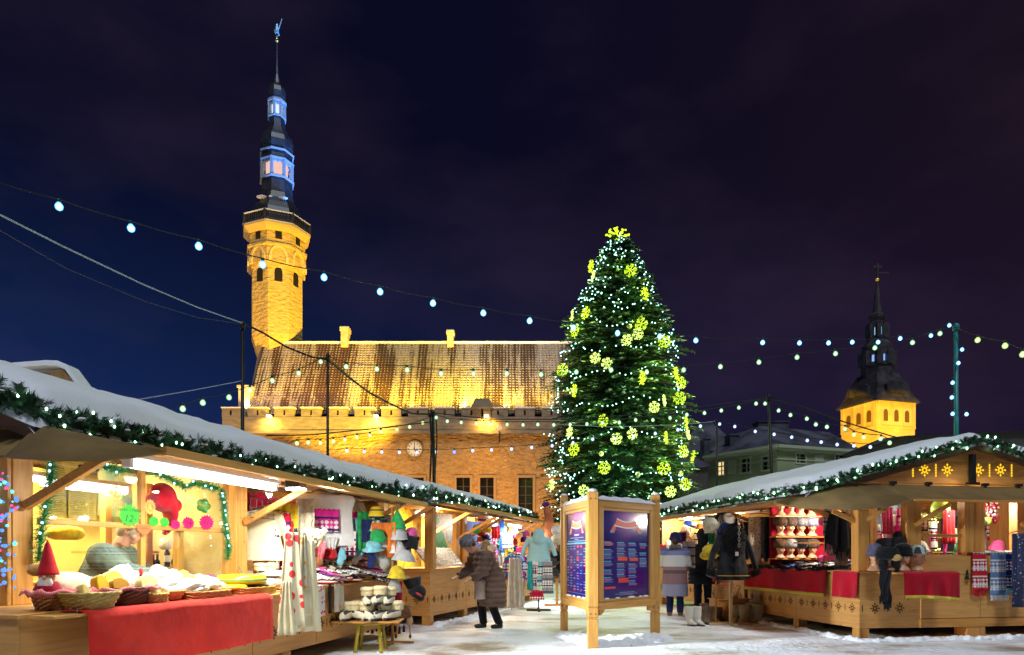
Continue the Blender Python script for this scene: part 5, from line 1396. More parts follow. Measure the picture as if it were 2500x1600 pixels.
def head(label, loc, rz, sc=1.0, group='mannequin heads wearing hats', m=None):
 me = HEADME
 o = bpy.data.objects.new('mannequin_head', me); COL.objects.link(o); at(o, loc, rz, sc=sc); ident(o, label, 'mannequin head', group)
 for nm, mm in (('eyes', EYEME), ('lips', LIPME)):
  c = bpy.data.objects.new(nm, mm); COL.objects.link(c); c.parent = o
 return o
# ================================================================== LEFT STALL: CHEESE COUNTER
CT = .962      # counter surface
def ct(px, py=None, i=None, z=CT):
 return LF.P(i, LF.y_at(i, px), z)
mb = MB()
mb.box(.0, .27, -.25, 3.7, .925, .948)
o = mb.build('counter_flap', wood('y', 'gold'), h1, bevel=.003)
mb = MB(); mb.box(.05, .15, .30, .62, .895, .925); mb.build('flap_hinge', M_black, h1)
M_redcl = fabric('red_cloth', (.70, .035, .02), (.58, .022, .015), sc=3, bump=.03, bsc=4)
ya, yb = LF.y_at(-.28, 212), LF.y_at(-.28, 664)
dr_ = drape('table_cloth', [LF.P(-.28, ya + (yb - ya) * k / 6, .955) for k in range(7)], 0.50, M_redcl, amp=.022, folds=1.9, outward=(LF.ax[0], LF.ax[1], 0))
ident(dr_, 'plain red cloth hanging over the front edge of the cheese counter', 'tablecloth')
def bk(label, px0, px1, i, h, c, d=.30, flare=1.25, **k):
 ya_, yb_ = LF.y_at(i, px0), LF.y_at(i, px1); p = LF.P(i, (ya_ + yb_) / 2, CT - .003)
 return basket(label, p, LF.th + PI / 2, abs(yb_ - ya_), d, h, c, flare, **k), (ya_ + yb_) / 2
b1, y1_ = bk('wide brown chip basket beside the gnome at the left end of the counter', 95, 185, .12, .13, (.40, .17, .05))
b2, y2_ = bk('pale straw basket with flared sides, foremost on the cheese counter', 160, 272, -.10, .135, (.62, .45, .12), .34, 1.4)
b3, y3_ = bk('dark brown basket lined with red gingham', 257, 345, .0, .15, (.14, .07, .03), .32, 1.12)
b4, y4_ = bk('low openwork straw basket just right of the dark basket', 344, 392, -.06, .085, (.66, .46, .12), .26, 1.02)
b5, y5_ = bk('small tapered straw basket right of the openwork basket', 388, 436, -.02, .095, (.58, .36, .09), .24, 1.5)
b6, y6_ = bk('long flat woven tray before the white cheese bags', 438, 545, -.02, .07, (.55, .30, .09), .34, 1.0)
b7, y7_ = bk('long flat woven tray under the round cheeses', 550, 656, .0, .07, (.66, .44, .12), .34, 1.0)
M_ging = woven('gingham', (.65, .05, .07), (.75, .70, .65), 55)
for (t_, yy, i, w_, d_) in ((b3, y3_, .0, .62, .30), (b1, y1_, .12, .50, .27)):
 mb = MB(True)
 def gf(u, v, w_=w_, d_=d_):
  a = u * 2 * PI; s_ = 1 / (abs(math.cos(a)) ** 3.2 + abs(math.sin(a)) ** 3.2) ** (1 / 3.2)
  k = .42 + .12 * v; zz = .115 + .055 * math.sin(v * PI * .6) - .08 * max(0, v - .6)
  return (math.cos(a) * w_ * k * s_ * 1.02, math.sin(a) * d_ * k * s_ * 1.05, zz + .012 * math.sin(a * 9))
 mb.grid(gf, 40, 6); mb.build('gingham_lining', M_ging, t_, solid=.004)
def cheese_wheel(label, px0, px1, i, z, h, m, band=None):
 ya_, yb_ = LF.y_at(i, px0), LF.y_at(i, px1); R = abs(yb_ - ya_) / 2 * .96
 t = thing('round_cheese', label, 'cheese', LF.P(i, (ya_ + yb_) / 2, z), LF.th, 'round cheeses at the right end of the counter')
 mb = MB(True); mb.lathe([(.01, 0), (R * .75, 0), (R * .93, h * .14), (R, h * .42), (R, h * .58), (R * .93, h * .86), (R * .75, h), (.01, h * 1.01)], 36); mb.build('wheel', m, t)
 if band: mb = MB(True); mb.lathe([(R * .985, h * .36), (R * 1.01, h * .40), (R * 1.01, h * .54), (R * .985, h * .58)], 36, cap=False); mb.build('band', band, t)
 return R
M_wax = mat('yellow_wax', (.85, .52, .02), (.80, .46, .015), sc=4, rough=.22, spec=.6)
cheese_wheel('flat bright yellow cheese lying left of the stacked wheels', 509, 581, .1, CT + .055, .055, mat('yellow_wax2', (.85, .66, .02), rough=.25, spec=.6))
cheese_wheel('black waxed cheese under the banded yellow wheel', 565, 634, .16, CT + .055, .045, mat('black_wax', (.02, .022, .025), rough=.18, spec=.7))
cheese_wheel('thick yellow cheese with a green band on top of the black one', 551, 626, .16, CT + .10, .115, M_wax, mat('green_band', (.12, .42, .18), rough=.4))
M_plast = mat('cling_film', (.80, .80, .78), (.66, .68, .62), sc=5, rough=.22, spec=.6, bump=.02, bsc=14)
def block(label, px0, px1, i, z, h, c, rz=0, lean=-.3, nm='cheese_block', cat='cheese', group='cut cheeses among the bags'):
 ya_, yb_ = LF.y_at(i, px0), LF.y_at(i, px1); w_ = abs(yb_ - ya_)
 mb = MB(True); n = 14
 pts = [(-w_ / 2, 0), (w_ / 2, 0)] + [(w_ / 2 * math.cos(k * PI / n), h * .5 + h * .5 * math.sin(k * PI / n)) for k in range(n + 1)]
 mb.smooth = False; mb.prism(pts, -.04, .04)
 o = mb.build(nm, mat('cheese_%s' % c[0], c[1], tuple(v * .85 for v in c[1]), sc=6, rough=.35), bevel=.008); at(o, LF.P(i, (ya_ + yb_) / 2, z), rot=(lean, 0, LF.th + PI / 2 + rz)); return ident(o, label, cat, group)
block('upright bright yellow cheese piece in cling film above the straw basket', 235, 263, .02, CT + .10, .17, ('bright', (.80, .55, .03)))
block('dark golden cheese piece in the dark gingham basket', 271, 311, .0, CT + .11, .13, ('amber', (.55, .28, .03)))
block('pale ivory cheese piece standing in the openwork basket', 344, 386, -.02, CT + .07, .19, ('ivory', (.72, .62, .30)))
block('yellow cheese piece at the back beside the clear bag', 258, 300, .42, CT + .12, .17, ('lemon', (.85, .65, .05)))
block('small pale cheese wedge behind the straw basket', 198, 214, -.05, CT + .08, .12, ('pale', (.75, .62, .2)))
rs = random.Random(11)
packs = [(216, 1425, .35, .26, .14, 'white', 'crumpled white bag at the left of the heap, behind the yellow piece'), (300, 1405, .5, .34, .2, 'clear', 'clear bag heap behind the dark golden cheese'), (330, 1420, .3, .22, .14, 'green', 'bag with green print beside the wine bottle'),
         (395, 1420, .25, .34, .20, 'clear', 'large clear bag right of the ivory cheese'), (430, 1400, .55, .36, .16, 'gold', 'gold topped packet at the back of the heap'), (420, 1440, .08, .30, .12, 'white', 'white bag above the small tapered basket'),
         (465, 1440, .05, .34, .11, 'white', 'crumpled white bag in the left flat tray'), (500, 1435, .1, .30, .12, 'cream', 'cream paper bag with open mouth in the left flat tray'), (460, 1420, .45, .20, .10, 'blue', 'blue labelled packet behind the trays'),
         (485, 1415, .6, .22, .10, 'red', 'red and white labelled packet behind the trays'), (510, 1415, .45, .22, .12, 'purple', 'purple net bag at the right end of the heap'), (476, 1402, .7, .32, .12, 'white', 'long white wrapped sausage pack at the back'), (372, 1410, .6, .3, .15, 'clear', 'clear bag right behind the wine bottle'),
         (535, 1448, .25, .2, .05, 'cream', 'flat cream packet beside the yellow cheese'), (280, 1400, .65, .3, .17, 'clear', 'clear bag at the very back, left of the bottle'), (245, 1425, .55, .2, .10, 'violet', 'pale violet packet behind the yellow piece')]
pc = {'white': (.86, .85, .80), 'clear': (.82, .84, .76), 'green': (.55, .72, .4), 'gold': (.75, .55, .08), 'cream': (.78, .70, .52), 'blue': (.06, .12, .5), 'red': (.6, .10, .10), 'purple': (.22, .04, .2), 'violet': (.45, .35, .55)}
for k, (px, py, i, w_, h_, c, lb) in enumerate(packs):
 m_ = mat('pack_' + c, pc[c], tuple(min(1, v * 1.15 + .08) for v in pc[c]), sc=9, rough=.16, spec=.8, bump=.012, bsc=9)
 lump('wrapped_pack', lb, 'packet', LF.P(i, LF.y_at(i, px), CT + .04), LF.th + U(-.5, .5) + PI / 2, w_ * 1.2, w_ * .95, h_ * 1.35, m_, 'wrapped packets heaped on the cheese counter', k * 1.7, .38, 30)
lump('paper_bag', 'big cream paper covered loaf behind the wide brown basket', 'paper bag', LF.P(.42, LF.y_at(.42, 168), CT + .05), LF.th + PI / 2, .50, .3, .24, mat('cream_paper', (.80, .74, .52), (.7, .62, .4), sc=4, rough=.7, bump=.02, bsc=7), None, 3, .12, 20)
def bottle(label, loc, s_=1.0, glass=(.01, .02, .015), cap=(.6, .02, .03), group=None):
 t = thing('wine_bottle', label, 'bottle', loc, 0, group)
 mb = MB(True); mb.lathe([(.037, 0), (.038, .01), (.038, .19), (.034, .21), (.015, .24), (.014, .27)], 16); mb.build('glass', mat('bottle_glass%.2f' % glass[0], glass, rough=.1, spec=.7), t)
 mb = MB(True); mb.lathe([(.0155, .245), (.017, .25), (.017, .305), (.01, .308)], 14); mb.build('capsule', mat('capsule%.2f' % cap[0], cap, rough=.35), t)
 mb = MB(True); mb.lathe([(.0388, .07), (.0388, .16)], 16, cap=False); mb.build('label_paper', M_white, t)
 t.scale = (s_,) * 3; return t
bottle('wine bottle with red capsule standing before the window mullion', LF.P(.35, LF.y_at(.35, 344), CT))
for k, (px, cap_, lbl) in enumerate(((408, (.7, .12, .04), 'bottle with orange capsule on the shelf behind the glass'), (384, (.05, .05, .06), 'dark capped bottle on the shelf behind the glass, left'), (424, (.05, .05, .06), 'dark capped bottle on the shelf behind the glass, right'), (374, (.3, .02, .04), 'bottle with dull red capsule, leftmost on the shelf behind the glass'))):
 bottle(lbl, LF.P(1.9, LF.y_at(1.9, px), 1.12 + (k == 0) * .12), .95, cap=cap_, group='bottles behind the cheese stall glass')
t = thing('garden_gnome', 'small bearded gnome figure with a tall red felt hat by the left post', 'gnome', LF.P(.30, LF.y_at(.30, 116), CT + .02), LF.th + .5)
mb = MB(True); mb.lathe([(.09, 0), (.11, .05), (.10, .14), (.07, .2)], 16); mb.build('body', fab('crimson'), t)
mb = MB(True); mb.ball((0, -.01, .235), .06, 14, 10); mb.ball((0, -.075, .235), .017, 8, 6); mb.build('face', M_skinpl, t)
mb = MB(True); mb.ball((0, -.05, .17), .06, 12, 8, sz=1.4, sy=.6); mb.build('beard', fab('white'), t)
mb = MB(True); mb.lathe([(.082, .255), (.078, .275), (.058, .34), (.04, .42), (.02, .50), (.003, .54)], 16, wob=lambda tt, k: 1 + .04 * math.sin(3 * tt)); mb.build('pointed_hat', fab('red'), t)
lump('pastry_ring', 'ring of golden dried bread hanging by the left post above the gnome', 'bread', LF.P(.45, LF.y_at(.45, 98), CT + .26), 0, .2, .14, .11, mat('crust', (.62, .36, .10), (.45, .22, .05), sc=12, rough=.6, bump=.01, bsc=20), None, 5, .3)
def chain(label, p, q, r=.012, group='chains holding the counter flaps', sag=.03):
 p, q = Vector(p), Vector(q); d = q - p; n = int(d.length / (r * 2.6)); mb = MB(True)
 ax = d.normalized(); s1_ = ax.cross(Vector((0, 0, 1)));
 if s1_.length < .05: s1_ = Vector((1, 0, 0))
 s1_.normalize(); s2_ = ax.cross(s1_)
 for k in range(n):
  c = d * ((k + .5) / n) + Vector((0, 0, -sag * math.sin(PI * (k + .5) / n))); s_ = s1_ if k % 2 else s2_
  mb.tube([c + ax * r * 1.8 * math.cos(a) + s_ * r * .9 * math.sin(a) for a in [j * PI / 4 for j in range(9)]], r * .22, 4, cap=False)
 o = mb.build('chain', M_chain); o.location = p; return ident(o, label, 'chain', group)
chain('steel chain from the left post down across the brown basket', LF.P(.85, .66, 1.32), LF.P(-.2, LF.y_at(-.2, 188), CT + .0), .019)
chain('dark chain from the right post down to the banded cheese', LF.P(.86, 3.58, 1.25), LF.P(.1, LF.y_at(.1, 605), CT + .16), .013)
chain('chain in the wool bay just right of the broad post', LF.P(.86, 3.92, 1.25), LF.P(.05, LF.y_at(.05, 655), CT + .1), .013)
wy_ = wood('y', 'gold'); wz_ = wood('z', 'gold')
yl, yr, ym = .72, 3.60, LF.y_at(.92, 346)
def lbx(name, m, i0, i1, a, b, c, d, par=None, bevel=.004):
 mb = MB(); x0, x1 = sorted((-i0, -i1)); mb.box(x0, x1, a, b, c, d); return mb.build(name, m, par or h1, bevel=bevel)
lbx('window_frame', wz_, .90, .95, ym - .035, ym + .035, CT, 2.42); lbx('window_frame', wz_, .90, .95, 3.36, 3.44, CT, 2.42); lbx('window_frame', wy_, .896, .954, yl, 3.36, 1.68, 1.735); lbx('window_frame', wy_, .896, .954, yl, 3.36, CT, 1.0)
lbx('window_pane', glassmat(), .925, .93, yl, ym - .035, 1.735, 2.4, bevel=0); lbx('window_pane', glassmat(), .925, .93, ym + .035, 3.36, 1.735, 2.4, bevel=0); lbx('window_pane', glassmat(), .925, .93, ym + .035, 3.36, 1.0, 1.68, bevel=0)
lbx('post', wz_, .93, 1.02, 2.55, 2.63, CT, 1.68, bevel=.003)
def sheet(label, fr, i, px0, px1, py0, py1, m, nm='menu_sheet', cat='sign', lines=0, group=None, th=.004):
 y0_, y1b = fr.y_at(i, px0), fr.y_at(i, px1); ymid = (y0_ + y1b) / 2
 z0_, z1b = fr.z_at(i, ymid, py1), fr.z_at(i, ymid, py0)
 t = thing(nm, label, cat, fr.P(i, ymid, (z0_ + z1b) / 2), fr.th, group)
 w_, h_ = abs(y1b - y0_), z1b - z0_
 mb = MB(); mb.box(0, th, -w_ / 2, w_ / 2, -h_ / 2, h_ / 2); mb.build('sheet', m, t)
 if lines:
  mb = MB(); rs_ = random.Random(px0)
  for k in range(lines):
   zz = h_ * (.42 - .84 * k / lines)
   mb.box(th + .0005, th + .0015, -w_ * .42, -w_ * .42 + w_ * rs_.uniform(.35, .55), zz - h_ * .006, zz + h_ * .006); mb.box(th + .0005, th + .0015, w_ * .25, w_ * .40, zz - h_ * .006, zz + h_ * .006)
  o_ = mb.build('printed_lines', mat('print_ink', (.25, .18, .05), rough=.8), t)
 return t
M_menu = mat('menu_paper', (.72, .50, .10), (.66, .45, .08), sc=2, rough=.7)
sheet('yellow menu sheet with faint lines behind the glass, left one', LF, .985, 112, 190, 1130, 1265, M_menu, lines=26)
sheet('wider yellow menu sheet with faint lines behind the glass, right one', LF, .965, 166, 234, 1180, 1268, M_menu, lines=18)
sheet('yellow menu sheet high behind the brace', LF, 1.0, 150, 212, 1118, 1165, M_menu, lines=8)
def burst(label, px, py, wpx, m, txt, ink, i=.885, n=15, tilt=0.0, sizes=None, seed=0, heart=False):
 y_ = LF.y_at(i, px); p = LF.P(i, y_, LF.z_at(i, y_, py)); r = abs(LF.y_at(i, px + wpx / 2) - LF.y_at(i, px - wpx / 2)) / 2
 hh = wpx / 2 * p.y / F
 t = thing('price_tag', label, 'price tag', p, LF.th, 'price tags on the cheese window'); rs_ = random.Random(seed)
 if heart: pts = [(r * math.sin(a) ** 3 * 1.0, hh * (.8125 * math.cos(a) - .3125 * math.cos(2 * a) - .125 * math.cos(3 * a) - .0625 * math.cos(4 * a))) for a in [k * 2 * PI / 30 for k in range(30)]]
 else: pts = [((r if k % 2 else r * .78) * rs_.uniform(.92, 1.06) * math.cos(k * PI / n), (hh if k % 2 else hh * .78) * rs_.uniform(.92, 1.06) * math.sin(k * PI / n)) for k in range(2 * n)]
 mb = MB(); v = [(0, 0, 0)] + [(.0, a, b) for a, b in pts]; v2 = [(.004, b_[1], b_[2]) for b_ in v]; m_ = len(pts)
 mb.add(v2, [(0, k + 1, (k + 1) % m_ + 1) for k in range(m_)]); mb.add(v, [(0, (k + 1) % m_ + 1, k + 1) for k in range(m_)]); mb.build('card', m, t)
 for (s_, sz_, dz) in txt:
  o_ = textmesh(s_, sz_ * hh, 'handwriting', ink, t, .0005, shear=.25); o_.rotation_euler = (0, tilt, PI / 2); o_.scale = (min(1.35, r / hh), 1, 1); o_.location = (.0055, 0, dz * hh)
 return t
M_gtag = mat('green_card', (.035, .50, .04), rough=.7); M_ptag = mat('pink_card', (.60, .004, .16), rough=.7); M_otag = mat('orange_card', (.80, .16, .05), rough=.7)
M_gink = mat('green_ink', (.01, .14, .03), rough=.7); M_pink_ = mat('dark_ink', (.16, .0, .08), rough=.7)
burst('large green starburst price tag reading HARD CHEESE 12-', 316, 1258, 56, M_gtag, [('HARD CHEESE', .32, .42), ('12-', .85, -.32)], M_gink, seed=1)
burst('green price tag reading 17, first right of the mullion', 375, 1273, 26, M_gtag, [('17', .9, 0)], M_gink, seed=2)
burst('green price tag with two short lines, left of the pink ones', 401, 1275, 25, M_gtag, [('=', .8, .3), ('11', .7, -.35)], M_gink, seed=3)
burst('small round pink price tag reading 25', 428, 1281, 25, M_ptag, [('25', .8, 0)], M_pink_, seed=4)
burst('medium pink starburst price tag reading 14', 459, 1277, 31, M_ptag, [('14', .95, -.1)], M_pink_, seed=5)
burst('largest pink starburst price tag reading 11-, by the right frame', 504, 1276, 38, M_ptag, [('11-', .9, 0)], M_pink_, seed=6)
burst('orange heart tag hanging where the mullion meets the rail', 351, 1294, 34, M_otag, [('Kodumaine', .26, .2)], mat('red_ink', (.5, .04, .02), rough=.7), heart=True, i=.88)
def tinsel(label, pts, r, c1, leds=(), seed=0, dens=900):
 P = [Vector(p) for p in pts]; O = P[0].copy(); t = thing('tinsel_garland', label, 'tinsel', O, 0, 'green tinsel garlands round the cheese window'); mb = MB(); rs_ = random.Random(seed)
 Ls = [(b - a).length for a, b in zip(P, P[1:])]; T = sum(Ls)
 def pt(s_):
  for a, b, l in zip(P, P[1:], Ls):
   if s_ <= l: return a.lerp(b, s_ / l)
   s_ -= l
  return P[-1].copy()
 for k in range(int(T * dens)):
  p = pt(T * rs_.random()) - O; v = Vector((rs_.gauss(0, 1), rs_.gauss(0, 1), rs_.gauss(0, 1))).normalized(); e = p + v * r * rs_.uniform(.6, 1.15)
  w_ = v.cross(Vector((rs_.random(), rs_.random(), .3))).normalized() * .003; mb.add([p - w_, p + w_, e + w_ * .4, e - w_ * .4], [(0, 1, 2, 3)])
 mb.build('tinsel', c1, t)
 mb = MB(True); mb.tube([p - O for p in P], .012, 5); mb.build('core_wire', c1, t)
 bm = None
 for s_ in leds:
  p = pt(T * s_) - O + Vector((.03, -r * .75, rs_.uniform(-.4, .4) * r))
  if bm is None:
   q = MB(True); q.ball((0, 0, 0), .011, 6, 4); o_ = q.build('led', glow('blue_led', (.25, .6, 1), 9), t); bm = o_.data; o_.location = p
  else: o_ = bpy.data.objects.new('led', bm); COL.objects.link(o_); o_.parent = t; o_.location = p
 return t
M_tin = mat('green_tinsel', (.01, .22, .07), (.03, .38, .12), sc=20, rough=.35, spec=.6)
LT = lambda px, py, i=.84: LF.on_aisle(i, px, py)
tinsel('green tinsel hanging down beside the left post with blue lights', [LT(128, 1120), LT(122, 1175), LT(112, 1240), LT(100, 1300), LT(94, 1370)], .085, M_tin, [.02, .08, .15, .3, .45, .6, .7], 1, 1500)
tinsel('swag of green tinsel under the eave left of the mullion', [LT(240, 1128), LT(262, 1140), LT(290, 1150), LT(318, 1143), LT(345, 1128)], .08, M_tin, [.2, .4, .6], 2, 1500)
tinsel('swag of green tinsel in the right pane top', [LT(375, 1150), LT(415, 1170), LT(450, 1190), LT(480, 1180), LT(530, 1195)], .09, M_tin, [.1, .3, .5, .6, .8, .9], 3, 1300)
tinsel('green tinsel hanging down beside the broad right post with blue lights', [LT(540, 1195), LT(548, 1240), LT(553, 1290), LT(558, 1330), LT(556, 1366)], .075, M_tin, [.05, .1, .2, .3, .4, .5, .58, .65, .72, .8], 4, 1700)
t = thing('plush_hat', 'red plush hat with a long drooping tail hanging behind the right pane', 'hat', LF.on_aisle(1.0, 396, 1215), LF.th)
mb = MB(True); mb.ball((0, 0, 0), .2, 16, 12, sx=.6, sy=1, sz=.85); mb.ball((0, -.17, -.06), .08, 10, 8); mb.tube([(0, .08, -.05), (0, .14, -.2), (0, .10, -.33), (0, .03, -.42)], [.10, .085, .07, .03], 12); mb.ball((0, .19, -.08), .09, 10, 8)
blob('plush', mb, fabric('red_plush', (.62, .02, .04), (.42, .01, .03), sc=6), t, .015, 3)
M_goldm = mat('gold_flake', (.78, .62, .18), rough=.4, metal=.3)
for k, (px, py) in enumerate(((284, 1205), (366, 1238))):
 mb = MB(); 
 for a in range(12):
  an = a * PI / 6; d = Vector((0, math.cos(an), math.sin(an))); mb.bar((0, 0, 0), d * .085, .007, up=(1, 0, 0)); mb.bar(d * .05, Vector((0, math.cos(an + .35), math.sin(an + .35))) * .075, .007, up=(1, 0, 0)); mb.bar(d * .05, Vector((0, math.cos(an - .35), math.sin(an - .35))) * .075, .007, up=(1, 0, 0))
 o = mb.build('gold_snowflake', M_goldm); at(o, LF.on_aisle(.9, px, py), LF.th); ident(o, 'gold glitter snowflake hanging in the %s pane' % ('left', 'right')[k], 'snowflake', 'gold snowflakes in the cheese window')
mb = MB(True); c = LF.on_aisle(.98, 497, 1235)
for k in range(5):
 a = k * 1.25; mb.ball((0, math.cos(a) * .07, math.sin(a) * .05), .055, 8, 6, sx=.3, sy=1.3, sz=.8)
o = mb.build('holly_sprig', mat('holly', (.05, .45, .05), (.12, .6, .08), sc=12, rough=.4)); at(o, c, LF.th); ident(o, 'bright green holly leaf sprig behind the right pane', 'holly')
mb = MB(); mb.box(-.035, .0, -.1, .1, -.02, .02); o = mb.build('plug_connector', M_black); at(o, LF.on_aisle(.6, 221, 1143), LF.th); ident(o, 'black cable connector hanging over the left brace', 'plug')
lbx('inner_shelf', wy_, 1.75, 2.2, .9, 3.4, 1.08, 1.115); lbx('inner_shelf', wy_, 1.75, 2.2, 2.3, 3.2, 1.42, 1.45)
lbx('inner_upright', wz_, 1.72, 1.80, 2.30, 2.40, .95, 2.1); lbx('inner_upright', wz_, 1.72, 1.80, 2.95, 3.05, .95, 2.3)
o = sheet('dark landscape picture on the inner wall of the cheese stall', LF, 2.6, 238, 330, 1150, 1262, mat('picture', (.08, .16, .20), (.35, .30, .18), sc=3, rough=.4), nm='picture', cat='picture')
lump('yellow_cushion', 'yellow rounded pack on the inner shelf at the left', 'packet', LF.P(1.6, LF.y_at(1.6, 160), 1.56), LF.th, .3, .42, .16, fab('yellow'), None, 2, .05)
for k, px in enumerate((404, 440)):
 lump('paper_roll', 'white paper roll on the inner shelf, %s one' % ('left', 'right')[k], 'paper roll', LF.P(1.85, LF.y_at(1.85, px), 1.47), LF.th, .16, .2, .17, M_plast, 'paper rolls behind the glass', 4 + k, .08)
lbx('purlin', wood('y', 'dark'), 1.9, 2.0, .6, 6.8, 2.5, 2.56)
t = thing('christmas_lights_display', 'cluster of glittering pink and blue lights in the window at the left edge', 'lights', LF.P(1.6, .45, 1.2), LF.th)
for nm, c, n in (('blue_bulbs', (.1, .35, 1), 420), ('pink_bulbs', (1, .10, .4), 200), ('teal_bulbs', (.2, 1, .9), 180)):
 mb = MB()
 for k in range(n): mb.ball((-U(-.75, .7), -U(0, .12), U(-.1, .95)), U(.008, .02), 6, 4)
 o = mb.build(nm, glow(nm, c, 1.3), t); o['kind'] = 'stuff'
mb = MB(); mb.box(-.9, .42, .05, .07, -.2, 1.2); mb.build('backing', fabric('violet_backing', (.10, .03, .30), (.02, .05, .25), sc=4), t)
lbx('inner_lining', mat('pale_lining', (.78, .64, .22), (.70, .56, .16), sc=2, rough=.7), 3.1, 3.16, .6, 3.7, .95, 2.5, bevel=0)
lbx('inner_lining', mat('pale_lining2', (.62, .50, .30), (.5, .40, .22), sc=3, rough=.7), .96, 3.1, 3.68, 3.72, .95, 2.5, bevel=0)
# ================================================================== WOOL BAY
M_linen = fabric('linen_cloth', (.70, .64, .42), (.60, .54, .34), sc=5, bump=.006, bsc=25)
M_wht = fabric('bright_white', (.84, .82, .78), (.76, .72, .68), sc=6)
def garment(name, label, cat, loc, rz, w, h, m, depth=.16, sleeves=.5, sa=.35, hood=False, flare=1.15, group=None, seed=0, vox=.014, hang=True, tilt=None):
 """shirt, coat or poncho shape hanging from its shoulders at z=0"""
 t = thing(name, label, cat, loc, rz, group)
 mb = MB(True)
 mb.lathe([(w * .10, .02), (w * .30, 0), (w * .44, -.03), (w * .47, -.09), (w * .42, -h * .3), (w * .42, -h * .55), (w * .45 * flare, -h * .9), (w * .46 * flare, -h)][::-1], 28, sy=depth / w * 1.1, wob=lambda t_, k: 1 + (.05 * math.sin(5 * t_ + seed + k * .25) + .03 * math.sin(9 * t_ + seed)) * (1 if k < 5 else .2))
 if sleeves:
  for s_ in (-1, 1):
   L_ = h * sleeves
   a = Vector((s_ * w * .40, 0, -.05)); b = a + Vector((s_ * math.sin(sa) * L_ * .5, -.01, -math.cos(sa) * L_ * .5)); c = b + Vector((s_ * math.sin(sa * .6) * L_ * .5, -.03, -math.cos(sa * .6) * L_ * .5))
   mb.tube([a, b, c], [w * .13, w * .12, w * .11], 12, sy=.8)
 if hood:
  mb.ball((0, -.03, .05), w * .24, 14, 10, sz=1.1, sy=.9); mb.ball((0, -.10, -.05), w * .26, 12, 8, sy=.5, sz=1.0); mb.tube([(0, 0, .12), (0, .02, .24)], [w * .16, .01], 10)
 blob('cloth', mb, m, t, vox, 3)
 if hang:
  hb_ = MB(True); hb_.tube([(-w * .3, 0, .0), (0, 0, .05), (w * .3, 0, 0)], .008, 6); hb_.tube([(0, 0, .05), (0, 0, .10), (.02, 0, .12), (.03, 0, .10)], .004, 5); hb_.build('hanger', M_black, t)
 return t
AX = .25
def wl(px, py, i): return LF.on_aisle(i, px, py)
t = thing('wire_grid', 'black wire grid rack hanging over the linen clothes', 'wire rack', wl(612, 1263, .72), LF.th)
mb = MB(); yA, yB = LF.y_at(.72, 612), LF.y_at(.72, 772); Lg = yB - yA
for k in range(14): mb.tube([(0, Lg * k / 13, 0), (0, Lg * k / 13, .25)], .003, 4)
for z in (0, .06, .13, .25): mb.tube([(0, -.03, z), (0, Lg + .05, z)], .004, 4)
mb.build('grid', M_black, t)
garment('linen_shirt', 'cream linen shirt hanging nearest the broad post', 'shirt', wl(640, 1248, .9), AX, .56, .70, M_linen, group='cream linen clothes in the wool bay', seed=1, sleeves=.75)
garment('linen_shirt', 'cream linen skirt top hanging right of the first shirt', 'shirt', wl(692, 1245, .95), AX, .60, .56, M_linen, group='cream linen clothes in the wool bay', seed=4, sleeves=.0)
o = cloth('linen_scarf', .14, .75, M_linen, 3, .03, parent=None, seed=2); at(o, wl(668, 1262, .75), AX); ident(o, 'long cream linen scarf hanging between the two shirts', 'scarf')
garment('wool_shawl', 'huge white knitted shawl hanging bright under the work lamp', 'shawl', wl(790, 1206, .62), AX, 1.05, .82, M_wht, depth=.2, sleeves=.0, flare=1.0, seed=3)
garment('wool_cardigan', 'cream cardigan with dark edge right of the big white shawl', 'cardigan', wl(852, 1222, .7), AX + .1, .5, .74, fabric('cream_knit', COLS['cream']), sleeves=.7, seed=7)
M_redlace = fabric('red_lace', (.75, .06, .10), (.85, .35, .35), sc=10)
for k, (px, py, w_, h_, c) in enumerate(((835, 1285, .34, .52, 'red'), (778, 1325, .28, .30, 'red'), (752, 1320, .22, .26, 'magenta'), (806, 1312, .26, .28, 'white'))):
 o = cloth('lace_scarf', w_, h_, M_redlace if c == 'red' else fab(c), 3, .035, top=.9, bot=.35, seed=k, ragged=.08); at(o, wl(px, py, .45), AX)
 ident(o, ['large red lace scarf point hanging right of the shawl', 'red lace scarf under the shawl', 'magenta lace scarf leftmost under the shawl', 'white lace scarf between the red ones'][k], 'scarf', 'lace scarves under the white shawl')
def mitten_mesh(L_=.22):
 mb = MB(True); mb.tube([(0, 0, 0), (0, 0, -.06), (0, 0, -.12), (0, 0, -L_)], [.042, .046, .052, .022], 12, sy=.4); mb.ball((0, 0, -L_ + .035), .05, 12, 8, sy=.38); mb.ball((.05, 0, -.11), .022, 8, 6, sy=.8, sz=1.8); return mb
mit = blob('mitten', mitten_mesh(), M_linen, None, .009, 2)
for k in range(7):
 o = mit if k == 0 else dup(mit)
 at(o, wl(742 + k * 9, 1292 + (k % 2) * 5, -.12), rot=(U(-.1, .1), -.5 + k * .19, AX + U(-.3, .3))); ident(o, 'cream linen mitten in the hanging bunch before the shawl, %s from left' % ORD[k], 'mitten', 'cream mittens hanging in a bunch')
mb = MB(True); mb.tube([(0, 0, .18), (.02, 0, .14), (-.01, 0, .08), (0, 0, .0)], .004, 5); o = mb.build('hook', M_iron); at(o, wl(762, 1292, -.12), AX); ident(o, 'wire hook carrying the bunch of cream mittens', 'hook')
M_flor = spots('poppies', (.72, .66, .46), (.72, .04, .04), 8, .34); M_dots = spots('berry_towel', (.72, .70, .66), (.60, .03, .08), 16, .30)
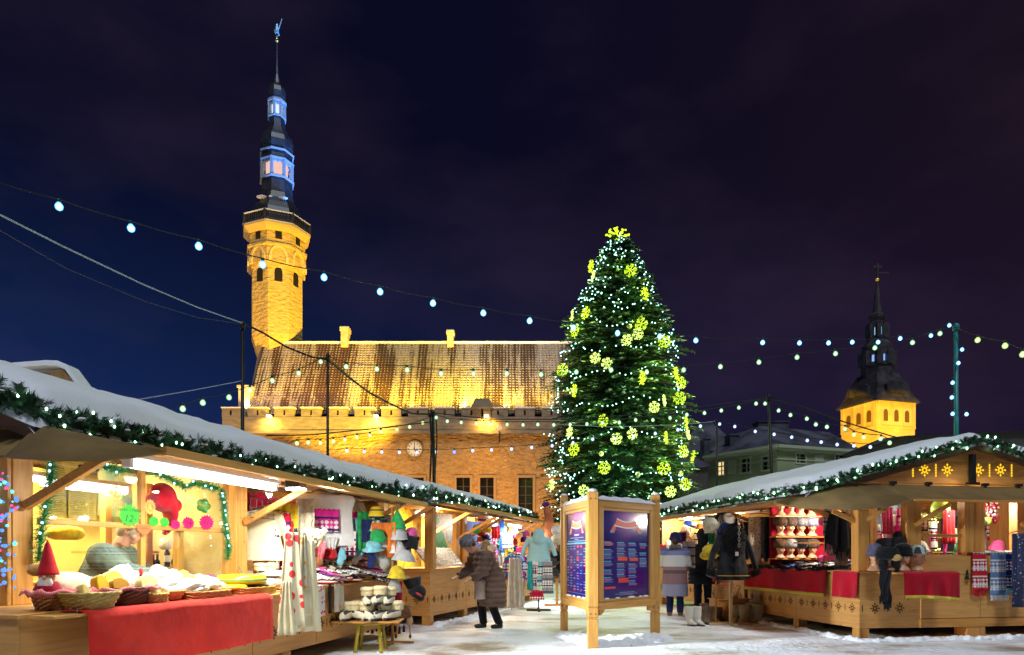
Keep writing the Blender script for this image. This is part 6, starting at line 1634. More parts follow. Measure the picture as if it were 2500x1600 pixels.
for k, (px, py, w_, h_, m_, i_, lb) in enumerate(((712, 1300, .26, 1.05, M_flor, -.52, 'long poppy printed towel hanging at the left of the front bunch'), (735, 1300, .22, .95, M_linen, -.55, 'slim cream towel in the middle of the front bunch'), (752, 1320, .26, 1.06, fabric('pale_linen', (.78, .73, .50)), -.56, 'pale cream apron hanging at the right of the front bunch'), (722, 1290, .08, .62, fab('charcoal'), -.5, 'dark patterned strap hanging in the front bunch'), (742, 1308, .12, .60, spots('flowers2', (.6, .56, .4), (.65, .30, .03), 12, .25), -.60, 'towel with yellow flowers foremost in the bunch'), (700, 1420, .16, .60, M_linen, -.50, 'short cream towel low at the left of the bunch'))):
 o = cloth('hanging_towel', w_, h_, m_, 1.7 + .4 * (k % 3), .026, top=.5, bot=1.15 + .1 * (k % 2), seed=k * 2.1, solid=.01); at(o, wl(px, py, i_), AX + U(-.2, .2)); ident(o, lb, 'towel', 'towels and aprons hanging before the wool bay')
chain('thin chain holding the front bunch of towels', wl(728, 1298, -.54), wl(730, 1235, -.5), .009)
WT = 1.0
mb = MB(); x0, x1 = .10, -.9; mb.box(-.9, .12, 3.85, 6.9, .962, .985); mb.build('counter_board', wood('y', 'gold'), h1)
rs = random.Random(5)
SOCKC = [('charcoal', M_black), ('grey', None), ('white', None), ('red', None), ('linen', None), ('pink', None), ('black', None), ('purple', None)]
def sock_mesh():
 mb = MB(True); mb.tube([(0, 0, 0), (.10, 0, 0), (.18, 0, .0), (.22, .03, 0), (.27, .10, 0), (.29, .15, 0)], [.045, .043, .045, .05, .042, .02], 12, sy=.35); return mb
sock0 = sock_mesh().build('wool_sock', fab('charcoal')); sock0.data.name = 'wool_sock'
sockme = {}
def sock(c, loc, rot, label, grp):
 global sock0
 if c not in sockme:
  me = sock0.data.copy(); me.materials.clear()
  me.materials.append(patterned('nordic_' + c, COLS[c], COLS['white'] if c != 'white' else COLS['navy'], COLS['charcoal'], 60) if c in ('charcoal', 'red', 'navy', 'grey') else fab(c)); sockme[c] = me
 o = bpy.data.objects.new('wool_sock', sockme[c]); COL.objects.link(o); at(o, loc, rot=rot); return ident(o, label, 'sock', grp)
cnt = {}
for k in range(64):
 u = (k + rs.random() * .8) / 64; y = 4.25 + 2.55 * rs.random(); i = -.05 + .75 * rs.random() ** .8
 c = rs.choice(['charcoal', 'charcoal', 'grey', 'grey', 'white', 'red', 'linen', 'navy', 'black', 'pink', 'red', 'purple'])
 hgt = WT + .05 + .16 * math.sin(min(1, i / .6) * PI * .5) * rs.random() + .02 * (k % 5)
 sock(c, LF.P(i, y, hgt), (rs.uniform(-.3, .3), rs.uniform(.0, .4), rs.uniform(-.6, .9) + LF.th), '%s wool sock lying in the mixed heap on the wool bay counter' % c, 'wool socks heaped on the wool bay counter')
bpy.data.objects.remove(sock0)
for k in range(9):   # striped linen stacks
 o = lump('folded_cloth', 'folded linen cloth with red stripes, %s in the row at the counter edge' % ORD[k], 'cloth', LF.P(-.02 + .1 * (k % 3), 4.35 + .13 * k, WT + .0 + .02 * (k % 2)), LF.th + .2, .30, .16, .045, patterned('stripe', (.70, .66, .55), (.50, .04, .05), (.05, .05, .06), 26, (0, 0, 6)), 'folded cloths along the wool counter', k, .1)
for k, (px, i) in enumerate(((615, .2), (632, .35), (648, .1), (665, .3), (680, .15), (625, .05), (655, .45), (640, .5))):
 lump('folded_linen', 'rumpled printed linen, piece %s from the broad post' % ORD[k], 'cloth', LF.P(i, LF.y_at(i, px), WT - .01), LF.th + k, .32, .26, .07 + .03 * (k % 3), M_linen if k % 2 else spots('linen_prints', (.66, .62, .5), (.35, .10, .12), 18, .2), 'rumpled linens on the wool counter', k * 3, .25)
M_cream = fabric('felt_cream', (.74, .62, .36), (.66, .54, .30), sc=8); M_check = patterned('grey_check', (.60, .55, .40), (.05, .05, .055), (.60, .55, .40), 34)
def slipper(label, loc, rz, s_=1.0, grp='felt boots with rolled cream cuffs'):
 t = thing('felt_slipper', label, 'slipper', loc, rz, grp)
 mb = MB(True); mb.tube([(0, .08, .12), (0, .07, .06), (0, 0, .05), (0, -.10, .045), (0, -.17, .035)], [.055, .062, .06, .055, .03], 14, sy=.9); blob('foot', mb, M_check, t, .012, 2)
 mb = MB(True); mb.tube([(math.cos(a) * .052, .085 + math.sin(a) * .05, .165) for a in [k * PI / 6 for k in range(13)]], .028, 8, cap=False); mb.lathe([(.068, .10), (.072, .13), (.066, .17)], 16, (0, .085, 0), cap=False); mb.build('cuff', M_cream, t)
 t.scale = (s_,) * 3; return t
stl = Vector(((905 - 1250) / F * 9.9, 9.9, 0))
t = thing('stool', 'mustard yellow wooden stool carrying the felt slippers', 'stool', stl, .3)
M_must = mat('mustard_paint', (.42, .32, .03), (.34, .25, .02), sc=6, rough=.4)
mb = MB(True); mb.lathe([(.01, .40), (.24, .40), (.25, .415), (.24, .43), (.01, .432)], 28); mb.build('seat', M_must, t)
for k in range(4):
 a = k * PI / 2 + .5; mb = MB(); mb.bar((math.cos(a) * .20, math.sin(a) * .20, .40), (math.cos(a) * .27, math.sin(a) * .27, 0), .045, .03); mb.build('leg', M_must, t, bevel=.005)
mb = MB(); mb.box(-.50, .45, -.28, .28, .435, .46); o = mb.build('display_board', wood('x', 'pine')); at(o, stl, LF.th + .25); ident(o, 'small board on the stool holding felt slippers', 'board')
for k, (dx, dz, dy) in enumerate(((-.32, .46, -.15), (-.16, .46, -.1), (.0, .46, -.17), (.16, .46, -.08), (.32, .46, -.02), (-.24, .46, .12), (.06, .46, .14), (.24, .66, .1), (-.05, .66, .02), (.12, .68, -.04))):
 slipper('cream cuffed grey checked felt slipper on the stool, %s from the left in its pile' % ORD[k], stl + Vector((dx, dy, dz)), U(-.6, .6) + .2, 1.4)
for k, px in enumerate((800, 818, 836)):
 slipper('cream cuffed felt slipper %s on the wool counter under the scarves' % ORD[k], LF.P(.55, LF.y_at(.55, px), WT + .14 + .03 * k), LF.th + 1.2, 1.0, 'felt slippers at the back of the wool counter')
for k, px in enumerate((652, 676)):
 slipper('cream felt slipper behind the linens, %s of two' % ('left', 'right')[k], LF.P(.6, LF.y_at(.6, px), WT + .08), LF.th + 1.9, 1.1, 'felt slippers by the broad post')
for k, (px, w_, h_, m_, lb) in enumerate(((784, .25, .42, M_dots, 'white towel with berry dots hanging over the counter edge'), (828, .30, .40, fabric('grey_linen', (.56, .52, .42)), 'plain linen towel with small embroidery hanging over the counter edge'), (805, .05, .40, fab('black'), 'thin black fringe strip between the two towels'))):
 o = cloth('towel', w_, h_, m_, 1.5, .015, seed=k, solid=.01); at(o, LF.P(-.12, LF.y_at(-.12, px), 1.0), LF.th + PI / 2 + .1); ident(o, lb, 'towel', 'towels over the wool counter edge')
mb = MB(); mb.ball((0, -.01, 0), .03, 8, 6, sy=.3); o = mb.build('embroidery', mat('emb', (.25, .12, .05)))
at(o, LF.P(-.15, LF.y_at(-.15, 830), .68), AX); ident(o, 'tiny brown embroidered motif low on the linen towel', 'embroidery')
t = thing('knit_basket', 'small basket of pink and red lace knits right of the socks', 'basket', LF.P(.2, 6.7, WT), 0)
mb = MB(True); mb.lathe([(.10, 0), (.15, .10), (.16, .11), (.14, .10), (.10, .02)], 20); mb.build('basket_body', woven('b0.40.17', (.40, .17, .05), (.1, .04, .01), 30), t)
mb = MB(True); mb.ball((0, 0, .13), .13, 12, 8, sz=.6); mb.build('knits', M_redlace, t)
lump('knit_pile', 'striped dark folded blankets behind the red knits', 'blanket', LF.P(.6, 6.5, WT), LF.th, .5, .4, .22, patterned('blanket', COLS['charcoal'], COLS['grey'], COLS['brown'], 30), None, 3, .1)
lump('knit_pile', 'crimson folded knit beside the striped blankets', 'blanket', LF.P(.35, 6.75, WT), LF.th, .34, .3, .22, fab('crimson'), None, 8, .1)
hs = Vector(((958 - 1250) / F * 10.7, 10.7, 0))
t = thing('hat_stand', 'wooden hat tree loaded with novelty felt hats at the end of the wool bay', 'hat stand', hs, 0)
mb = MB(True); mb.tube([(0, 0, 0), (0, 0, 2.15)], .022, 8); mb.build('pole', wood('z', 'pine'), t)
for k in range(3):
 a = k * 2.1 + .4; mb = MB(); mb.bar((0, 0, .04), (math.cos(a) * .34, math.sin(a) * .34, .015), .04, .03); mb.build('foot', wood('x', 'pine'), t)
mb = MB(True)
HH = [(972, 1293, 'cone', .13, 'green', 'tall green felt cone hat topmost on the hat stand', 0, (0, -.05, 0)), (973, 1317, 'bell', .125, 'grey', 'light grey bell hat under the green cone', .0, (.1, 0, 0)), (924, 1334, 'bell', .13, 'white', 'white cat hat with painted green eye, left side of the stand', -.05, (.05, .1, 0)),
      (970, 1349, 'bell', .12, 'white', 'white felt hat with dark ears under the grey bell hat', .0, (.1, 0, 0)), (985, 1370, 'mushroom', .135, 'grey', 'wide pale grey mushroom hat on the right of the stand', -.1, (0, .12, 0)), (931, 1374, 'mushroom', .12, 'grey', 'grey helmet shaped hat with dark opening, left of the pole', .0, (.1, 1.1, 0)),
      (968, 1412, 'bell', .12, 'yellow', 'bright yellow bell hat hanging at mid height', -.16, (0, .05, 0)), (962, 1447, 'cone', .12, 'grey', 'pale grey cone hat low on the stand under the yellow one', -.1, (0, 0, 0)), (1000, 1335, 'beanie', .12, 'black', 'black felt hat with soft ears at the right of the stand', .05, (0, .3, 0)),
      (1003, 1310, 'beanie', .10, 'pink', 'bright pink hat peeking right of the grey bell hat', .15, (0, .2, 0)), (1006, 1412, 'cone', .14, 'black', 'long drooping black felt hat upper right, under the mushroom hat', .05, (0, 2.9, 0)), (1014, 1455, 'beanie', .13, 'black', 'round black felt hat with a red lip, lower right of the stand', .0, (0, .6, 0)),
      (920, 1262, 'beanie', .12, 'charcoal', 'dark hat with yellow stripes topmost at the left', .1, (0, 0, 0)), (922, 1298, 'bell', .115, 'green', 'striped green white and red hat above the cat hat', .08, (0, 0, 0)), (950, 1385, 'bell', .10, 'tan', 'tan felt hat behind the yellow bell', .1, (0, .5, 0))]
hcol = {}
for (px, py, kind, r_, c, lb, dy, rt) in HH:
 p = W(px, py, 10.7 + dy); 
 m_ = fab(c)
 if 'yellow stripes' in lb: m_ = patterned('bee', COLS['charcoal'], COLS['yellow'], COLS['yellow'], 26, (0, 0, 1))
 if 'striped green' in lb: m_ = patterned('melon', COLS['green'], COLS['white'], COLS['red'], 30, (1, 0, 0))
 if c == 'grey': m_ = fabric('pale_grey_felt', (.50, .50, .48), (.42, .42, .40), sc=12)
 o = hat(kind, r_, m_, lb, p, U(-.5, .5), 'felt hats on the hat stand', rot=rt, seed=px)
 if 'cat hat' in lb:
  mb = MB()
  for (ex_, c_) in ((-.045, (.3, .55, .05)), (.055, (.3, .55, .05))):
   q = MB(); q.ball((ex_, -r_ * 1.12, r_ * .8), .02, 10, 6, sy=.4, sz=.75); q.build('eye', mat('cat_eye', c_, rough=.3), o)
  q = MB(); q.ball((0.01, -r_ * 1.22, r_ * .5), .016, 8, 6, sy=.5); q.build('nose', fab('pink'), o)
  for s_ in (-1, 1): q = MB(); q.lathe([(.035, 0), (.002, .06)], 4, (s_ * .07, 0, r_ * 1.5)); q.build('ear', m_, o)
 if 'black ears' in lb or 'dark ears' in lb or 'soft ears' in lb:
  for s_ in (-1, 1): q = MB(True); q.ball((s_ * .09, -.02, r_ * 1.3), .03, 8, 6, sy=.5, sz=1.4); q.build('ear', fab('black'), o)
 if 'red lip' in lb: q = MB(True); q.ball((.05, -r_ * 1.05, r_ * .5), .05, 10, 6, sx=1.3, sz=.35); q.build('lip', fab('red'), o)
 mb.tube([(0, 0, p.z + r_), (p.x - hs.x, p.y - hs.y, p.z + r_ * .9)], .008, 5)
mb.build('pegs', wood('x', 'pine'), t)
t2 = thing('moose_hat', 'brown felt hat with ear flaps and tassels hanging lowest on the hat stand', 'hat', W(984, 1505, 10.55), 0, 'felt hats on the hat stand')
mb = hatmesh('beanie', .12); mb.build('crown', fab('brown'), t2)
for s_ in (-1, 1):
 q = MB(True); q.ball((s_ * .10, 0, -.07), .055, 10, 8, sy=.4, sz=1.6); q.build('ear_flap', fabric('tan_rim', (.5, .30, .15)), t2); q = MB(True); q.tube([(s_ * .10, 0, -.15), (s_ * .11, 0, -.28)], .006, 5); q.ball((s_ * .11, 0, -.31), .022, 8, 6, sz=1.6); q.build('tassel', fab('brown'), t2)
 q = MB(True); q.tube([(s_ * .06, 0, .14), (s_ * .13, -.02, .18), (s_ * .16, -.02, .15)], [.03, .028, .015], 8); q.build('antler', fab('tan'), t2)
for k in range(9):
 mb = MB(True); mb.tube([(0, 0, .06), (0, 0, 0)], .005, 4); mb.lathe([(.006, .02), (.018, 0), (.026, -.10), (.005, -.10)], 8); o = mb.build('tassel', fab(['black', 'charcoal', 'navy'][k % 3])); at(o, W(898 + k * 11, 1530 + 3 * math.sin(k * 2), 11.5)); ident(o, 'dark yarn tassel under the counter end, %s from the left' % ORD[k], 'tassel', 'dark tassels hanging low behind the stool')
o = cloth('hanging_scarf', .35, .55, fab('navy'), 4, .04); at(o, W(935, 1400, 11.6), .2); ident(o, 'navy scarf hanging behind the hat stand', 'scarf')
o = cloth('hanging_scarf', .3, .5, fab('crimson'), 4, .04); at(o, W(960, 1420, 11.7), .2); ident(o, 'crimson scarf hanging behind the hat stand', 'scarf')
mb = MB(); mb.bar((-.6, 0, 1.12), (.7, 0, 1.12), .02, .02)
o = mb.build('rail', wood('x', 'pine')); at(o, (W(945, 1355, 11.65).x, 11.65, 0), .2); ident(o, 'thin wooden rail carrying scarves and tassels at the bay end', 'rail')
lump('wool_bundle', 'rust brown wool brush bundle under the mittens', 'wool bundle', LF.P(.5, LF.y_at(.5, 765), WT + .18), 0, .3, .25, .2, fabric('rust', (.40, .16, .05), (.2, .07, .02), sc=30), None, 4, .2)
# ================================================================== PAINTED BACKDROP STALL
def mural():
 m = bpy.data.materials.new('painted_backdrop'); m.use_nodes = True
 nt = m.node_tree; N, L = nt.nodes, nt.links; b = N['Principled BSDF']
 tc = N.new('ShaderNodeTexCoord'); n = N.new('ShaderNodeTexNoise'); n.inputs['Scale'].default_value = 2.6; n.inputs['Detail'].default_value = 4; n.inputs['Distortion'].default_value = 2.2
 L.new(tc.outputs['Object'], n.inputs['Vector'])
 r = N.new('ShaderNodeValToRGB'); e = r.color_ramp.elements
 for k, (p, c) in enumerate(((.30, (.25, .07, .01)), (.42, (.75, .40, .02)), (.5, (.85, .60, .05)), (.58, (.8, .55, .12)), (.68, (.40, .15, .03)))):
  if k > 1: e.new(.5)
  e[k].position = p; e[k].color = (*c, 1)
 L.new(n.outputs['Fac'], r.inputs[0]); L.new(r.outputs[0], b.inputs['Base Color']); b.inputs['Roughness'].default_value = .5
 return m
ya_, yb_ = L3.y_at(1.3, 1008), L3.y_at(1.3, 1150)
t = thing('painted_backdrop', 'swirling yellow painted board with a green clad dancing figure, behind the jewellery', 'painting', L3.P(1.3, (ya_ + yb_) / 2, 1.55), L3.th)
wd = yb_ - ya_
mb = MB(); mb.box(-.02, 0, -wd / 2 - 1.2, wd / 2 + .3, -.45, .95); mb.build('board', mural(), t)
def flat(nm, pts, c, o_=.004): 
 mb = MB(); mb.prism(pts, .0, o_, 'yz'); mb.build(nm, mat('paint_%.2f_%.2f' % (c[0], c[1]), c, tuple(v * .6 for v in c), sc=9, rough=.5), t)
flat('green_tunic', [(-.75, .42), (-.35, .52), (-.1, .40), (.15, .05), (.1, -.05), (-.35, .02), (-.7, -.02)], (.02, .45, .05)); flat('green_hood', [(-.75, .75), (-.5, .85), (-.35, .68), (-.5, .6), (-.75, .6)], (.02, .40, .06), .006)
flat('painted_leg', [(.1, .02), (.4, -.1), (.5, -.35), (.35, -.40), (.25, -.18), (-.05, -.06)], (.45, .15, .04), .006); flat('painted_leg', [(.6, .1), (.75, -.1), (.85, -.38), (.7, -.40), (.6, -.15)], (.55, .50, .35), .006)
flat('white_bowl', [(.05, .42), (.45, .50), (.85, .40), (.7, .22), (.35, .15), (.15, .25)], (.65, .70, .62), .005)
t = thing('jewellery_board', 'tilted display board with rows of silver pendants on the counter', 'display board', L3.P(.45, L3.y_at(.45, 1062), 1.13), L3.th)
mb = MB(); v = [(.30, -1.0, 0), (.30, 1.0, 0), (-.05, 1.0, .42), (-.05, -1.0, .42)]; mb.add(v, [(0, 1, 2, 3)]); mb.build('board', fabric('blue_grey', (.16, .17, .26)), t, solid=.02)
mb = MB(); rs = random.Random(3)
for a in range(26):
 for b in range(6):
  if rs.random() < .8:
   y = -.93 + a * .073; k = .1 + b * .155; c = Vector((.31 - .35 * k, y, .425 * k + .015)); mb.bar(c, c + Vector((-.035, 0, .043)) * rs.uniform(.7, 1.3), .022, .006)
mb.build('pendants', mat('silver', (.70, .70, .62), rough=.3, metal=.5), t)
lump('linen_runner', 'flat pale cloth on the painted stall counter', 'cloth', L3.P(.2, 1.6, 1.13), L3.th, .3, .9, .02, M_linen, None, 1, .05)
# ================================================================== KNITWEAR STALL
def l4(px, py, i): return L3.on_aisle(i, px, py)
A4 = L3.th + PI / 2
kn = [(1177, 1272, 'beanie', 'purple', 'top purple knitted hat in the stack left of the tube lamp'), (1177, 1291, 'beanie', 'violet', 'dull violet hat under the purple one'), (1176, 1307, 'beanie', 'crimson', 'dark red hat low in the left stack'), (1176, 1322, 'brim', 'orange', 'orange brimmed hat at the bottom of the left stack'),
      (1207, 1302, 'beanie', 'navy', 'navy hat above the red ones'), (1208, 1285, 'beanie', 'blue', 'bright blue hat high in the second stack'), (1212, 1334, 'brim', 'red', 'red brimmed hat behind the bent shopper'), (1208, 1318, 'beanie', 'charcoal', 'charcoal hat between navy and red'),
      (1243, 1310, 'beanie', 'lime', 'lime green hat under the tube lamp'), (1253, 1300, 'cone', 'magenta', 'pink pointed hat under the tube lamp'), (1264, 1305, 'beanie', 'sky blue', 'pale blue hat under the tube lamp'), (1274, 1300, 'beanie', 'violet', 'violet hat right of the pale blue one'), (1285, 1308, 'beanie', 'pink', 'rosy hat beside the hooded poncho'), (1280, 1322, 'beanie', 'purple', 'purple hat below the rosy one'),
      (1245, 1345, 'beanie', 'navy', 'navy hat under the lime hat'), (1262, 1345, 'beanie', 'blue', 'royal blue hat in the dark lower row'), (1276, 1360, 'beanie', 'teal', 'teal hat low beside the poncho'), (1256, 1328, 'beanie', 'crimson', 'crimson hat in the dark middle row')]
for (px, py, kd, c, lb) in kn:
 p = l4(px, py, .75); hat(kd, .115, fab(c), lb, p, A4, 'knitted hats on the far left stall', rot=(U(-.2, .2), U(-.2, .2), A4), seed=px)
for k, (px, py, w_, h_, c) in enumerate(((1225, 1262, .28, 1.0, 'blue'), (1233, 1275, .16, .8, 'sky blue'), (1236, 1325, .22, .5, 'yellow'), (1300, 1300, .3, .8, 'navy'))):
 o = cloth('hanging_scarf', w_, h_, fab(c), 3, .04, seed=k); at(o, l4(px, py, .35), A4); ident(o, '%s scarf hanging in the knitwear stall' % c, 'scarf', 'scarves in the knitwear stall')
mb = MB(); mb.box(-1.0, 1.0, -.02, 0, -.6, .9); o = mb.build('dark_backcloth', fab('navy')); at(o, L3.P(1.25, 6.0, 1.45), A4); ident(o, 'dark back cloth behind the knitted hats', 'cloth')
t = thing('clothes_rail', 'clothes rail of bright striped knits between the bent shopper and the poncho', 'clothes rail', L3.P(-.35, 4.9, 0), A4)
mb = MB(True); mb.tube([(-.6, 0, 0), (-.6, 0, 1.4), (.6, 0, 1.4), (.6, 0, 0)], .014, 6); mb.build('rail', M_chain, t)
gsel = [('multi1', COLS['blue'], COLS['white'], COLS['red']), ('multi2', COLS['sky blue'], COLS['white'], COLS['navy']), ('multi3', COLS['magenta'], COLS['white'], COLS['navy']), ('multi4', COLS['navy'], COLS['pink'], COLS['white']), ('multi5', COLS['cream'], COLS['brown'], COLS['white'])]
for k in range(6):
 nm, a, b, c = gsel[k % 5]
 garment('striped_knit', 'bright striped knit jumper on the rail, %s from the left' % ORD[k], 'jumper', L3.P(-.35, 4.45 + k * .17, 1.38), L3.th + .3, .42, .62 + .05 * (k % 2), patterned(nm, a, b, c, 34), group='striped knits on the clothes rail', seed=k, vox=.02, sleeves=.6)
o = cloth('long_cardigan', .36, 1.15, fabric('beige_knit', (.55, .48, .38), (.45, .38, .29), sc=8), 3, .05, top=.8, bot=1.15, seed=3); at(o, W(1258, 1362, 15.6), .3); ident(o, 'long beige cardigan hanging at the front of the rail', 'cardigan')
chain('chain hanging by the tube lamp of the knitwear stall, left one', l4(1221, 1290, -.2), l4(1223, 1362, -.3), .03, 'chains in the knitwear stall')
chain('chain hanging by the tube lamp of the knitwear stall, right one', l4(1250, 1316, -.2), l4(1250, 1360, -.2), .03, 'chains in the knitwear stall')
px0 = W(1315, 1355, 17.0); base = Vector((px0.x, 17.0, 0))
t = thing('display_stand', 'black cross footed stand under the pale blue poncho', 'stand', base, 0)
mb = MB(); mb.box(-.3, .3, -.03, .03, 0, .05).box(-.03, .03, -.3, .3, 0, .05); mb.build('foot', M_black, t)
mb = MB(True); mb.tube([(0, 0, .03), (0, 0, 1.75)], .02, 8); mb.build('pole', M_black, t)
garment('hooded_poncho', 'pale blue hooded poncho on a stand at the end of the left row', 'poncho', base + Vector((0, 0, 1.85)), 0, .60, .64, fabric('ice_blue', (.36, .62, .66), (.30, .55, .60), sc=4), depth=.26, sleeves=.72, sa=.5, hood=True, flare=1.05, hang=False)
for k, (dx, w_, h_, m_, lb) in enumerate(((-.10, .22, .85, patterned('fairisle1', COLS['white'], COLS['navy'], COLS['red'], 46), 'white fair isle scarf hanging below the poncho, left one'), (.10, .26, .62, patterned('fairisle2', (.20, .42, .50), COLS['white'], COLS['navy'], 40), 'blue grey patterned scarf hanging below the poncho, middle one'), (.22, .24, .80, patterned('fairisle3', COLS['grey'], COLS['white'], COLS['navy'], 44), 'grey patterned scarf hanging below the poncho, right one'), (-.22, .12, .7, fab('teal'), 'plain teal scarf hanging leftmost below the poncho'), (-.05, .3, .22, patterned('fairisle4', COLS['crimson'], COLS['white'], COLS['crimson'], 46), 'red and white hem piece lowest under the poncho'))):
 o = cloth('patterned_scarf', w_, h_, m_, 2, .02, top=.9, bot=1.2, seed=k); at(o, base + Vector((dx, -.12 - .03 * k, 1.24 if k < 4 else .52))); ident(o, lb, 'scarf', 'scarves under the pale blue poncho')
t = thing('sock_pole', 'tall orange knitted stocking with purple tip standing behind the notice board post', 'stocking', W(1340, 1330, 19.5), 0)
mb = MB(True); mb.tube([(0, 0, 0), (.02, 0, .4), (0, 0, .8), (-.06, 0, 1.0), (-.12, 0, 1.08)], [.12, .14, .12, .10, .06], 14); blob('stocking', mb, fabric('orange_wool', (.62, .22, .10), (.5, .15, .06), sc=8), t, .02, 2)
mb = MB(True); mb.ball((-.12, 0, 1.14), .08, 8, 6); mb.ball((-.05, 0, 1.16), .07, 8, 6); mb.build('purple_tip', fab('purple'), t)
t = thing('leather_goods_rack', 'rack hung with dark leather hats and bags just left of the notice board', 'rack', W(1360, 1355, 18.6) * 1.0, 0); t.location = (W(1360, 1355, 18.6).x, 18.6, 0)
mb = MB(True); mb.tube([(0, 0, 0), (0, 0, 2.2)], .04, 8); mb.tube([(-.35, 0, .04), (.35, 0, .04)], .04, 6); mb.build('post', wood('z', 'pine'), t)
for k, (dx, z_, kd, r_, c) in enumerate(((.05, 1.75, 'round_fur', .16, 'cream'), (.08, 1.52, 'brim', .12, 'brown'), (-.08, 1.38, 'beanie', .13, 'black'), (.1, 1.28, 'brim', .11, 'black'), (-.1, 1.15, 'beanie', .14, 'charcoal'), (.08, 1.02, 'beanie', .13, 'black'), (-.06, .9, 'brim', .12, 'charcoal'), (.1, .72, 'brim', .14, 'tan'), (0, 2.0, 'round_fur', .13, 'white'))):
 hat(kd, r_, fab(c), '%s %s hat on the rack left of the notice board, %s from the top' % (c, {'round_fur': 'fur', 'brim': 'leather', 'beanie': 'soft'}[kd], ORD[[8, 0, 1, 2, 3, 4, 5, 6, 7].index(k)]), t.location + Vector((dx, -.12, z_)), 0, 'hats on the rack left of the notice board', rot=(.5, 0, U(-1, 1)), seed=k)
# ================================================================== NOTICE BOARD
PA_, PB_, PC_ = Vector((.90, 11.8, 0)), Vector((1.21, 10.25, 0)), Vector((2.39, 11.4, 0))
nb = thing('notice_board', 'three sided wooden notice board with snow on its frames, showing blue programme posters', 'notice board', PB_, 0)
gold = wood('z', 'gold'); goldx = wood('x', 'gold')
for k, (P_, w_) in enumerate(((PA_, .125), (PB_, .155), (PC_, .14))):
 zt_ = (2.40, 2.33, 2.38)[k]
 mb = MB(); h = w_ / 2; p = P_ - PB_; rz = [-.9, .0, .6][k]
 q = MB(); q.box(-h, h, -h, h, .62, zt_).box(-h * .88, h * .88, -h * .88, h * .88, .59, .62).box(-h, h, -h, h, .46, .59).box(-h * .88, h * .88, -h * .88, h * .88, .43, .46).box(-h, h, -h, h, -.02, .43)
 q.lathe([(h * 1.02 * 1.414, zt_), (h * .9, zt_ + .035)], 4, a0=PI / 4)
 q.xf(Matrix.Translation(p) @ Matrix.Rotation(rz * 0, 4, 'Z')); po = q.build('post', gold, nb, bevel=.008)
 q = MB(True); q.ball((p.x, p.y, zt_ + .03), h * .95, 12, 8, sz=.5); q.build('snow_cap', M_snowfine, po)
 q = MB(); 
 for zz in (zt_ - .09, .52):
  for dx in (-.035, .035): q.box(p.x + dx - .008, p.x + dx + .008, p.y - h - .004, p.y - h, zz - .01, zz + .01)
 q.build('bolt_holes', M_black, po)
def printblue():
 m = bpy.data.materials.new('poster_print'); m.use_nodes = True
 nt = m.node_tree; N, L = nt.nodes, nt.links; b = N['Principled BSDF']
 tc = N.new('ShaderNodeTexCoord'); g_ = N.new('ShaderNodeTexGradient'); g_.gradient_type = 'SPHERICAL'; mp = N.new('ShaderNodeMapping'); mp.inputs['Location'].default_value = (0, 0, -.9); mp.inputs['Scale'].default_value = (1.5, 1, 1.15)
 L.new(tc.outputs['Object'], mp.inputs[0]); L.new(mp.outputs[0], g_.inputs[0])
 r = N.new('ShaderNodeValToRGB'); e = r.color_ramp.elements; e[0].color = (.010, .007, .13, 1); e[1].position = .8; e[1].color = (.26, .05, .36, 1); x = e.new(.35); x.color = (.022, .010, .17, 1)
 L.new(g_.outputs['Fac'], r.inputs[0]); L.new(r.outputs[0], b.inputs['Base Color']); b.inputs['Roughness'].default_value = .12; b.inputs['Specular IOR Level'].default_value = .6
 return m
M_post = printblue(); M_cyn = mat('poster_cyan', (.06, .35, .55), rough=.3); M_pred = mat('poster_red', (.70, .06, .03), rough=.3); M_pwh = mat('poster_pale', (.30, .32, .60), rough=.3); M_pw2 = mat('poster_white', (.75, .78, .85), rough=.3)
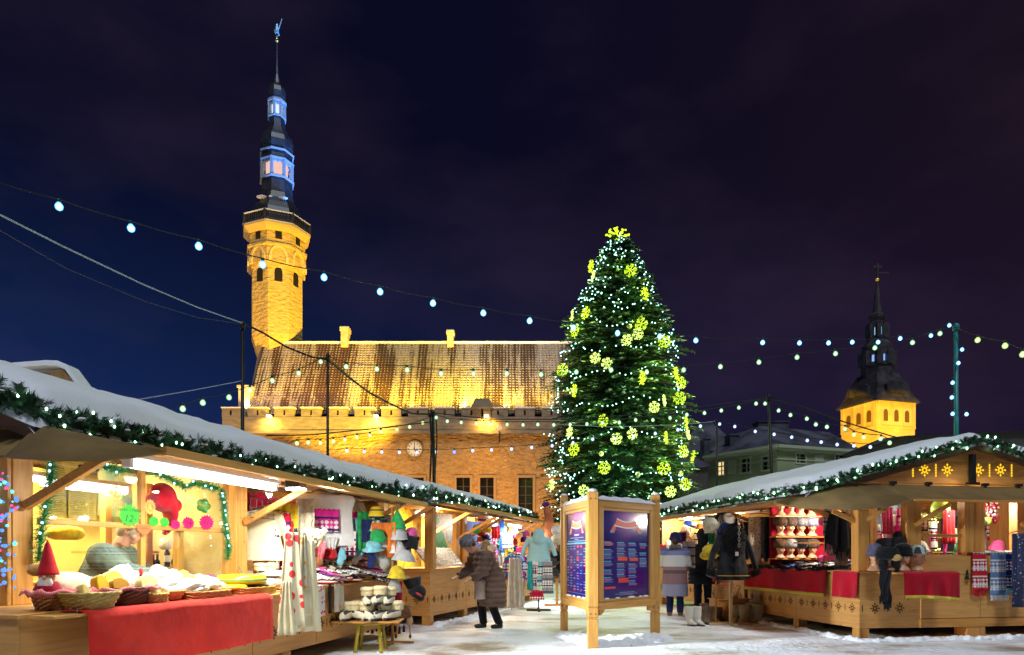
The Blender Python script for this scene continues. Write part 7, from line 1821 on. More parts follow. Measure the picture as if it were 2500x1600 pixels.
def panel(P0, P1, inset0, inset1, kind):
 p, q = P0 - PB_, P1 - PB_; d = (q - p); Ln = d.length; d.normalize(); n_ = Vector((d.y, -d.x, 0))
 if n_.y > 0: n_ = -n_
 flip = 1 if d.cross(Vector((0, 0, 1))).dot(n_) > 0 else -1
 M_ = Matrix(((d.x, n_.x * -1, 0, p.x), (d.y, n_.y * -1, 0, p.y), (0, 0, 1, 0), (0, 0, 0, 1)))
 a, b = inset0, Ln - inset1; z0, z1 = .665, 2.13
 fr = thing('panel', None, None, (0, 0, 0)); fr.parent = nb; fr.matrix_local = M_
 mb = MB(); t_ = .115
 mb.box(a, a + t_, -.045, .03, z0 + .02, z1); mb.build('side_frame', gold, fr, bevel=.006); mb = MB(); mb.box(b - t_, b, -.045, .03, z0 + .02, z1); mb.build('side_frame', gold, fr, bevel=.006)
 mb = MB(); mb.box(a - .005, b + .005, -.048, .033, z1, z1 + .11).box(a + t_, b - t_, -.035, .02, z1 - .05, z1 - .001); mb.build('top_rail', goldx, fr, bevel=.005)
 mb = MB(); mb.box(a - .03, b + .03, -.055, .036, z0 - .10, z0 + .015).box(a + t_, b - t_, -.035, .02, z0 + .016, z0 + .06)
 for x_ in (a + .02, b - .14): mb.prism([(x_, z0 - .10), (x_ + .12, z0 - .10), (x_ + .12, z0 - .13), (x_ + .04, z0 - .18), (x_, z0 - .18)], -.04, .02)
 mb.build('bottom_rail', goldx, fr, bevel=.005)
 mb = MB(); mb.box(a + .02, b - .02, .0, .02, z0, z1); mb.build('back_board', goldx, fr)
 mb = MB(True)
 def sf(u, v): 
  x_ = a - .01 + (b - a + .02) * u; an = PI * v; k = .07 * (1 + .5 * noise.noise(Vector((x_ * 4, 3, kind)))) * min(1, 8 * u + .3, 8 * (1 - u) + .3)
  return (x_, -.012 - .052 * math.cos(an), z1 + .105 + k * math.sin(an))
 mb.grid(sf, 40, 8); mb.build('snow_ridge', M_snowfine, fr)
 mb = MB(True)
 for k in range(8): x_ = a + t_ + .05 + rnd() * (b - a - .35); mb.ball((x_, -.035, z0 + .065), U(.015, .03), 8, 5, sx=2.4, sy=.8, sz=.6)
 mb.build('snow_bits', M_snowfine, fr)
 px0_, px1_, pz0, pz1 = a + t_ + .005, b - t_ - .005, z0 + .06, z1 - .05
 cx, cz_, w_, h_ = (px0_ + px1_) / 2, (pz0 + pz1) / 2, px1_ - px0_, pz1 - pz0
 po = thing('poster', None, None, (cx, -.008, cz_)); po.parent = fr
 mb = MB(); mb.box(-w_ / 2, w_ / 2, 0, .006, -h_ / 2, h_ / 2); mb.build('sheet', M_post, po)
 def R(mb, u0, u1, v0, v1, o_=.0015): mb.box((u0 - .5) * w_, (u1 - .5) * w_, -o_, -.0004, (.5 - v1) * h_, (.5 - v0) * h_)
 sc_ = MB(); sw = MB()
 def S_(u, v): return ((u - .5) * w_, (.5 - v) * h_)
 top = [(.30, .085), (.40, .11), (.50, .12), (.60, .115), (.70, .10)]; bt = [(.74, .165), (.62, .185), (.50, .19), (.38, .18), (.25, .165)]
 sc_.prism([S_(*q_) for q_ in top + bt][::-1], -.002, -.0008)
 for s_, u0 in ((-1, .25), (1, .74)): sc_.prism([S_(u0 + s_ * .0, .14), S_(u0 + s_ * .09, .235), S_(u0 + s_ * .0 + s_ * -.01, .225), S_(u0 - s_ * .04, .165)], -.003, -.0015)
 for qs in (top, bt):
  for (a1, a2) in zip(qs, qs[1:]): sw.bar((S_(*a1)[0], -.003, S_(*a1)[1]), (S_(*a2)[0], -.003, S_(*a2)[1]), .016, .002, up=(0, 1, 0))
 for s_, u0 in ((-1, .25), (1, .74)):
  for j in range(5): uu = u0 + s_ * (.01 + .018 * j); sw.bar((S_(uu, .225)[0], -.0035, S_(uu, .225)[1]), (S_(uu, .25)[0], -.0035, S_(uu, .25)[1]), .006, .002, up=(0, 1, 0))
 sc_.build('scarf_motif', M_pred, po); sw.build('scarf_trim', M_pw2, po)
 hd, ln, rd = MB(), MB(), MB(); rs_ = random.Random(kind + 40)
 if kind == 0:
  cols = [(.03, [.35, .435, .49, .57, .67, .755]), (.30, [.355, .42, .48, .60, .665, .725]), (.545, [.36, .43, .485, .605, .66, .74, .80]), (.79, [.365, .475, .54, .60])]
  for u0, vs in cols:
   for v0 in vs:
    R(hd, u0, u0 + .15, v0, v0 + .013)
    for j in range(rs_.randint(2, 4)): R(ln, u0 + .005, u0 + rs_.uniform(.14, .2), v0 + .021 + j * .011, v0 + .025 + j * .011)
  for (u0, u1, v0, v1) in ((.055, .22, .365, .39), (.32, .52, .525, .57), (.57, .76, .54, .575), (.33, .54, .77, .825), (.05, .27, .865, .89), (.57, .75, .625, .631), (.06, .16, .782, .79), (.81, .92, .415, .424)): R(rd, u0, u1, v0, v1)
  R(hd, .35, .68, .935, .942); R(ln, .26, .74, .953, .957); R(ln, .36, .64, .965, .969)
 else:
  for u0 in (.02, .345, .67): R(hd, u0, u0 + .31, .355, .375)
  for c_ in range(6):
   for r_ in range(17):
    if rs_.random() < .62: R(ln if rs_.random() < .5 else hd, .03 + c_ * .16, .12 + c_ * .16, .395 + r_ * .032, .402 + r_ * .032)
  for k in range(14): u0, v0 = .03 + .16 * rs_.randint(0, 5), .39 + .032 * rs_.randint(0, 16); R(rd, u0, u0 + .09, v0, v0 + .024)
  R(ln, .38, .62, .255, .275); R(hd, .18, .82, .295, .303); R(ln, .42, .58, .312, .320); R(hd, .06, .94, .333, .342)
  R(hd, .05, .95, .955, .958)
 hd.build('heading_bars', M_cyn, po); ln.build('text_lines', M_pwh, po); rd.build('red_boxes', M_pred, po)
panel(PB_, PC_, .10, .08, 0)
panel(PA_, PB_, .08, .10, 1)
mb = MB(); mb.bar(PA_ - PB_ + Vector((.05, 0, 1.42)), PC_ - PB_ + Vector((-.05, 0, 1.42)), .03, 1.45); mb.build('rear_board', goldx, nb)
def snowheap(label, pts, w0, h0, seed=0, name='snow_pile', dens=26, clump=True):
 mb = MB(True); rs_ = random.Random(seed); P = [Vector(p) for p in pts]; O = P[0].copy()
 n = 0
 for a, b in zip(P, P[1:]):
  L_ = (b - a).length
  for k in range(int(L_ * dens)):
   c = a.lerp(b, rs_.random()) + Vector((rs_.gauss(0, w0 * .4), rs_.gauss(0, w0 * .4), 0)) - O
   r_ = rs_.uniform(.02, .085) * (h0 / .12) ** .5; d = 1 - min(1, abs(rs_.gauss(0, .4)))
   mb.ball((c.x, c.y, h0 * .35 * d), r_, 8, 6, sz=rs_.uniform(.5, .9), M=Matrix.Rotation(rs_.random() * 3, 3, 'Z'))
 for a, b in zip(P, P[1:]):
  for q in range(int((b - a).length / .12) + 1): c = a.lerp(b, min(1, q * .12 / (b - a).length)) - O; mb.ball((c.x, c.y, -.02), w0 * .9, 10, 6, sz=h0 * .75 / w0)
 o = blob(name, mb, M_snowfine, None, .022, 5, disp=lambda p: .018 * noise.noise(p * 14)); o.location = O; return ident(o, label, 'snow heap', 'heaps of shovelled snow')
snowheap('lumpy snow heap round the feet of the notice board', [(.95, 11.55, 0), (1.3, 10.6, 0), (1.7, 10.7, 0), (2.1, 11.1, 0), (2.5, 11.3, 0)], .28, .20, 1, dens=70)
snowheap('ridge of snow along the base of the right stall', [RF.P(-.1, 3.5), RF.P(-.12, 2.0), RF.P(-.15, .3), RF.P(-.05, -.2), RF.P(1.0, -.2), RF.P(2.5, -.2), RF.P(4.0, -.15)], .14, .09, 2, dens=34)
snowheap('snow clods along the base of the painted stall', [L3.P(-.15, -.1), L3.P(-.18, 1.3), L3.P(-.12, 2.8)], .15, .10, 3, dens=34)
snowheap('snow clod at the corner of the painted stall', [L3.P(-.25, -.25), L3.P(-.1, .1)], .1, .14, 4, dens=60)
rs = random.Random(23)
def stock(fr, n, irange, yr, zr, cols, grp, place, seed):
 for k in range(n):
  c = rs.choice(cols); kind = rs.choice(['cloth', 'cloth', 'hat', 'sock'])
  i_, y_, z_ = rs.uniform(*irange), yr[0] + (yr[1] - yr[0]) * (k + rs.random()) / n, rs.uniform(*zr)
  if kind == 'cloth':
   o = cloth('hanging_scarf', rs.uniform(.18, .42), rs.uniform(.3, .7), fab(c) if rs.random() < .5 else patterned('st' + c, COLS[c], COLS['white'] if c not in ('white', 'cream') else COLS['crimson'], COLS['navy'], 38), 3, .035, seed=k, nu=14, nv=8); at(o, fr.P(i_, y_, z_ + .2), fr.th + (rs.uniform(-.1, .9) if fr is not RF else rs.uniform(-.2, .5))); ident(o, '%s scarf hanging %s' % (c, place), 'scarf', grp + ', scarves')
  elif kind == 'hat':
   o = hatmesh(rs.choice(['beanie', 'bell', 'brim']), .12, k).build('hat', fab(c)); at(o, fr.P(i_, y_, z_), rot=(rs.uniform(-.3, .6), rs.uniform(-.4, .4), 0)); ident(o, '%s felt hat hanging %s' % (c, place), 'hat', grp + ', hats')
  else:
   o = bpy.data.objects.new('mitten', mit.data.copy()); COL.objects.link(o); o.data.materials.clear(); o.data.materials.append(fab(c)); at(o, fr.P(i_, y_, z_), rot=(rs.uniform(-.3, .3), rs.uniform(-.4, .4), fr.th + rs.uniform(0, 1.5)), sc=1.2); ident(o, '%s mitten hanging %s' % (c, place), 'mitten', grp + ', mittens')
BR = ['white', 'red', 'pink', 'sky blue', 'cream', 'navy', 'green', 'yellow', 'grey', 'magenta', 'linen', 'crimson', 'white', 'orange']
stock(LF, 80, (.45, 1.5), (4.2, 7.6), (1.2, 2.15), BR, 'stock at the back of the wool bay', 'at the back of the wool bay', 1)
stock(LF, 34, (-.35, .5), (5.3, 7.0), (1.45, 2.0), BR, 'stock hanging at the front of the wool bay', 'at the front edge of the wool bay', 4)
stock(RF, 34, (1.15, 3.6), (.75, 1.5), (1.45, 2.1), ['red', 'white', 'pink', 'crimson', 'cream', 'white', 'magenta', 'green'], 'stock behind the right front windows', 'behind the right front windows', 5)
stock(RF, 12, (.25, .95), (.95, 1.5), (1.4, 2.15), ['pink', 'white', 'magenta', 'grey', 'cream'], 'stock inside the corner window', 'inside the corner window', 6)
stock(L3, 40, (.2, 1.0), (4.3, 7.6), (1.1, 2.05), BR, 'stock of the far left stall', 'in the far left knitwear stall', 2)
stock(RF, 64, (-.1, 1.6), (4.3, 7.9), (1.2, 2.15), BR, 'stock of the far right stall', 'in the stall behind the two shoppers', 3)
# ================================================================== PEOPLE
M_skin = mat('skin', (.55, .30, .20), (.50, .25, .16), sc=12, rough=.55, spec=.3)
def person(label, loc, rz, H=1.7, coat=None, coat_len=.95, trouser=None, shoes=None, lean=0.0, knee=0.0, stride=.12, arms=((.25, .1), (.25, .1)), headcover=None, hair=(.06, .035, .02), bulk=1.0, elbow=(.3, .3), bands=None, collar=None, head_down=0.0, group='shoppers in the market lane'):
 """standing figure facing local -Y; coat/trousers/shoes/hat are children of one continuous body"""
 k = H / 1.7
 V = lambda x, y, z: Vector((x * k, y * k, z * k))
 hipz = .90 - knee * .5
 def tor(z):           # trunk line bends forward above the hip
  t = max(0, z - .95); return V(0, -math.sin(lean) * t, .95 + math.cos(lean) * t - knee * .5) if z > .95 else V(0, 0, z - knee * .5)
 sh, nk, hd = tor(1.40), tor(1.50), tor(1.62) + Vector((0, -.06 * math.sin(lean + head_down) - .02, 0)) * k
 legs = []
 for s_, st in ((-1, -stride), (1, stride)):
  legs.append([V(s_ * .09, 0, hipz), V(s_ * .105, -.07 * (knee > 0) - .02 + st * .45 - knee * .5, .48), V(s_ * .11, st, .08), V(s_ * .12, st - .15, .03)])
 arms_ = []
 for s_, (fw, ou), el in ((-1, arms[0], elbow[0]), (1, arms[1], elbow[1])):
  a = sh + V(s_ * .185 * bulk, 0, -.01); b = a + V(s_ * math.sin(ou) * .29, -math.sin(fw) * .29, -math.cos(fw) * .29); c = b + V(-s_ * .02, -math.sin(fw + el) * .25, -math.cos(fw + el) * .25)
  arms_.append((a, b, c, s_))
 t = thing('person', label, 'person', loc, rz, group)
 mb = MB(True)
 mb.tube([tor(.88), tor(1.05), tor(1.25), tor(1.40), nk], [.15 * k, .145 * k, .16 * k, .13 * k, .055 * k], 16, sy=.72)
 mb.tube([sh + V(-.16, 0, 0), sh + V(.16, 0, 0)], [.06 * k, .06 * k], 10); mb.tube([nk, hd], .052 * k, 12)
 for l in legs: mb.tube(l[:3], [.085 * k, .062 * k, .042 * k], 12); mb.tube(l[2:], [.045 * k, .035 * k], 10)
 for a, b, c, s_ in arms_:
  mb.tube([a, b, c], [.05 * k, .042 * k, .028 * k], 10)
  d = (c - b).normalized(); pc_ = c + d * .045 * k; sd = Vector((1, 0, 0)) - d * d.x; sd.normalize(); nn = d.cross(sd)
  mb.tube([c, pc_, c + d * .09 * k], [.026 * k, .036 * k, .034 * k], 10, sy=.5)
  for j in range(4):
   o_ = c + d * .085 * k + sd * (j - 1.5) * .019 * k; L_ = (.065, .078, .072, .055)[j] * k
   mb.tube([o_, o_ + d * L_ * .5, o_ + d * L_ * .85 - nn * L_ * .35 * s_], [.0095 * k, .009 * k, .007 * k], 6)
  o_ = c + d * .03 * k + sd * s_ * -.03 * k; mb.tube([o_, o_ + (d * .6 - sd * s_ * .5) * .05 * k, o_ + (d * .95 - sd * s_ * .5) * .075 * k], [.012 * k, .0105 * k, .008 * k], 6)
 n0 = len(mb.v); headpieces(mb, 1.12 * k, (0, 0, 0)); M_ = Matrix.Translation(hd + V(0, 0, -.09)) @ Matrix.Rotation(lean * .8 + head_down, 4, 'X') ; mb.xf(M_, n0)
 blob('body', mb, M_skin, t, .011, 2)
 HM_ = M_
 mb = MB(True); mb.ball((0, .02 * k, .165 * k), .105 * k, 16, 10, sx=.95, sy=1.08, sz=.95); mb.ball((0, .07 * k, .11 * k), .08 * k, 12, 8); mb.xf(HM_)
 blob('hair', mb, mat('hair_%.3f' % hair[0], hair, rough=.6), t, .012, 1)
 mb = MB(True); mb.tube([tor(.80) + V(0, 0, 0), tor(.98)], [.165 * k, .17 * k], 16, sy=.78)
 for l in legs: mb.tube([l[0], l[1], l[2] + V(0, .0, .0)], [.105 * k, .085 * k, .072 * k], 14)
 blob('trousers', mb, trouser or fab('navy'), t, .014, 3, disp=lambda p: .006 * noise.noise(p * 9))
 for l in legs:
  mb = MB(True); mb.tube([l[2] + V(0, .05, -.03), l[2] + V(0, -.02, -.03), l[3] + V(0, -.02, .01)], [.052 * k, .056 * k, .040 * k], 12, sy=.9); mb.tube([l[2] + V(0, 0, .08), l[2]], .055 * k, 10); blob('shoe', mb, shoes or mat('black_leather', (.012, .011, .010), rough=.4), t, .012, 2)
 zb = 1.42 - coat_len
 mb = MB(True)
 zs = [zb + (1.42 - zb) * q / 8 for q in range(9)]
 rr = [.235, .235, .23, .225, .22, .215, .21, .20, .13]
 P_ = []; R_ = []
 for z_, r_ in zip(zs, rr): P_.append(tor(z_) if z_ > .95 else V(0, .01, z_ - knee * .5)); R_.append(r_ * k * bulk)
 mb.tube(P_ + [nk], R_ + [.085 * k], 22, sy=.74)
 for a, b, c, s_ in arms_:
  mb.tube([a - V(s_ * .03, 0, 0), b, c.lerp(b, .08)], [.092 * k * bulk, .082 * k * bulk, .066 * k], 14); mb.ball(a, .095 * k * bulk, 12, 8)
 puf = (lambda p: .010 * math.sin(p.z * 62) + .006 * noise.noise(p * 8)) if bands == 'puffer' else (lambda p: .010 * noise.noise(p * 6) + .004 * noise.noise(p * 17))
 co_ = blob('coat', mb, coat or fab('brown'), t, .014, 3, disp=puf)
 if collar:
  q = MB(True); q.tube([nk + V(math.cos(a) * .085, math.sin(a) * .08 + .01, .0) for a in [j * PI / 7 for j in range(15)]], .045 * k, 8, cap=False); fur(q, 500, .03, 3, .003); q.build('collar', collar, co_)
 if headcover:
  kd, m_ = headcover
  if kd == 'hood':
   q = MB(True); q.ball((0, .03 * k, .15 * k), .135 * k, 16, 10, sy=1.05, sz=1.1); q.ball((0, .06 * k, .02 * k), .115 * k, 12, 8); q.xf(HM_); blob('hood', q, m_, t, .013, 2)
  else:
   q = hatmesh(kd, .115 * k, 2); q.xf(HM_ @ Matrix.Translation((0, .015 * k, .145 * k)) @ Matrix.Rotation(-.15, 4, 'X'))
   if 'fur' in kd or kd == 'ushanka': fur(q, 500, .03, 1, .003)
   q.build('hat', m_, t)
 return t
def striped_coat():
 m = bpy.data.materials.new('banded_coat'); m.use_nodes = True
 nt = m.node_tree; N, L = nt.nodes, nt.links; b = N['Principled BSDF']
 tc = N.new('ShaderNodeTexCoord'); s_ = N.new('ShaderNodeSeparateXYZ'); L.new(tc.outputs['Object'], s_.inputs[0])
 r = N.new('ShaderNodeValToRGB'); r.color_ramp.interpolation = 'CONSTANT'; e = r.color_ramp.elements
 st = [(0, (.26, .28, .42)), (.34, (.25, .15, .17)), (.50, (.13, .08, .09)), (.55, (.27, .17, .18)), (.60, (.60, .62, .62)), (.765, (.20, .22, .42)), (.83, (.10, .12, .28))]
 while len(e) < len(st): e.new(.5)
 for k, (p, c) in enumerate(st): e[k].position = p; e[k].color = (*c, 1)
 mr = N.new('ShaderNodeMapRange'); mr.inputs[1].default_value = .2; mr.inputs[2].default_value = 1.75; L.new(s_.outputs['Z'], mr.inputs[0]); L.new(mr.outputs[0], r.inputs[0])
 L.new(r.outputs[0], b.inputs['Base Color']); b.inputs['Roughness'].default_value = .95
 return m
M_brownpuff = fabric('brown_puffer', (.15, .10, .075), (.10, .065, .05), sc=5)
pbr = person('stooping shopper in brown padded coat and grey fur hat, hands at the jewellery counter', (W(1200, 1355, 13.0).x, 13.0, 0), math.radians(-62), 1.76, M_brownpuff, .98, fab('black'), None, .50, .04, .11, ((.42, .10), (.38, .10)), ('round_fur', fabric('grey_fur', (.22, .23, .27), (.12, .12, .15), sc=20)), bulk=1.42, elbow=(.75, .7), bands='puffer', head_down=.3)
o = garment('shoulder_bag', 'cream cloth bag carried low by the stooping shopper', 'bag', (W(1172, 1355, 12.75).x, 12.75, .95), .4, .26, .38, fabric('bag_cloth', (.50, .42, .34), (.38, .30, .26), sc=5), depth=.12, sleeves=0, flare=1.0, hang=False)
person('shopper seen from behind in a long banded white, brown and blue coat', (W(1648, 1355, 15.6).x, 15.6, 0), math.radians(160), 1.78, striped_coat(), .98, fab('navy'), mat('brown_shoe', (.20, .10, .06), rough=.6), .04, 0, .03, ((.35, .12), (.35, .12)), ('beanie', fab('navy')), bulk=1.2, elbow=(1.0, 1.0), collar=fabric('fur_collar', (.20, .16, .14), (.10, .08, .08), sc=20))
person('shopper in a black quilted hooded jacket with back to us, beside the yellow hat', (W(1716, 1355, 16.2).x, 16.2, 0), math.radians(170), 1.90, fabric('black_puffer', (.022, .028, .045), (.014, .018, .03), sc=5), .78, fabric('dark_jeans', (.012, .015, .035), (.02, .025, .05), sc=9), None, .03, 0, .06, ((.15, .1), (.2, .12)), ('hood', fabric('black_hood', (.022, .028, .045))), bulk=1.3, elbow=(.3, .4), bands='puffer')
person('stall keeper in a pale green patterned cardigan bending behind the cheese window', LF.P(1.28, LF.y_at(1.28, 245), 0), math.radians(100), 1.72, patterned('green_cardigan', (.16, .22, .17), (.09, .14, .16), (.2, .25, .2), 90, (1, 0, 1)), .75, fab('charcoal'), None, .28, 0, .05, ((.9, .1), (.7, .1)), None, hair=(.35, .28, .2), bulk=1.55, elbow=(.6, .5), head_down=.3, group='stall keepers')
person('figure in a bright pink jacket inside the right stall', RF.P(.85, 1.9, 0), math.radians(-40), 1.60, fab('pink'), .75, fab('charcoal'), None, .1, 0, .04, ((.3, .1), (.3, .1)), ('hood', fab('charcoal')), bulk=1.1, group='stall keepers')
# ================================================================== RIGHT ROW GOODS
XR_ = RF.th        # cross direction faces the camera
rc = lambda px, py, y: RF.on_cross(y, px, py)
furc = {'dark brown': (.10, .055, .03), 'brown': (.17, .09, .05), 'grey': (.22, .21, .22), 'lavender grey': (.30, .28, .42), 'spotted grey': (.32, .30, .28), 'black': (.012, .012, .015), 'sable brown': (.13, .08, .055)}
def furmat(c): return fabric('fur_' + c.replace(' ', '_'), furc[c], tuple(v * .45 for v in furc[c]), sc=26, bump=.006) if c != 'spotted grey' else spots('leopard', furc[c], (.04, .03, .03), 40, .3)
shelf_rows = [(1.78, [(1906, 'dark brown'), (1930, 'sable brown'), (1956, 'grey'), (1983, 'lavender grey')], 'middle'), (1.33, [(1906, 'brown'), (1930, 'spotted grey'), (1956, 'black'), (1984, 'sable brown')], 'lowest'), (2.20, [(1906, 'spotted grey'), (1932, 'brown'), (1956, 'sable brown'), (1982, 'brown')], 'top')]
hatcache = {}
def furhat(c, kind, r, label, loc, rz, group, sc=1.0):
 key = (c, kind, r)
 if key not in hatcache:
  mb = hatmesh(kind, r, len(hatcache)); fur(mb, 700, r * .24, len(hatcache), r * .022, down=-.1); o = mb.build('fur_hat', furmat(c)); hatcache[key] = o.data
 else:
  o = bpy.data.objects.new('fur_hat', hatcache[key]); COL.objects.link(o)
 at(o, loc, rz, sc=sc); return ident(o, label, 'fur hat', group)
for z, row, nm in shelf_rows:
 for k, (px, c) in enumerate(row):
  i_ = RF.i_at(2.74, px); p = RF.P(i_, 2.74, z + .075)
  if nm == 'top': p.z -= .0
  hz2 = XR_ + U(-.5, .3)
  head('pink mannequin head on the %s shelf before the red wall, %s from left' % (nm, ORD[k]), p, hz2, .92, 'mannequin heads on the red backed shelves')
  furhat(c, 'round_fur', .116, '%s fur hat on the %s red backed shelf, %s from left' % (c, nm, ORD[k]), p + Vector((0, .015, .148)), hz2, 'fur hats on the red backed shelves')
for k, (i_, z, c) in enumerate(((1.86, 2.02, 'black'), (2.08, 2.02, 'black'), (1.86, 1.60, 'black'), (1.86, 1.15, 'black'), (2.1, 1.60, 'grey'))):
 p = RF.P(i_, 2.62, z + .11); head('mannequin head on the narrow side shelf right of the red wall, %s of five' % ORD[k], p, XR_, .98, 'mannequin heads on the side shelf')
 furhat(c, 'ushanka', .118, '%s fur hat on the narrow side shelf, %s of five' % (c, ORD[k]), p + Vector((0, .01, .12)), XR_, 'fur hats on the side shelf')
M_spfur = spots('cream_black_fur', (.62, .55, .40), (.03, .03, .03), 22, .26); 
for k, (px, w_, m_, lb, y_, h_) in enumerate(((1842, .24, M_spfur, 'cream and black spotted fur scarf, leftmost of the hanging furs', 3.15, 1.0), (1865, .16, furmat('grey'), 'grey fur scarf, second of the hanging furs', 3.2, .95), (1879, .17, furmat('black'), 'black fur scarf, third of the hanging furs', 3.1, .95), (1894, .17, spots('cream_black2', (.58, .55, .42), (.06, .05, .05), 26, .24), 'cream spotted fur scarf, rightmost of the hanging furs', 3.0, .92))):
 t_ = thing('fur_scarf', lb, 'fur scarf', rc(px, 1262, y_), XR_, 'fur scarves hanging left of the red shelves')
 for q in (-.25, .25):
  mb = MB(True); mb.tube([(q * w_, 0, 0), (q * w_ * 1.1, 0, -h_ * .5), (q * w_, -.01, -h_ * (.92 + .08 * (q > 0)))], [w_ * .27, w_ * .30, w_ * .26], 12, sy=.6); n_ = len(mb.f); fur(mb, 500, .03, k, .004, down=.6); mb.build('strip', m_, t_)
mb = MB(True); mb.tube([(-.35, 0, 0), (-.1, 0, .02), (.15, 0, 0), (.35, 0, -.06)], .008, 6); o = mb.build('hanger_bar', M_black); at(o, rc(1868, 1256, 3.05), XR_); ident(o, 'black bar from which the fur scarves hang', 'hanger')
t = thing('black_shawl', 'large black wool shawl with long fringe hanging beside the corner post', 'shawl', rc(2047, 1250, .78), XR_)
M_blk = fab('black')
mb = MB(True)
def sh_(u, v):
 x = (u - .5) * (.30 + .22 * v + .06 * math.sin(v * 3)) + .02 * v; return (x, .03 * math.sin(u * 14 + v) , -.72 * v * (1 - .22 * abs(u - .6) * 2) )
mb.grid(sh_, 24, 16); mb.build('wool', M_blk, t, solid=.02)
mb = MB()
for k in range(46):
 u = k / 45; p = Vector(sh_(u, 1)); mb.bar(p, p + Vector((U(-.01, .01), U(-.01, .01), -U(.10, .19))), .007)
mb.build('fringe', M_blk, t)
rs = random.Random(8)
def glove_mesh():
 mb = MB(True); mb.ball((0, .03, 0), .055, 10, 6, sx=.8, sy=1.3, sz=.35)
 for j in range(4): mb.tube([((j - 1.5) * .022, .09, 0), ((j - 1.5) * .026, .165 - .012 * abs(j - 1.5), 0)], [.012, .009], 6, sy=.7)
 mb.tube([(.04, .03, 0), (.075, .085, 0)], [.014, .010], 6); mb.tube([(0, -.03, 0), (0, -.09, 0)], [.036, .042], 8, sy=.4); return mb
glove = blob('leather_glove', glove_mesh(), mat('black_leather2', (.015, .018, .017), (.03, .035, .033), sc=12, rough=.3, spec=.6), None, .008, 1)
gm = {}
for k in range(54):
 c = rs.choice(['black'] * 5 + ['charcoal', 'charcoal', 'green grey', 'blue', 'white', 'tan'])
 if k > 46: c = ['blue', 'white', 'sky blue', 'tan', 'pink', 'white', 'cream', 'tan'][k % 8]
 key = 'gm' + c
 if key not in gm:
  me = glove.data.copy(); me.materials.clear(); me.materials.append(mat('glove_' + c, {'green grey': (.06, .09, .08)}.get(c, COLS.get(c, (.1, .1, .1))), rough=.35, spec=.6)); gm[key] = me
 y = rs.uniform(.75, 3.4); i_ = rs.uniform(.05, .8) if k <= 46 else rs.uniform(.5, .8)
 o = bpy.data.objects.new('leather_glove', gm[key]); COL.objects.link(o); at(o, RF.P(i_, y, 1.15 + .10 * i_ + .012 * (k % 5)), rot=(rs.uniform(-.25, .25), rs.uniform(-.25, .25), RF.th + rs.uniform(.9, 2.4)), sc=1.25)
 ident(o, '%s leather glove in the heap on the red draped fur counter' % c, 'glove', 'leather gloves heaped on the fur counter')
bpy.data.objects.remove(glove)
mb = MB(True); mb.tube([( -.0 + .02 * math.sin(k * 1.7), .0 + k * .13, .02 * math.sin(k * 2.3)) for k in range(22)], [.04 + .012 * math.sin(k * 1.3) for k in range(22)], 8); fur(mb, 3200, .06, 4, .005, down=.6)
o = mb.build('fur_trim', furmat('black')); at(o, RF.P(.0, .75, 1.13), RF.th); ident(o, 'long shaggy black fur trim along the front edge of the fur counter', 'fur trim')
mb = MB(); mb.box(.0, .82, .7, 3.55, 1.131, 1.145); o = mb.build('counter_cloth', fab('black')); at(o, RF.P(0, 0, 0), RF.th); ident(o, 'black cloth under the heap of gloves', 'cloth')
M_rcl = fabric('deep_red', (.45, .005, .02), (.36, .004, .015), sc=3, bump=.01, bsc=6); M_trimy = fabric('yellow_trim', (.62, .48, .06))
def redcloth(label, pts, drop, seed, outv, trim=True, folds=5, bottom=None):
 P = [RF.P(*p) for p in pts]; ov = Vector((RF.ax[0] * outv[0] + RF.ay[0] * outv[1], RF.ax[1] * outv[0] + RF.ay[1] * outv[1], 0))
 o = drape('table_cloth', P, drop, M_rcl, .018, folds, None, seed, ov, bottom); ident(o, label, 'tablecloth', 'red cloths on the right stall')
 if trim:
  L_ = (P[-1] - P[0]); mb = MB(True)
  def fn(u, v):
   t_ = .87 + .13 * v; q = P[0].lerp(P[-1], u) + Vector((0, 0, -drop * t_)) + ov * (.020 + .018 * t_ * (.6 + math.sin(u * folds * 2 * PI + seed) + .6 * math.sin(u * folds * 4.7 + seed * 2)))
   if bottom: q.z += bottom(u) * t_
   return q - P[0]
  mb.grid(fn, 40, 2); mb.build('yellow_trim', M_trimy, o, solid=.006)
 return o
redcloth('long dark red cloth with yellow hem on the aisle side of the fur counter', [(-.05, 3.55, 1.13), (-.05, .80, 1.13)], .47, 1, (-1, 0))
redcloth('short dark red cloth at the corner post without yellow hem', [(-.05, .60, 1.13), (-.055, -.05, 1.13)], .44, 2, (-1, 0), False, 2)
redcloth('dark red cloth with yellow hem on the front under the mannequin heads', [(.42, -.48, 1.125), (1.42, -.48, 1.125)], .42, 3, (0, -1), True, 3.5, lambda u: .07 * math.sin(u * 3) * .3 - .06 * u)
FH = [(2136, 1362, -.02, 'grey violet', 'beanie', fabric('plum_grey', (.12, .10, .17), (.08, .07, .12), sc=20), 'plum grey knitted hat on the leftmost head of the front counter', -.6), (2160, 1340, .22, 'dark', 'brim', fab('charcoal'), 'dark beret at the back of the front counter heads', 0), (2192, 1338, .12, 'pompom', 'beanie', fab('black'), 'black hat with a large pompom at the back of the front counter heads', .1),
      (2205, 1392, -.22, 'black', 'beanie', fab('black'), 'black knitted hat on the head facing right of the fur hat', .3), (2240, 1380, -.20, 'striped', 'brim', patterned('green_stripe', (.50, .55, .45), (.06, .07, .07), (.5, .55, .45), 34, (1, 0, 0)), 'green and black striped knitted hat on the rightmost head', .9)]
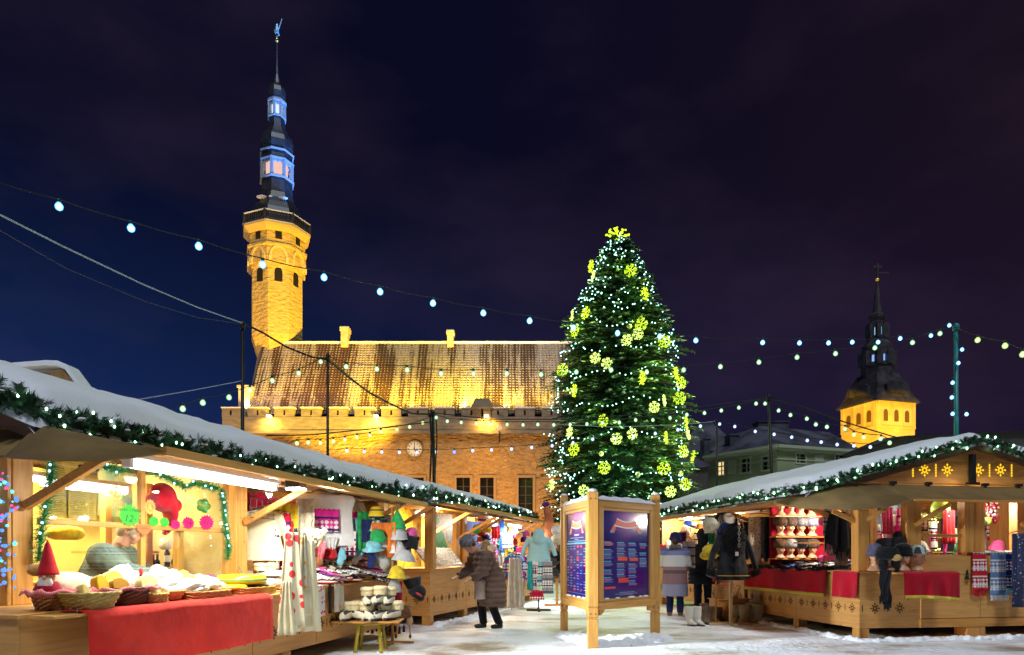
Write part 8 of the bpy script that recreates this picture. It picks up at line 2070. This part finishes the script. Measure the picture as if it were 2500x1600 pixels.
for k, (px, py, y_, nm, kd, m_, lb, rr_) in enumerate(FH):
 i_ = RF.i_at(y_, px); p = RF.P(i_, y_, 1.225 + (.12 if y_ > .1 else 0))
 head('mannequin head on the front counter wearing the %s hat' % {'grey violet': 'plum grey', 'dark': 'dark beret', 'pompom': 'pompom', 'black': 'plain black', 'striped': 'green striped'}[nm], p, XR_ + rr_, 1.18, 'mannequin heads on the front counter')
 o = hat(kd, .135, m_, lb, p + Vector((0, .01, .17)), XR_ + rr_, 'hats on the front counter heads', seed=k)
 if nm == 'pompom':
  mb = MB(True); mb.ball((0, 0, .20), .07, 12, 8); fur(mb, 400, .03, 1, .003); mb.build('pompom', fab('black'), o)
p = RF.P(RF.i_at(-.28, 2168), -.28, 1.235)
head('mannequin head wearing the big black fur hat with tan ear flaps', p, XR_ - .7, 1.0, 'mannequin heads on the front counter')
t_ = furhat('black', 'ushanka', .145, 'big black fur hat with tan patch, foremost on the front counter', p + Vector((0, 0, .10)), XR_ - .2, 'hats on the front counter heads')
mb = MB(True); mb.ball((.05, -.16, .02), .07, 12, 8, sx=1.2, sy=.35, sz=.8, ); mb.build('tan_patch', mat('tan_leather', (.55, .36, .12), rough=.6), t_)
mb = MB(True); mb.ball((-.1, -.05, -.09), .07, 10, 8, sz=1.5); mb.ball((.1, -.05, -.09), .07, 10, 8, sz=1.5); fur(mb, 500, .04, 2, .004, down=.5); mb.build('ear_flap', furmat('black'), t_)
t = thing('fringed_scarf', 'black scarf with ragged fringe hanging down in front of the red cloth', 'scarf', RF.P(RF.i_at(-.5, 2157), -.52, 1.16), XR_)
for q, h_ in ((-.035, .40), (.04, .50)):
 mb = MB(True); mb.grid(lambda u, v, q=q, h_=h_: (q + (u - .5) * .12 + .01 * math.sin(v * 9), .012 * math.sin(u * 6 + v * 5) - .02, -h_ * v), 8, 20)
 n_ = len(mb.f)
 for k in range(14): x_ = q + (k / 13 - .5) * .12; mb.bar((x_, -.02, -h_), (x_ + U(-.01, .01), -.02, -h_ - U(.06, .13)), .007)
 fur(mb, 500, .022, 2, .003, down=.5); mb.build('scarf_end', M_blk, t, solid=.01)
cs = Vector(((1784 - 1250) / F * 13.6, 13.6, 0))
t = thing('coat_stand', 'pale wooden stand holding the black fur trimmed coat', 'stand', cs, 0)
mb = MB(); mb.box(-.03, .03, -.03, .03, 0, .95); mb.box(-.42, .42, -.05, .05, 0, .045).box(-.04, .04, -.3, .3, 0, .05); mb.build('post', wood('z', 'pale'), t, bevel=.004)
t = garment('fur_coat', 'black short fur coat with gold edged hem displayed on a stand', 'coat', cs + Vector((.02, -.02, 1.82)), .1, .62, .92, fabric('black_pelt', (.010, .011, .014), (.028, .03, .036), sc=7, bump=.008, bsc=30), depth=.30, sleeves=.78, sa=.42, flare=1.25, hang=False, seed=2)
mb = MB(True); mb.ball((0, -.08, -.02), .24, 16, 10, sy=.7, sz=.8); mb.ball((0, -.12, -.25), .17, 12, 8, sz=1.3, sy=.6); fur(mb, 2600, .055, 3, .005, down=.3); mb.build('fur_collar', furmat('black'), t)
mb = MB(); mb.box(-.035, .03, -.235, -.228, -.44, -.36); mb.build('paper_tag', M_white, t)
mb = MB(True); mb.lathe([(.365, -.84), (.368, -.83), (.365, -.82)], 28, (0, 0, 0), sy=.62, cap=False); mb.build('gold_piping', mat('gold_piping', (.45, .28, .05), rough=.5), t)
for s_ in (-1, 1):
 mb = MB(True); q = Vector((s_ * .42, -.06, -.72)); mb.tube([q, q + Vector((s_ * .05, -.03, -.12))], [.085, .10], 14); fur(mb, 350, .04, 3 + s_, .004, down=.3); mb.build('fur_cuff', furmat('black'), t)
hat('beanie', .125, fab('navy'), 'dark blue hat on top of the coat stand, under the hanging hats', cs + Vector((-.10, 0, 1.86)), .3, 'hats around the coat stand', seed=2)
chain('white plastic chain hanging over the black coat, straight one', cs + Vector((.05, -.35, 2.15)), cs + Vector((.04, -.38, 1.55)), .022, 'chains by the black coat', 0)
chain('white chain sloping from the hatch to the fur counter', cs + Vector((.12, -.3, 2.1)), RF.P(.0, 3.35, 1.15), .016, 'chains by the black coat', .05)
t = thing('hat_peg_stand', 'thin stand with knitted hats between the black jacket shopper and the fur coat', 'hat stand', (W(1748, 1355, 13.9).x, 13.9, 0), 0)
mb = MB(True); mb.tube([(0, 0, 0), (0, 0, 1.95)], .018, 6); mb.bar((-.2, 0, .02), (.2, 0, .02), .04); mb.build('pole', wood('z', 'pine'), t)
for (px, py, kd, r_, c, lb, rt) in ((1738, 1290, 'beanie', .155, 'cream', 'cream knitted hat with wide cuff, topmost left of the fur coat', (.3, -.5, 0)), (1736, 1354, 'brim', .15, 'yellow', 'mustard yellow rolled brim hat left of the fur coat', (.4, -.4, 0)), (1744, 1374, 'beanie', .13, 'brown', 'brown hat just under the yellow one', (2.6, .3, 0)), (1745, 1386, 'beanie', .12, 'white', 'white hat with red lining under the brown one', (2.8, .2, 0)), (1752, 1312, 'brim', .12, 'blue', 'bright blue edge hat behind the cream one', (.4, 1.4, 0))):
 hat(kd, r_, fab(c), lb, W(px, py, 13.75), 0, 'hats around the coat stand', rot=rt, seed=px)
o = cloth('red_scarf', .14, .3, fab('red'), 2, .02, top=1, bot=.4); at(o, W(1744, 1385, 13.7), .2); ident(o, 'small red scarf tip under the white hat', 'scarf')
def boot(label, loc, rz, h, r, m, grp, sole=None, furc_=None):
 t = thing('boot', label, 'boot', loc, rz, grp)
 mb = MB(True); mb.tube([(0, .03, h), (0, .03, h * .5), (0, .02, .10), (0, -.02, .065)], [r * 1.12, r, r * .8, r * .75], 14); mb.tube([(0, .02, .06), (0, -.08, .055), (0, -.16, .04)], [r * .75, r * .7, r * .45], 12, sy=.8)
 blob('boot_body', mb, m, t, .012, 2); mb = MB(True); mb.prism([(math.cos(a) * r * .85, -.05 + math.sin(a) * .14) for a in [k * PI / 8 for k in range(16)]], 0, .022, 'xy'); mb.build('sole', sole or M_black, t)
 if furc_: mb = MB(True); mb.lathe([(r * 1.15, h - .05), (r * 1.22, h), (r * 1.1, h + .03)], 14, (0, .03, 0), cap=False); fur(mb, 300, .03, 1, .004); mb.build('fur_cuff', furc_, t)
 return t
M_wb = mat('white_boot', (.66, .64, .56), rough=.4); M_bb = mat('brown_boot', (.16, .12, .07), (.10, .07, .04), sc=8, rough=.5); M_fb = fabric('felt_boot', (.42, .34, .18), (.34, .27, .14), sc=10, bump=.008, bsc=40)
for k, (px, py, h, m_, lb) in enumerate(((1686, 1528, .38, M_wb, 'tall white boot, left one of the pair'), (1704, 1528, .38, M_wb, 'tall white boot, right one of the pair'), (1722, 1524, .42, M_bb, 'olive brown boot nearest the white pair'), (1740, 1520, .34, M_bb, 'olive brown boot, second from the white pair'), (1757, 1519, .32, mat('dark_boot', (.06, .035, .02), rough=.35), 'dark glossy brown boot beside the coat stand foot'))):
 D = HC * F / (py - HY); boot(lb, (W(px, 1355, D).x, D, 0), .4 + .2 * (k > 2), h, .085, m_, 'boots standing on the snow')
for k, (px, h, lb) in enumerate(((1797, .34, 'smaller felt boot by the stall wall, left one'), (1815, .35, 'felt boot by the stall wall, second from left'), (1832, .38, 'felt boot by the stall wall, third from left'), (1847, .36, 'felt boot by the stall wall, rightmost'))):
 D = 14.1 - .1 * (k % 2); boot(lb, (W(px, 1355, D).x, D, 0), -.5 - .2 * k, h, .105, M_fb, 'felt boots by the stall wall', M_fb, M_fb)
b_, _y = (basket('bark basket with red knits standing behind the coat stand', (W(1773, 1355, 14.4).x, 14.4, .48), .3, .56, .4, .26, (.50, .27, .09), 1.25, group=None), 0)
lump('red_knits', 'red and brown knits in the bark basket', 'knits', (W(1773, 1355, 14.4).x, 14.4, .66), 0, .42, .3, .14, fabric('red_knits', (.45, .03, .05), (.30, .12, .07), sc=8), None, 3, .3)
mb = MB(); mb.box(-.35, .35, -.2, .2, 0, .46).box(-.38, .38, -.23, .23, .46, .48); o = mb.build('wooden_crate', wood('x', 'pine'), bevel=.005); at(o, (W(1780, 1355, 14.45).x, 14.45, 0), .2); ident(o, 'plain wooden crate carrying the bark basket', 'crate')
rs = random.Random(17)
mb = MB(); mb.box(.7, 4.5, 6.0, 6.03, .2, 2.5); o = mb.build('cross_wall', wood('z', 'pine'), h6)
mb = MB(); mb.box(.0, .9, 8.4, 8.43, 1.1, 2.5); o = mb.build('cross_wall', wood('z', 'pine'), h6)
cc = ['red', 'white', 'navy', 'blue', 'pink', 'sky blue', 'cream', 'grey', 'purple', 'magenta', 'green', 'white', 'white', 'charcoal']
cnt = 0
for r_, z in enumerate((2.12, 1.92, 1.72, 1.52, 1.32)):
 for k in range(13):
  px = 1606 + k * 14 + rs.uniform(-3, 3); y_ = 5.2 if px > 1680 else 6.6
  c = rs.choice(cc); i_ = RF.i_at(y_, px)
  if i_ < -.2 or i_ > 2.2: continue
  kd = rs.choice(['beanie', 'beanie', 'mitten', 'brim', 'mitten'])
  p = RF.P(i_, y_, z + rs.uniform(-.05, .05))
  if kd == 'mitten':
   if ('mit', c) not in hatcache:
    me = mit.data.copy(); me.materials.clear(); me.materials.append(patterned('mit_' + c, COLS[c], COLS['white'] if c not in ('white', 'cream') else COLS['navy'], None, 60)); hatcache[('mit', c)] = me
   o = bpy.data.objects.new('mitten', hatcache[('mit', c)]); COL.objects.link(o); at(o, p + Vector((0, 0, .12)), rot=(U(-.2, .2), U(-.4, .4), XR_)); ident(o, '%s patterned mitten among the goods hung behind the shoppers' % c, 'mitten', 'hats and mittens hung behind the shoppers')
  else:
   key = ('h6', kd, c)
   if key not in hatcache: o = hatmesh(kd, .11, k).build('hat', fab(c)); hatcache[key] = o.data
   else: o = bpy.data.objects.new('hat', hatcache[key]); COL.objects.link(o)
   at(o, p, rot=(rs.uniform(-.3, .9), rs.uniform(-.5, .5), XR_)); ident(o, '%s %s hat among the goods hung behind the shoppers' % (c, 'knitted' if kd == 'beanie' else 'brimmed'), 'hat', 'hats and mittens hung behind the shoppers')
for k in range(26):
 c = rs.choice(cc); p = RF.P(rs.uniform(.05, .7), rs.uniform(4.0, 8.2), 1.08)
 lump('folded_knit', '%s folded knit on the counter behind the shoppers' % c, 'knit', p, RF.th, .32, .26, rs.uniform(.08, .22), fab(c), 'folded knits on the far right counter', k, .2, 12)
for k, (px, py, w_, h_, c, y_, lb) in enumerate(((1682, 1322, .30, .62, 'white', 4.9, 'white cardigan panel hanging between the two shoppers'), (1660, 1300, .34, .25, 'purple', 5.0, 'purple cloth hanging above the white one'), (1745, 1258, .45, .4, 'sky blue', 4.0, 'blue and white scarf bundle hanging over the cream hat'), (1762, 1262, .3, .35, 'magenta', 3.9, 'magenta scarf hanging beside the blue bundle'), (1612, 1330, .3, .5, 'red', 6.8, 'red patterned cloth at the far counter'), (1806, 1290, .35, .7, 'tan', 3.8, 'tan fur pelt hanging behind the black coat'), (1824, 1275, .3, .8, 'brown', 3.7, 'brown fur pelt hanging left of the fur scarves'))):
 m_ = patterned('hang' + c, COLS[c], COLS['white'], COLS['navy'], 36) if c in ('red', 'sky blue', 'white') else fab(c)
 o = cloth('hanging_cloth', w_, h_, m_, 3, .04, seed=k); at(o, rc(px, py, y_), XR_); ident(o, lb, 'cloth', 'cloths hung in the right row')
hat('brim', .17, patterned('grey_knit_roll', COLS['grey'], COLS['charcoal'], COLS['white'], 40, (0, 0, 1)), 'large grey striped knitted hat hanging high above the dark blue one', rc(1772, 1275, 3.6), 0, 'hats around the coat stand', rot=(1.2, .3, 0))
for k, px in enumerate((1625, 1660, 1700, 1800)):
 t_ = thing('wooden_hanger', 'pale wooden clothes hanger under the right row hatch, %s from the left' % ORD[k], 'hanger', RF.on_aisle(-.35, px, 1264 - k * 3), RF.th + PI / 2, 'wooden hangers under the right hatch')
 mb = MB(); mb.bar((-.2, 0, -.06), (0, 0, 0), .03, .02); mb.bar((0, 0, 0), (.2, 0, -.06), .03, .02); mb.build('arms', wood('x', 'pale'), t_); mb = MB(True); mb.tube([(0, 0, 0), (0, 0, .05), (.02, 0, .07), (.03, 0, .05)], .004, 5); mb.build('hook', M_chain, t_)
for k, (px, w_, h_, m_, lb) in enumerate(((2391, .26, .62, patterned('red_nordic', COLS['red'], COLS['white'], COLS['white'], 50), 'red scarf with white snow pattern and fringe hanging over the front hatch'), (2436, .32, .70, patterned('blue_nordic', (.12, .22, .42), COLS['white'], COLS['white'], 46), 'blue and white patterned scarf hanging beside the red one'), (2466, .22, .58, patterned('navy_nordic', COLS['navy'], COLS['white'], COLS['blue'], 52), 'navy patterned scarf half behind the blue one'))):
 t_ = thing('nordic_scarf', lb, 'scarf', RF.P(RF.i_at(-.07, px), -.075 - .02 * k, 1.42), XR_, 'patterned scarves over the front hatch')
 mb = MB(True); mb.grid(lambda u, v, w_=w_, h_=h_: ((u - .5) * w_ * (1 + .06 * v), .012 * math.sin(u * 9 + v * 2) - .01 * v, -h_ * v), 14, 16); mb.grid(lambda u, v, w_=w_: ((u - .5) * w_, .12 * v, .02 - .01 * v), 6, 3); mb.build('scarf_body', m_, t_, solid=.012)
 mb = MB()
 for j in range(22): x_ = (j / 21 - .5) * w_ * 1.05; mb.bar((x_, -.01, -h_), (x_ + U(-.008, .008), -.012, -h_ - U(.07, .11)), .008)
 mb.build('fringe', fab(['red', 'white', 'sky blue'][k]), t_)
t_ = thing('long_scarf', 'long dark floral scarf on a hanger at the right edge', 'scarf', RF.on_cross(-.35, 2487, 1303), XR_)
mb = MB(True); mb.grid(lambda u, v: ((u - .5) * .24, .03 * math.sin(u * 7), -1.22 * v), 12, 20); mb.build('scarf_body', spots('dark_floral', (.03, .035, .09), (.45, .42, .40), 16, .2), t_, solid=.012)
mb = MB(True); mb.tube([(-.2, 0, .0), (0, 0, .05), (.2, 0, 0)], .012, 6); mb.build('hanger', wood('x', 'pine'), t_)
o = cloth('patterned_scarf', .2, 1.1, patterned('rose_nordic', COLS['crimson'], COLS['white'], COLS['navy'], 40), 2, .02); at(o, RF.on_cross(-.30, 2512, 1300), XR_); ident(o, 'rose patterned scarf at the very right edge', 'scarf')
for k, (px, c) in enumerate(((2382, 'sky blue'), (2400, 'grey'), (2420, 'charcoal'), (2440, 'grey'), (2458, 'white'))):
 lump('folded_knit', '%s knit folded on top of the front hatch, %s from left' % (c, ORD[k]), 'knit', RF.P(RF.i_at(.15, px), .15, 1.385), XR_, .28, .24, .09, fab(c), 'knits folded above the hanging scarves', k, .2)
for k, (px, py, r_, c, y_, lb) in enumerate(((2296, 1243, .16, 'lime', .9, 'lime green balloon in the dark window'), (2312, 1262, .05, 'red', .8, 'small red bauble beside the lime balloon'), (2372, 1288, .07, 'red', .8, 'red bauble in the right window'), (2395, 1275, .08, 'sky blue', .8, 'turquoise bauble in the right window'), (2412, 1272, .07, 'lime', .8, 'green bauble in the right window'))):
 mb = MB(True); mb.ball((0, 0, 0), r_, 14, 10, sz=1.1); mb.tube([(0, 0, r_), (0, 0, r_ + .2)], .003, 4); o = mb.build('balloon' if 'balloon' in lb else 'bauble', mat('shiny_' + c, COLS[c], rough=.15, spec=.7)); at(o, rc(px, py, y_)); ident(o, lb, 'balloon' if 'balloon' in lb else 'bauble')
t_ = thing('bead_curtain', 'curtain of red and pink bead strings hanging in the right window', 'beads', rc(2405, 1225, 1.0), XR_)
for j, c in enumerate(('red', 'pink', 'white')):
 mb = MB(True)
 for k in range(90): mb.ball((rs.uniform(-.32, .24), rs.uniform(-.08, .08), -rs.random() ** 1.2 * .42), rs.uniform(.018, .032), 6, 4)
 o = mb.build('beads', mat('bead_' + c, COLS[c], rough=.2, spec=.7), t_); o['kind'] = 'stuff'
for k, (px, py) in enumerate(((2372, 1335), (2384, 1330), (2396, 1337), (2408, 1330), (2420, 1338), (2432, 1334))):
 t_ = thing('candle', 'yellow candle jar on the inner shelf of the right window, %s from left' % ORD[k], 'candle', rc(px, py + 8, 1.5), 0, 'candles in the right window')
 mb = MB(True); mb.lathe([(.035, 0), (.04, .01), (.04, .09), (.033, .10)], 12); mb.build('jar', mat('amber_wax', (.75, .50, .10), rough=.3), t_); mb = MB(True); mb.ball((0, 0, .115), .012, 6, 5, sz=1.6); mb.build('flame', glow('flame', (1, .7, .2), 6), t_)
o = thing('inner_shelf', 'inner shelf carrying the candles in the right window', 'shelf', RF.P(0, 0, 0), XR_)
mb = MB(); mb.box(2.3, 3.4, 1.4, 1.65, 1.44, 1.46).box(2.3, 3.4, 1.4, 1.65, 1.72, 1.74); mb.build('boards', wood('x', 'gold'), o)
mb = MB(); mb.box(1.2, 2.3, 1.75, 1.78, 1.1, 2.5); o = mb.build('dark_cloth', fab('charcoal')); at(o, RF.P(0, 0, 0), XR_); ident(o, 'dark cloth behind the left front window', 'cloth')
t_ = thing('fairy_lights', 'small yellow fairy lights behind the dark front window', 'fairy lights', rc(2285, 1290, 1.0), XR_)
bm = None
for k in range(30):
 a = k / 30 * 2.6; loc = (-.28 + .55 * k / 30 + U(-.03, .03), U(-.03, .03), .22 - .35 * (k / 30) ** 2 + U(-.03, .03)) if k < 20 else (U(-.3, .25), 0, -.40 + U(-.02, .02))
 if bm is None: q = MB(True); q.ball((0, 0, 0), .012, 6, 4); o = q.build('bulb', glow('yellow_led', (1, .9, .2), 6), t_); bm = o.data; o.location = loc
 else: o = bpy.data.objects.new('bulb', bm); COL.objects.link(o); o.parent = t_; o.location = loc
for k, (px, py) in enumerate(((2150, 1290), (2185, 1285))):
 p = rc(px, py + 22, 1.9); head('pale mannequin head on the shelf inside the corner window, %s' % ('left', 'right')[k], p, XR_, 1.0, 'heads inside the corner window'); hat('beanie', .118, fab('white'), 'white knitted hat inside the corner window, %s one' % ('left', 'right')[k], p + Vector((0, 0, .13)), 0, 'white hats inside the corner window')
mb = MB(); mb.box(.2, 2.0, 2.0, 2.2, 1.62, 1.645); o = mb.build('inner_shelf', wood('x', 'pine')); at(o, RF.P(0, 0, 0), XR_); ident(o, 'shelf inside the corner window carrying white hats', 'shelf')
o = cloth('fringed_blanket', .62, .18, M_blk, 2, .02); at(o, rc(2160, 1232, 1.6), XR_); ident(o, 'black fringed blanket edge hanging high in the corner window', 'blanket')
mb = MB()
for k in range(16): x_ = -.3 + k * .04; mb.bar((x_, 0, -.17), (x_, 0, -.17 - U(.05, .14)), .010)
mb.build('fringe', M_blk, o)
def tubelight(label, fr, i, ya, yb, z, energy, color, r=.028, w_=.14, down=True, group='fluorescent tube lamps under the stall hatches'):
 p, q = fr.P(i, ya, z), fr.P(i, yb, z); Ln = (q - p).length
 t = thing('tube_lamp', label, 'lamp', (p + q) / 2, fr.th, group)
 mb = MB(); mb.box(-w_ / 2, w_ / 2, -Ln / 2, Ln / 2, .03, .075); mb.build('housing', M_white, t, bevel=.01)
 mb = MB(True); mb.tube([(0, -Ln / 2 + .02, 0), (0, Ln / 2 - .02, 0)], r, 10); mb.build('tube', glow('tube_white', (1, 1, .97), 14), t)
 for s_ in (-1, 1):
  mb = MB(); mb.box(-.045, .045, s_ * Ln / 2 - .025, s_ * Ln / 2 + .025, -.05, .05); mb.build('end_cap', M_white, t, bevel=.008)
 lamp('AREA', (0, 0, -.05), energy, color, .12, parent=t, size_y=Ln, name='tube_light')
 return t
tubelight('long blazing tube lamp under the hatch above the cheese window', LF, -.12, LF.y_at(-.12, 312), LF.y_at(-.12, 668), 2.20, 85, (1, .98, .88), .05, .2)
tubelight('shorter tube lamp inside the cheese stall behind its glass', LF, 1.7, 1.25, 2.6, 2.18, 34, (1, .90, .55), .03)
tubelight('cool tube lamp over the knitwear at the far left stall', L3, .1, 5.3, 6.7, 2.22, 150, (.85, .97, 1), .03)
tubelight('small tube lamp in the painted backdrop stall', L3, .75, .75, 1.5, 2.28, 60, (1, .88, .6), .025)
fp = LF.on_aisle(-.05, 722, 1186)
t = thing('flood_lamp', 'dazzling white work lamp on the strut of the wool bay', 'lamp', fp, LF.th)
mb = MB(); mb.box(-.1, .1, -.09, .09, -.03, .09); mb.build('housing', M_black, t, bevel=.01)
mb = MB(); mb.box(-.095, .095, -.08, .08, -.055, -.031); mb.build('lens', glow('flood_lens', (1, 1, 1), 30), t)
mb = MB(); mb.bar((0, 0, .05), (.0, 0, .16), .02).box(-.12, .12, -.01, .01, .1, .12); mb.build('yoke', M_iron, t)
lamp('SPOT', (0, 0, -.07), 230, (.93, .98, 1), .08, (.9, 1.2, -2.2), t, spot=150, blend=.5)
lamp('SPOT', (-.05, .05, -.07), 110, (.95, .98, 1), .06, (-1.0, .6, -1.2), t, spot=130, blend=.8)
lamp('SPOT', (.1, -.02, -.06), 3000, (.84, .93, 1), .10, (8.5, 1.5, -1.0), t, spot=95, blend=.6)  # extra beam added across the lane to brighten the right stall fronts
def ceil(label, fr, i, y, z, energy, color, size=.5, name='ceiling_lamp'):
 t = thing(name, label, 'lamp', fr.P(i, y, z), fr.th, 'round lamps inside the stalls')
 mb = MB(True); mb.lathe([(.07, .03), (.07, 0), (.05, -.03), (.01, -.04)][::-1], 12); mb.build('globe', glow('ceil_globe', (1, .9, .7), 5), t)
 mb = MB(True); mb.lathe([(.08, .02), (.08, .05), (.02, .07)], 12); mb.build('base', M_white, t)
 lamp('POINT', (0, 0, -.12), energy, color, .1, parent=t)
 return t
ceil('round lamp inside the cheese stall, near its left post', LF, 2.0, 1.4, 2.35, 95, (1, .78, .32))
ceil('round lamp inside the cheese stall, near its right post', LF, 2.0, 3.0, 2.35, 85, (1, .80, .34))
ceil('round lamp deep inside the wool bay', LF, 1.6, 5.4, 2.35, 85, (1, .93, .78))
ceil('round lamp over the yellow painted backdrop', L3, .55, 1.4, 2.38, 130, (1, .80, .45))
ceil('round lamp deep among the knitwear hats', L3, .7, 6.0, 2.38, 110, (1, .97, .9))
ceil('round lamp over the fur hat shelves', RF, .9, 1.9, 2.40, 150, (1, .93, .82))
ceil('round lamp over the black shawl and leather goods', RF, 1.9, 1.6, 2.42, 60, (1, .9, .75))
ceil('round lamp inside the stall behind the shoppers', RF, .3, 5.3, 2.36, 190, (1, .97, .92))
ceil('round lamp at the far end of the right row', RF, .3, 7.4, 2.36, 150, (1, .96, .9))
ceil('round lamp behind the right front windows', RF, 2.6, .55, 2.36, 90, (1, .9, .75))
ceil('round lamp inside the stall beyond the left edge', LF, 2.6, .25, 2.1, 20, (.8, .7, 1))
bpy.data.scenes.remove(TMP)
import os
if os.environ.get('DEBUG_LABELS'):
 for o in bpy.data.objects:
  if o.parent is None and o.get('label') and len(o['label'].replace('-', ' ').split()) > 16: print('LONG', o.name, '|', o['label'])
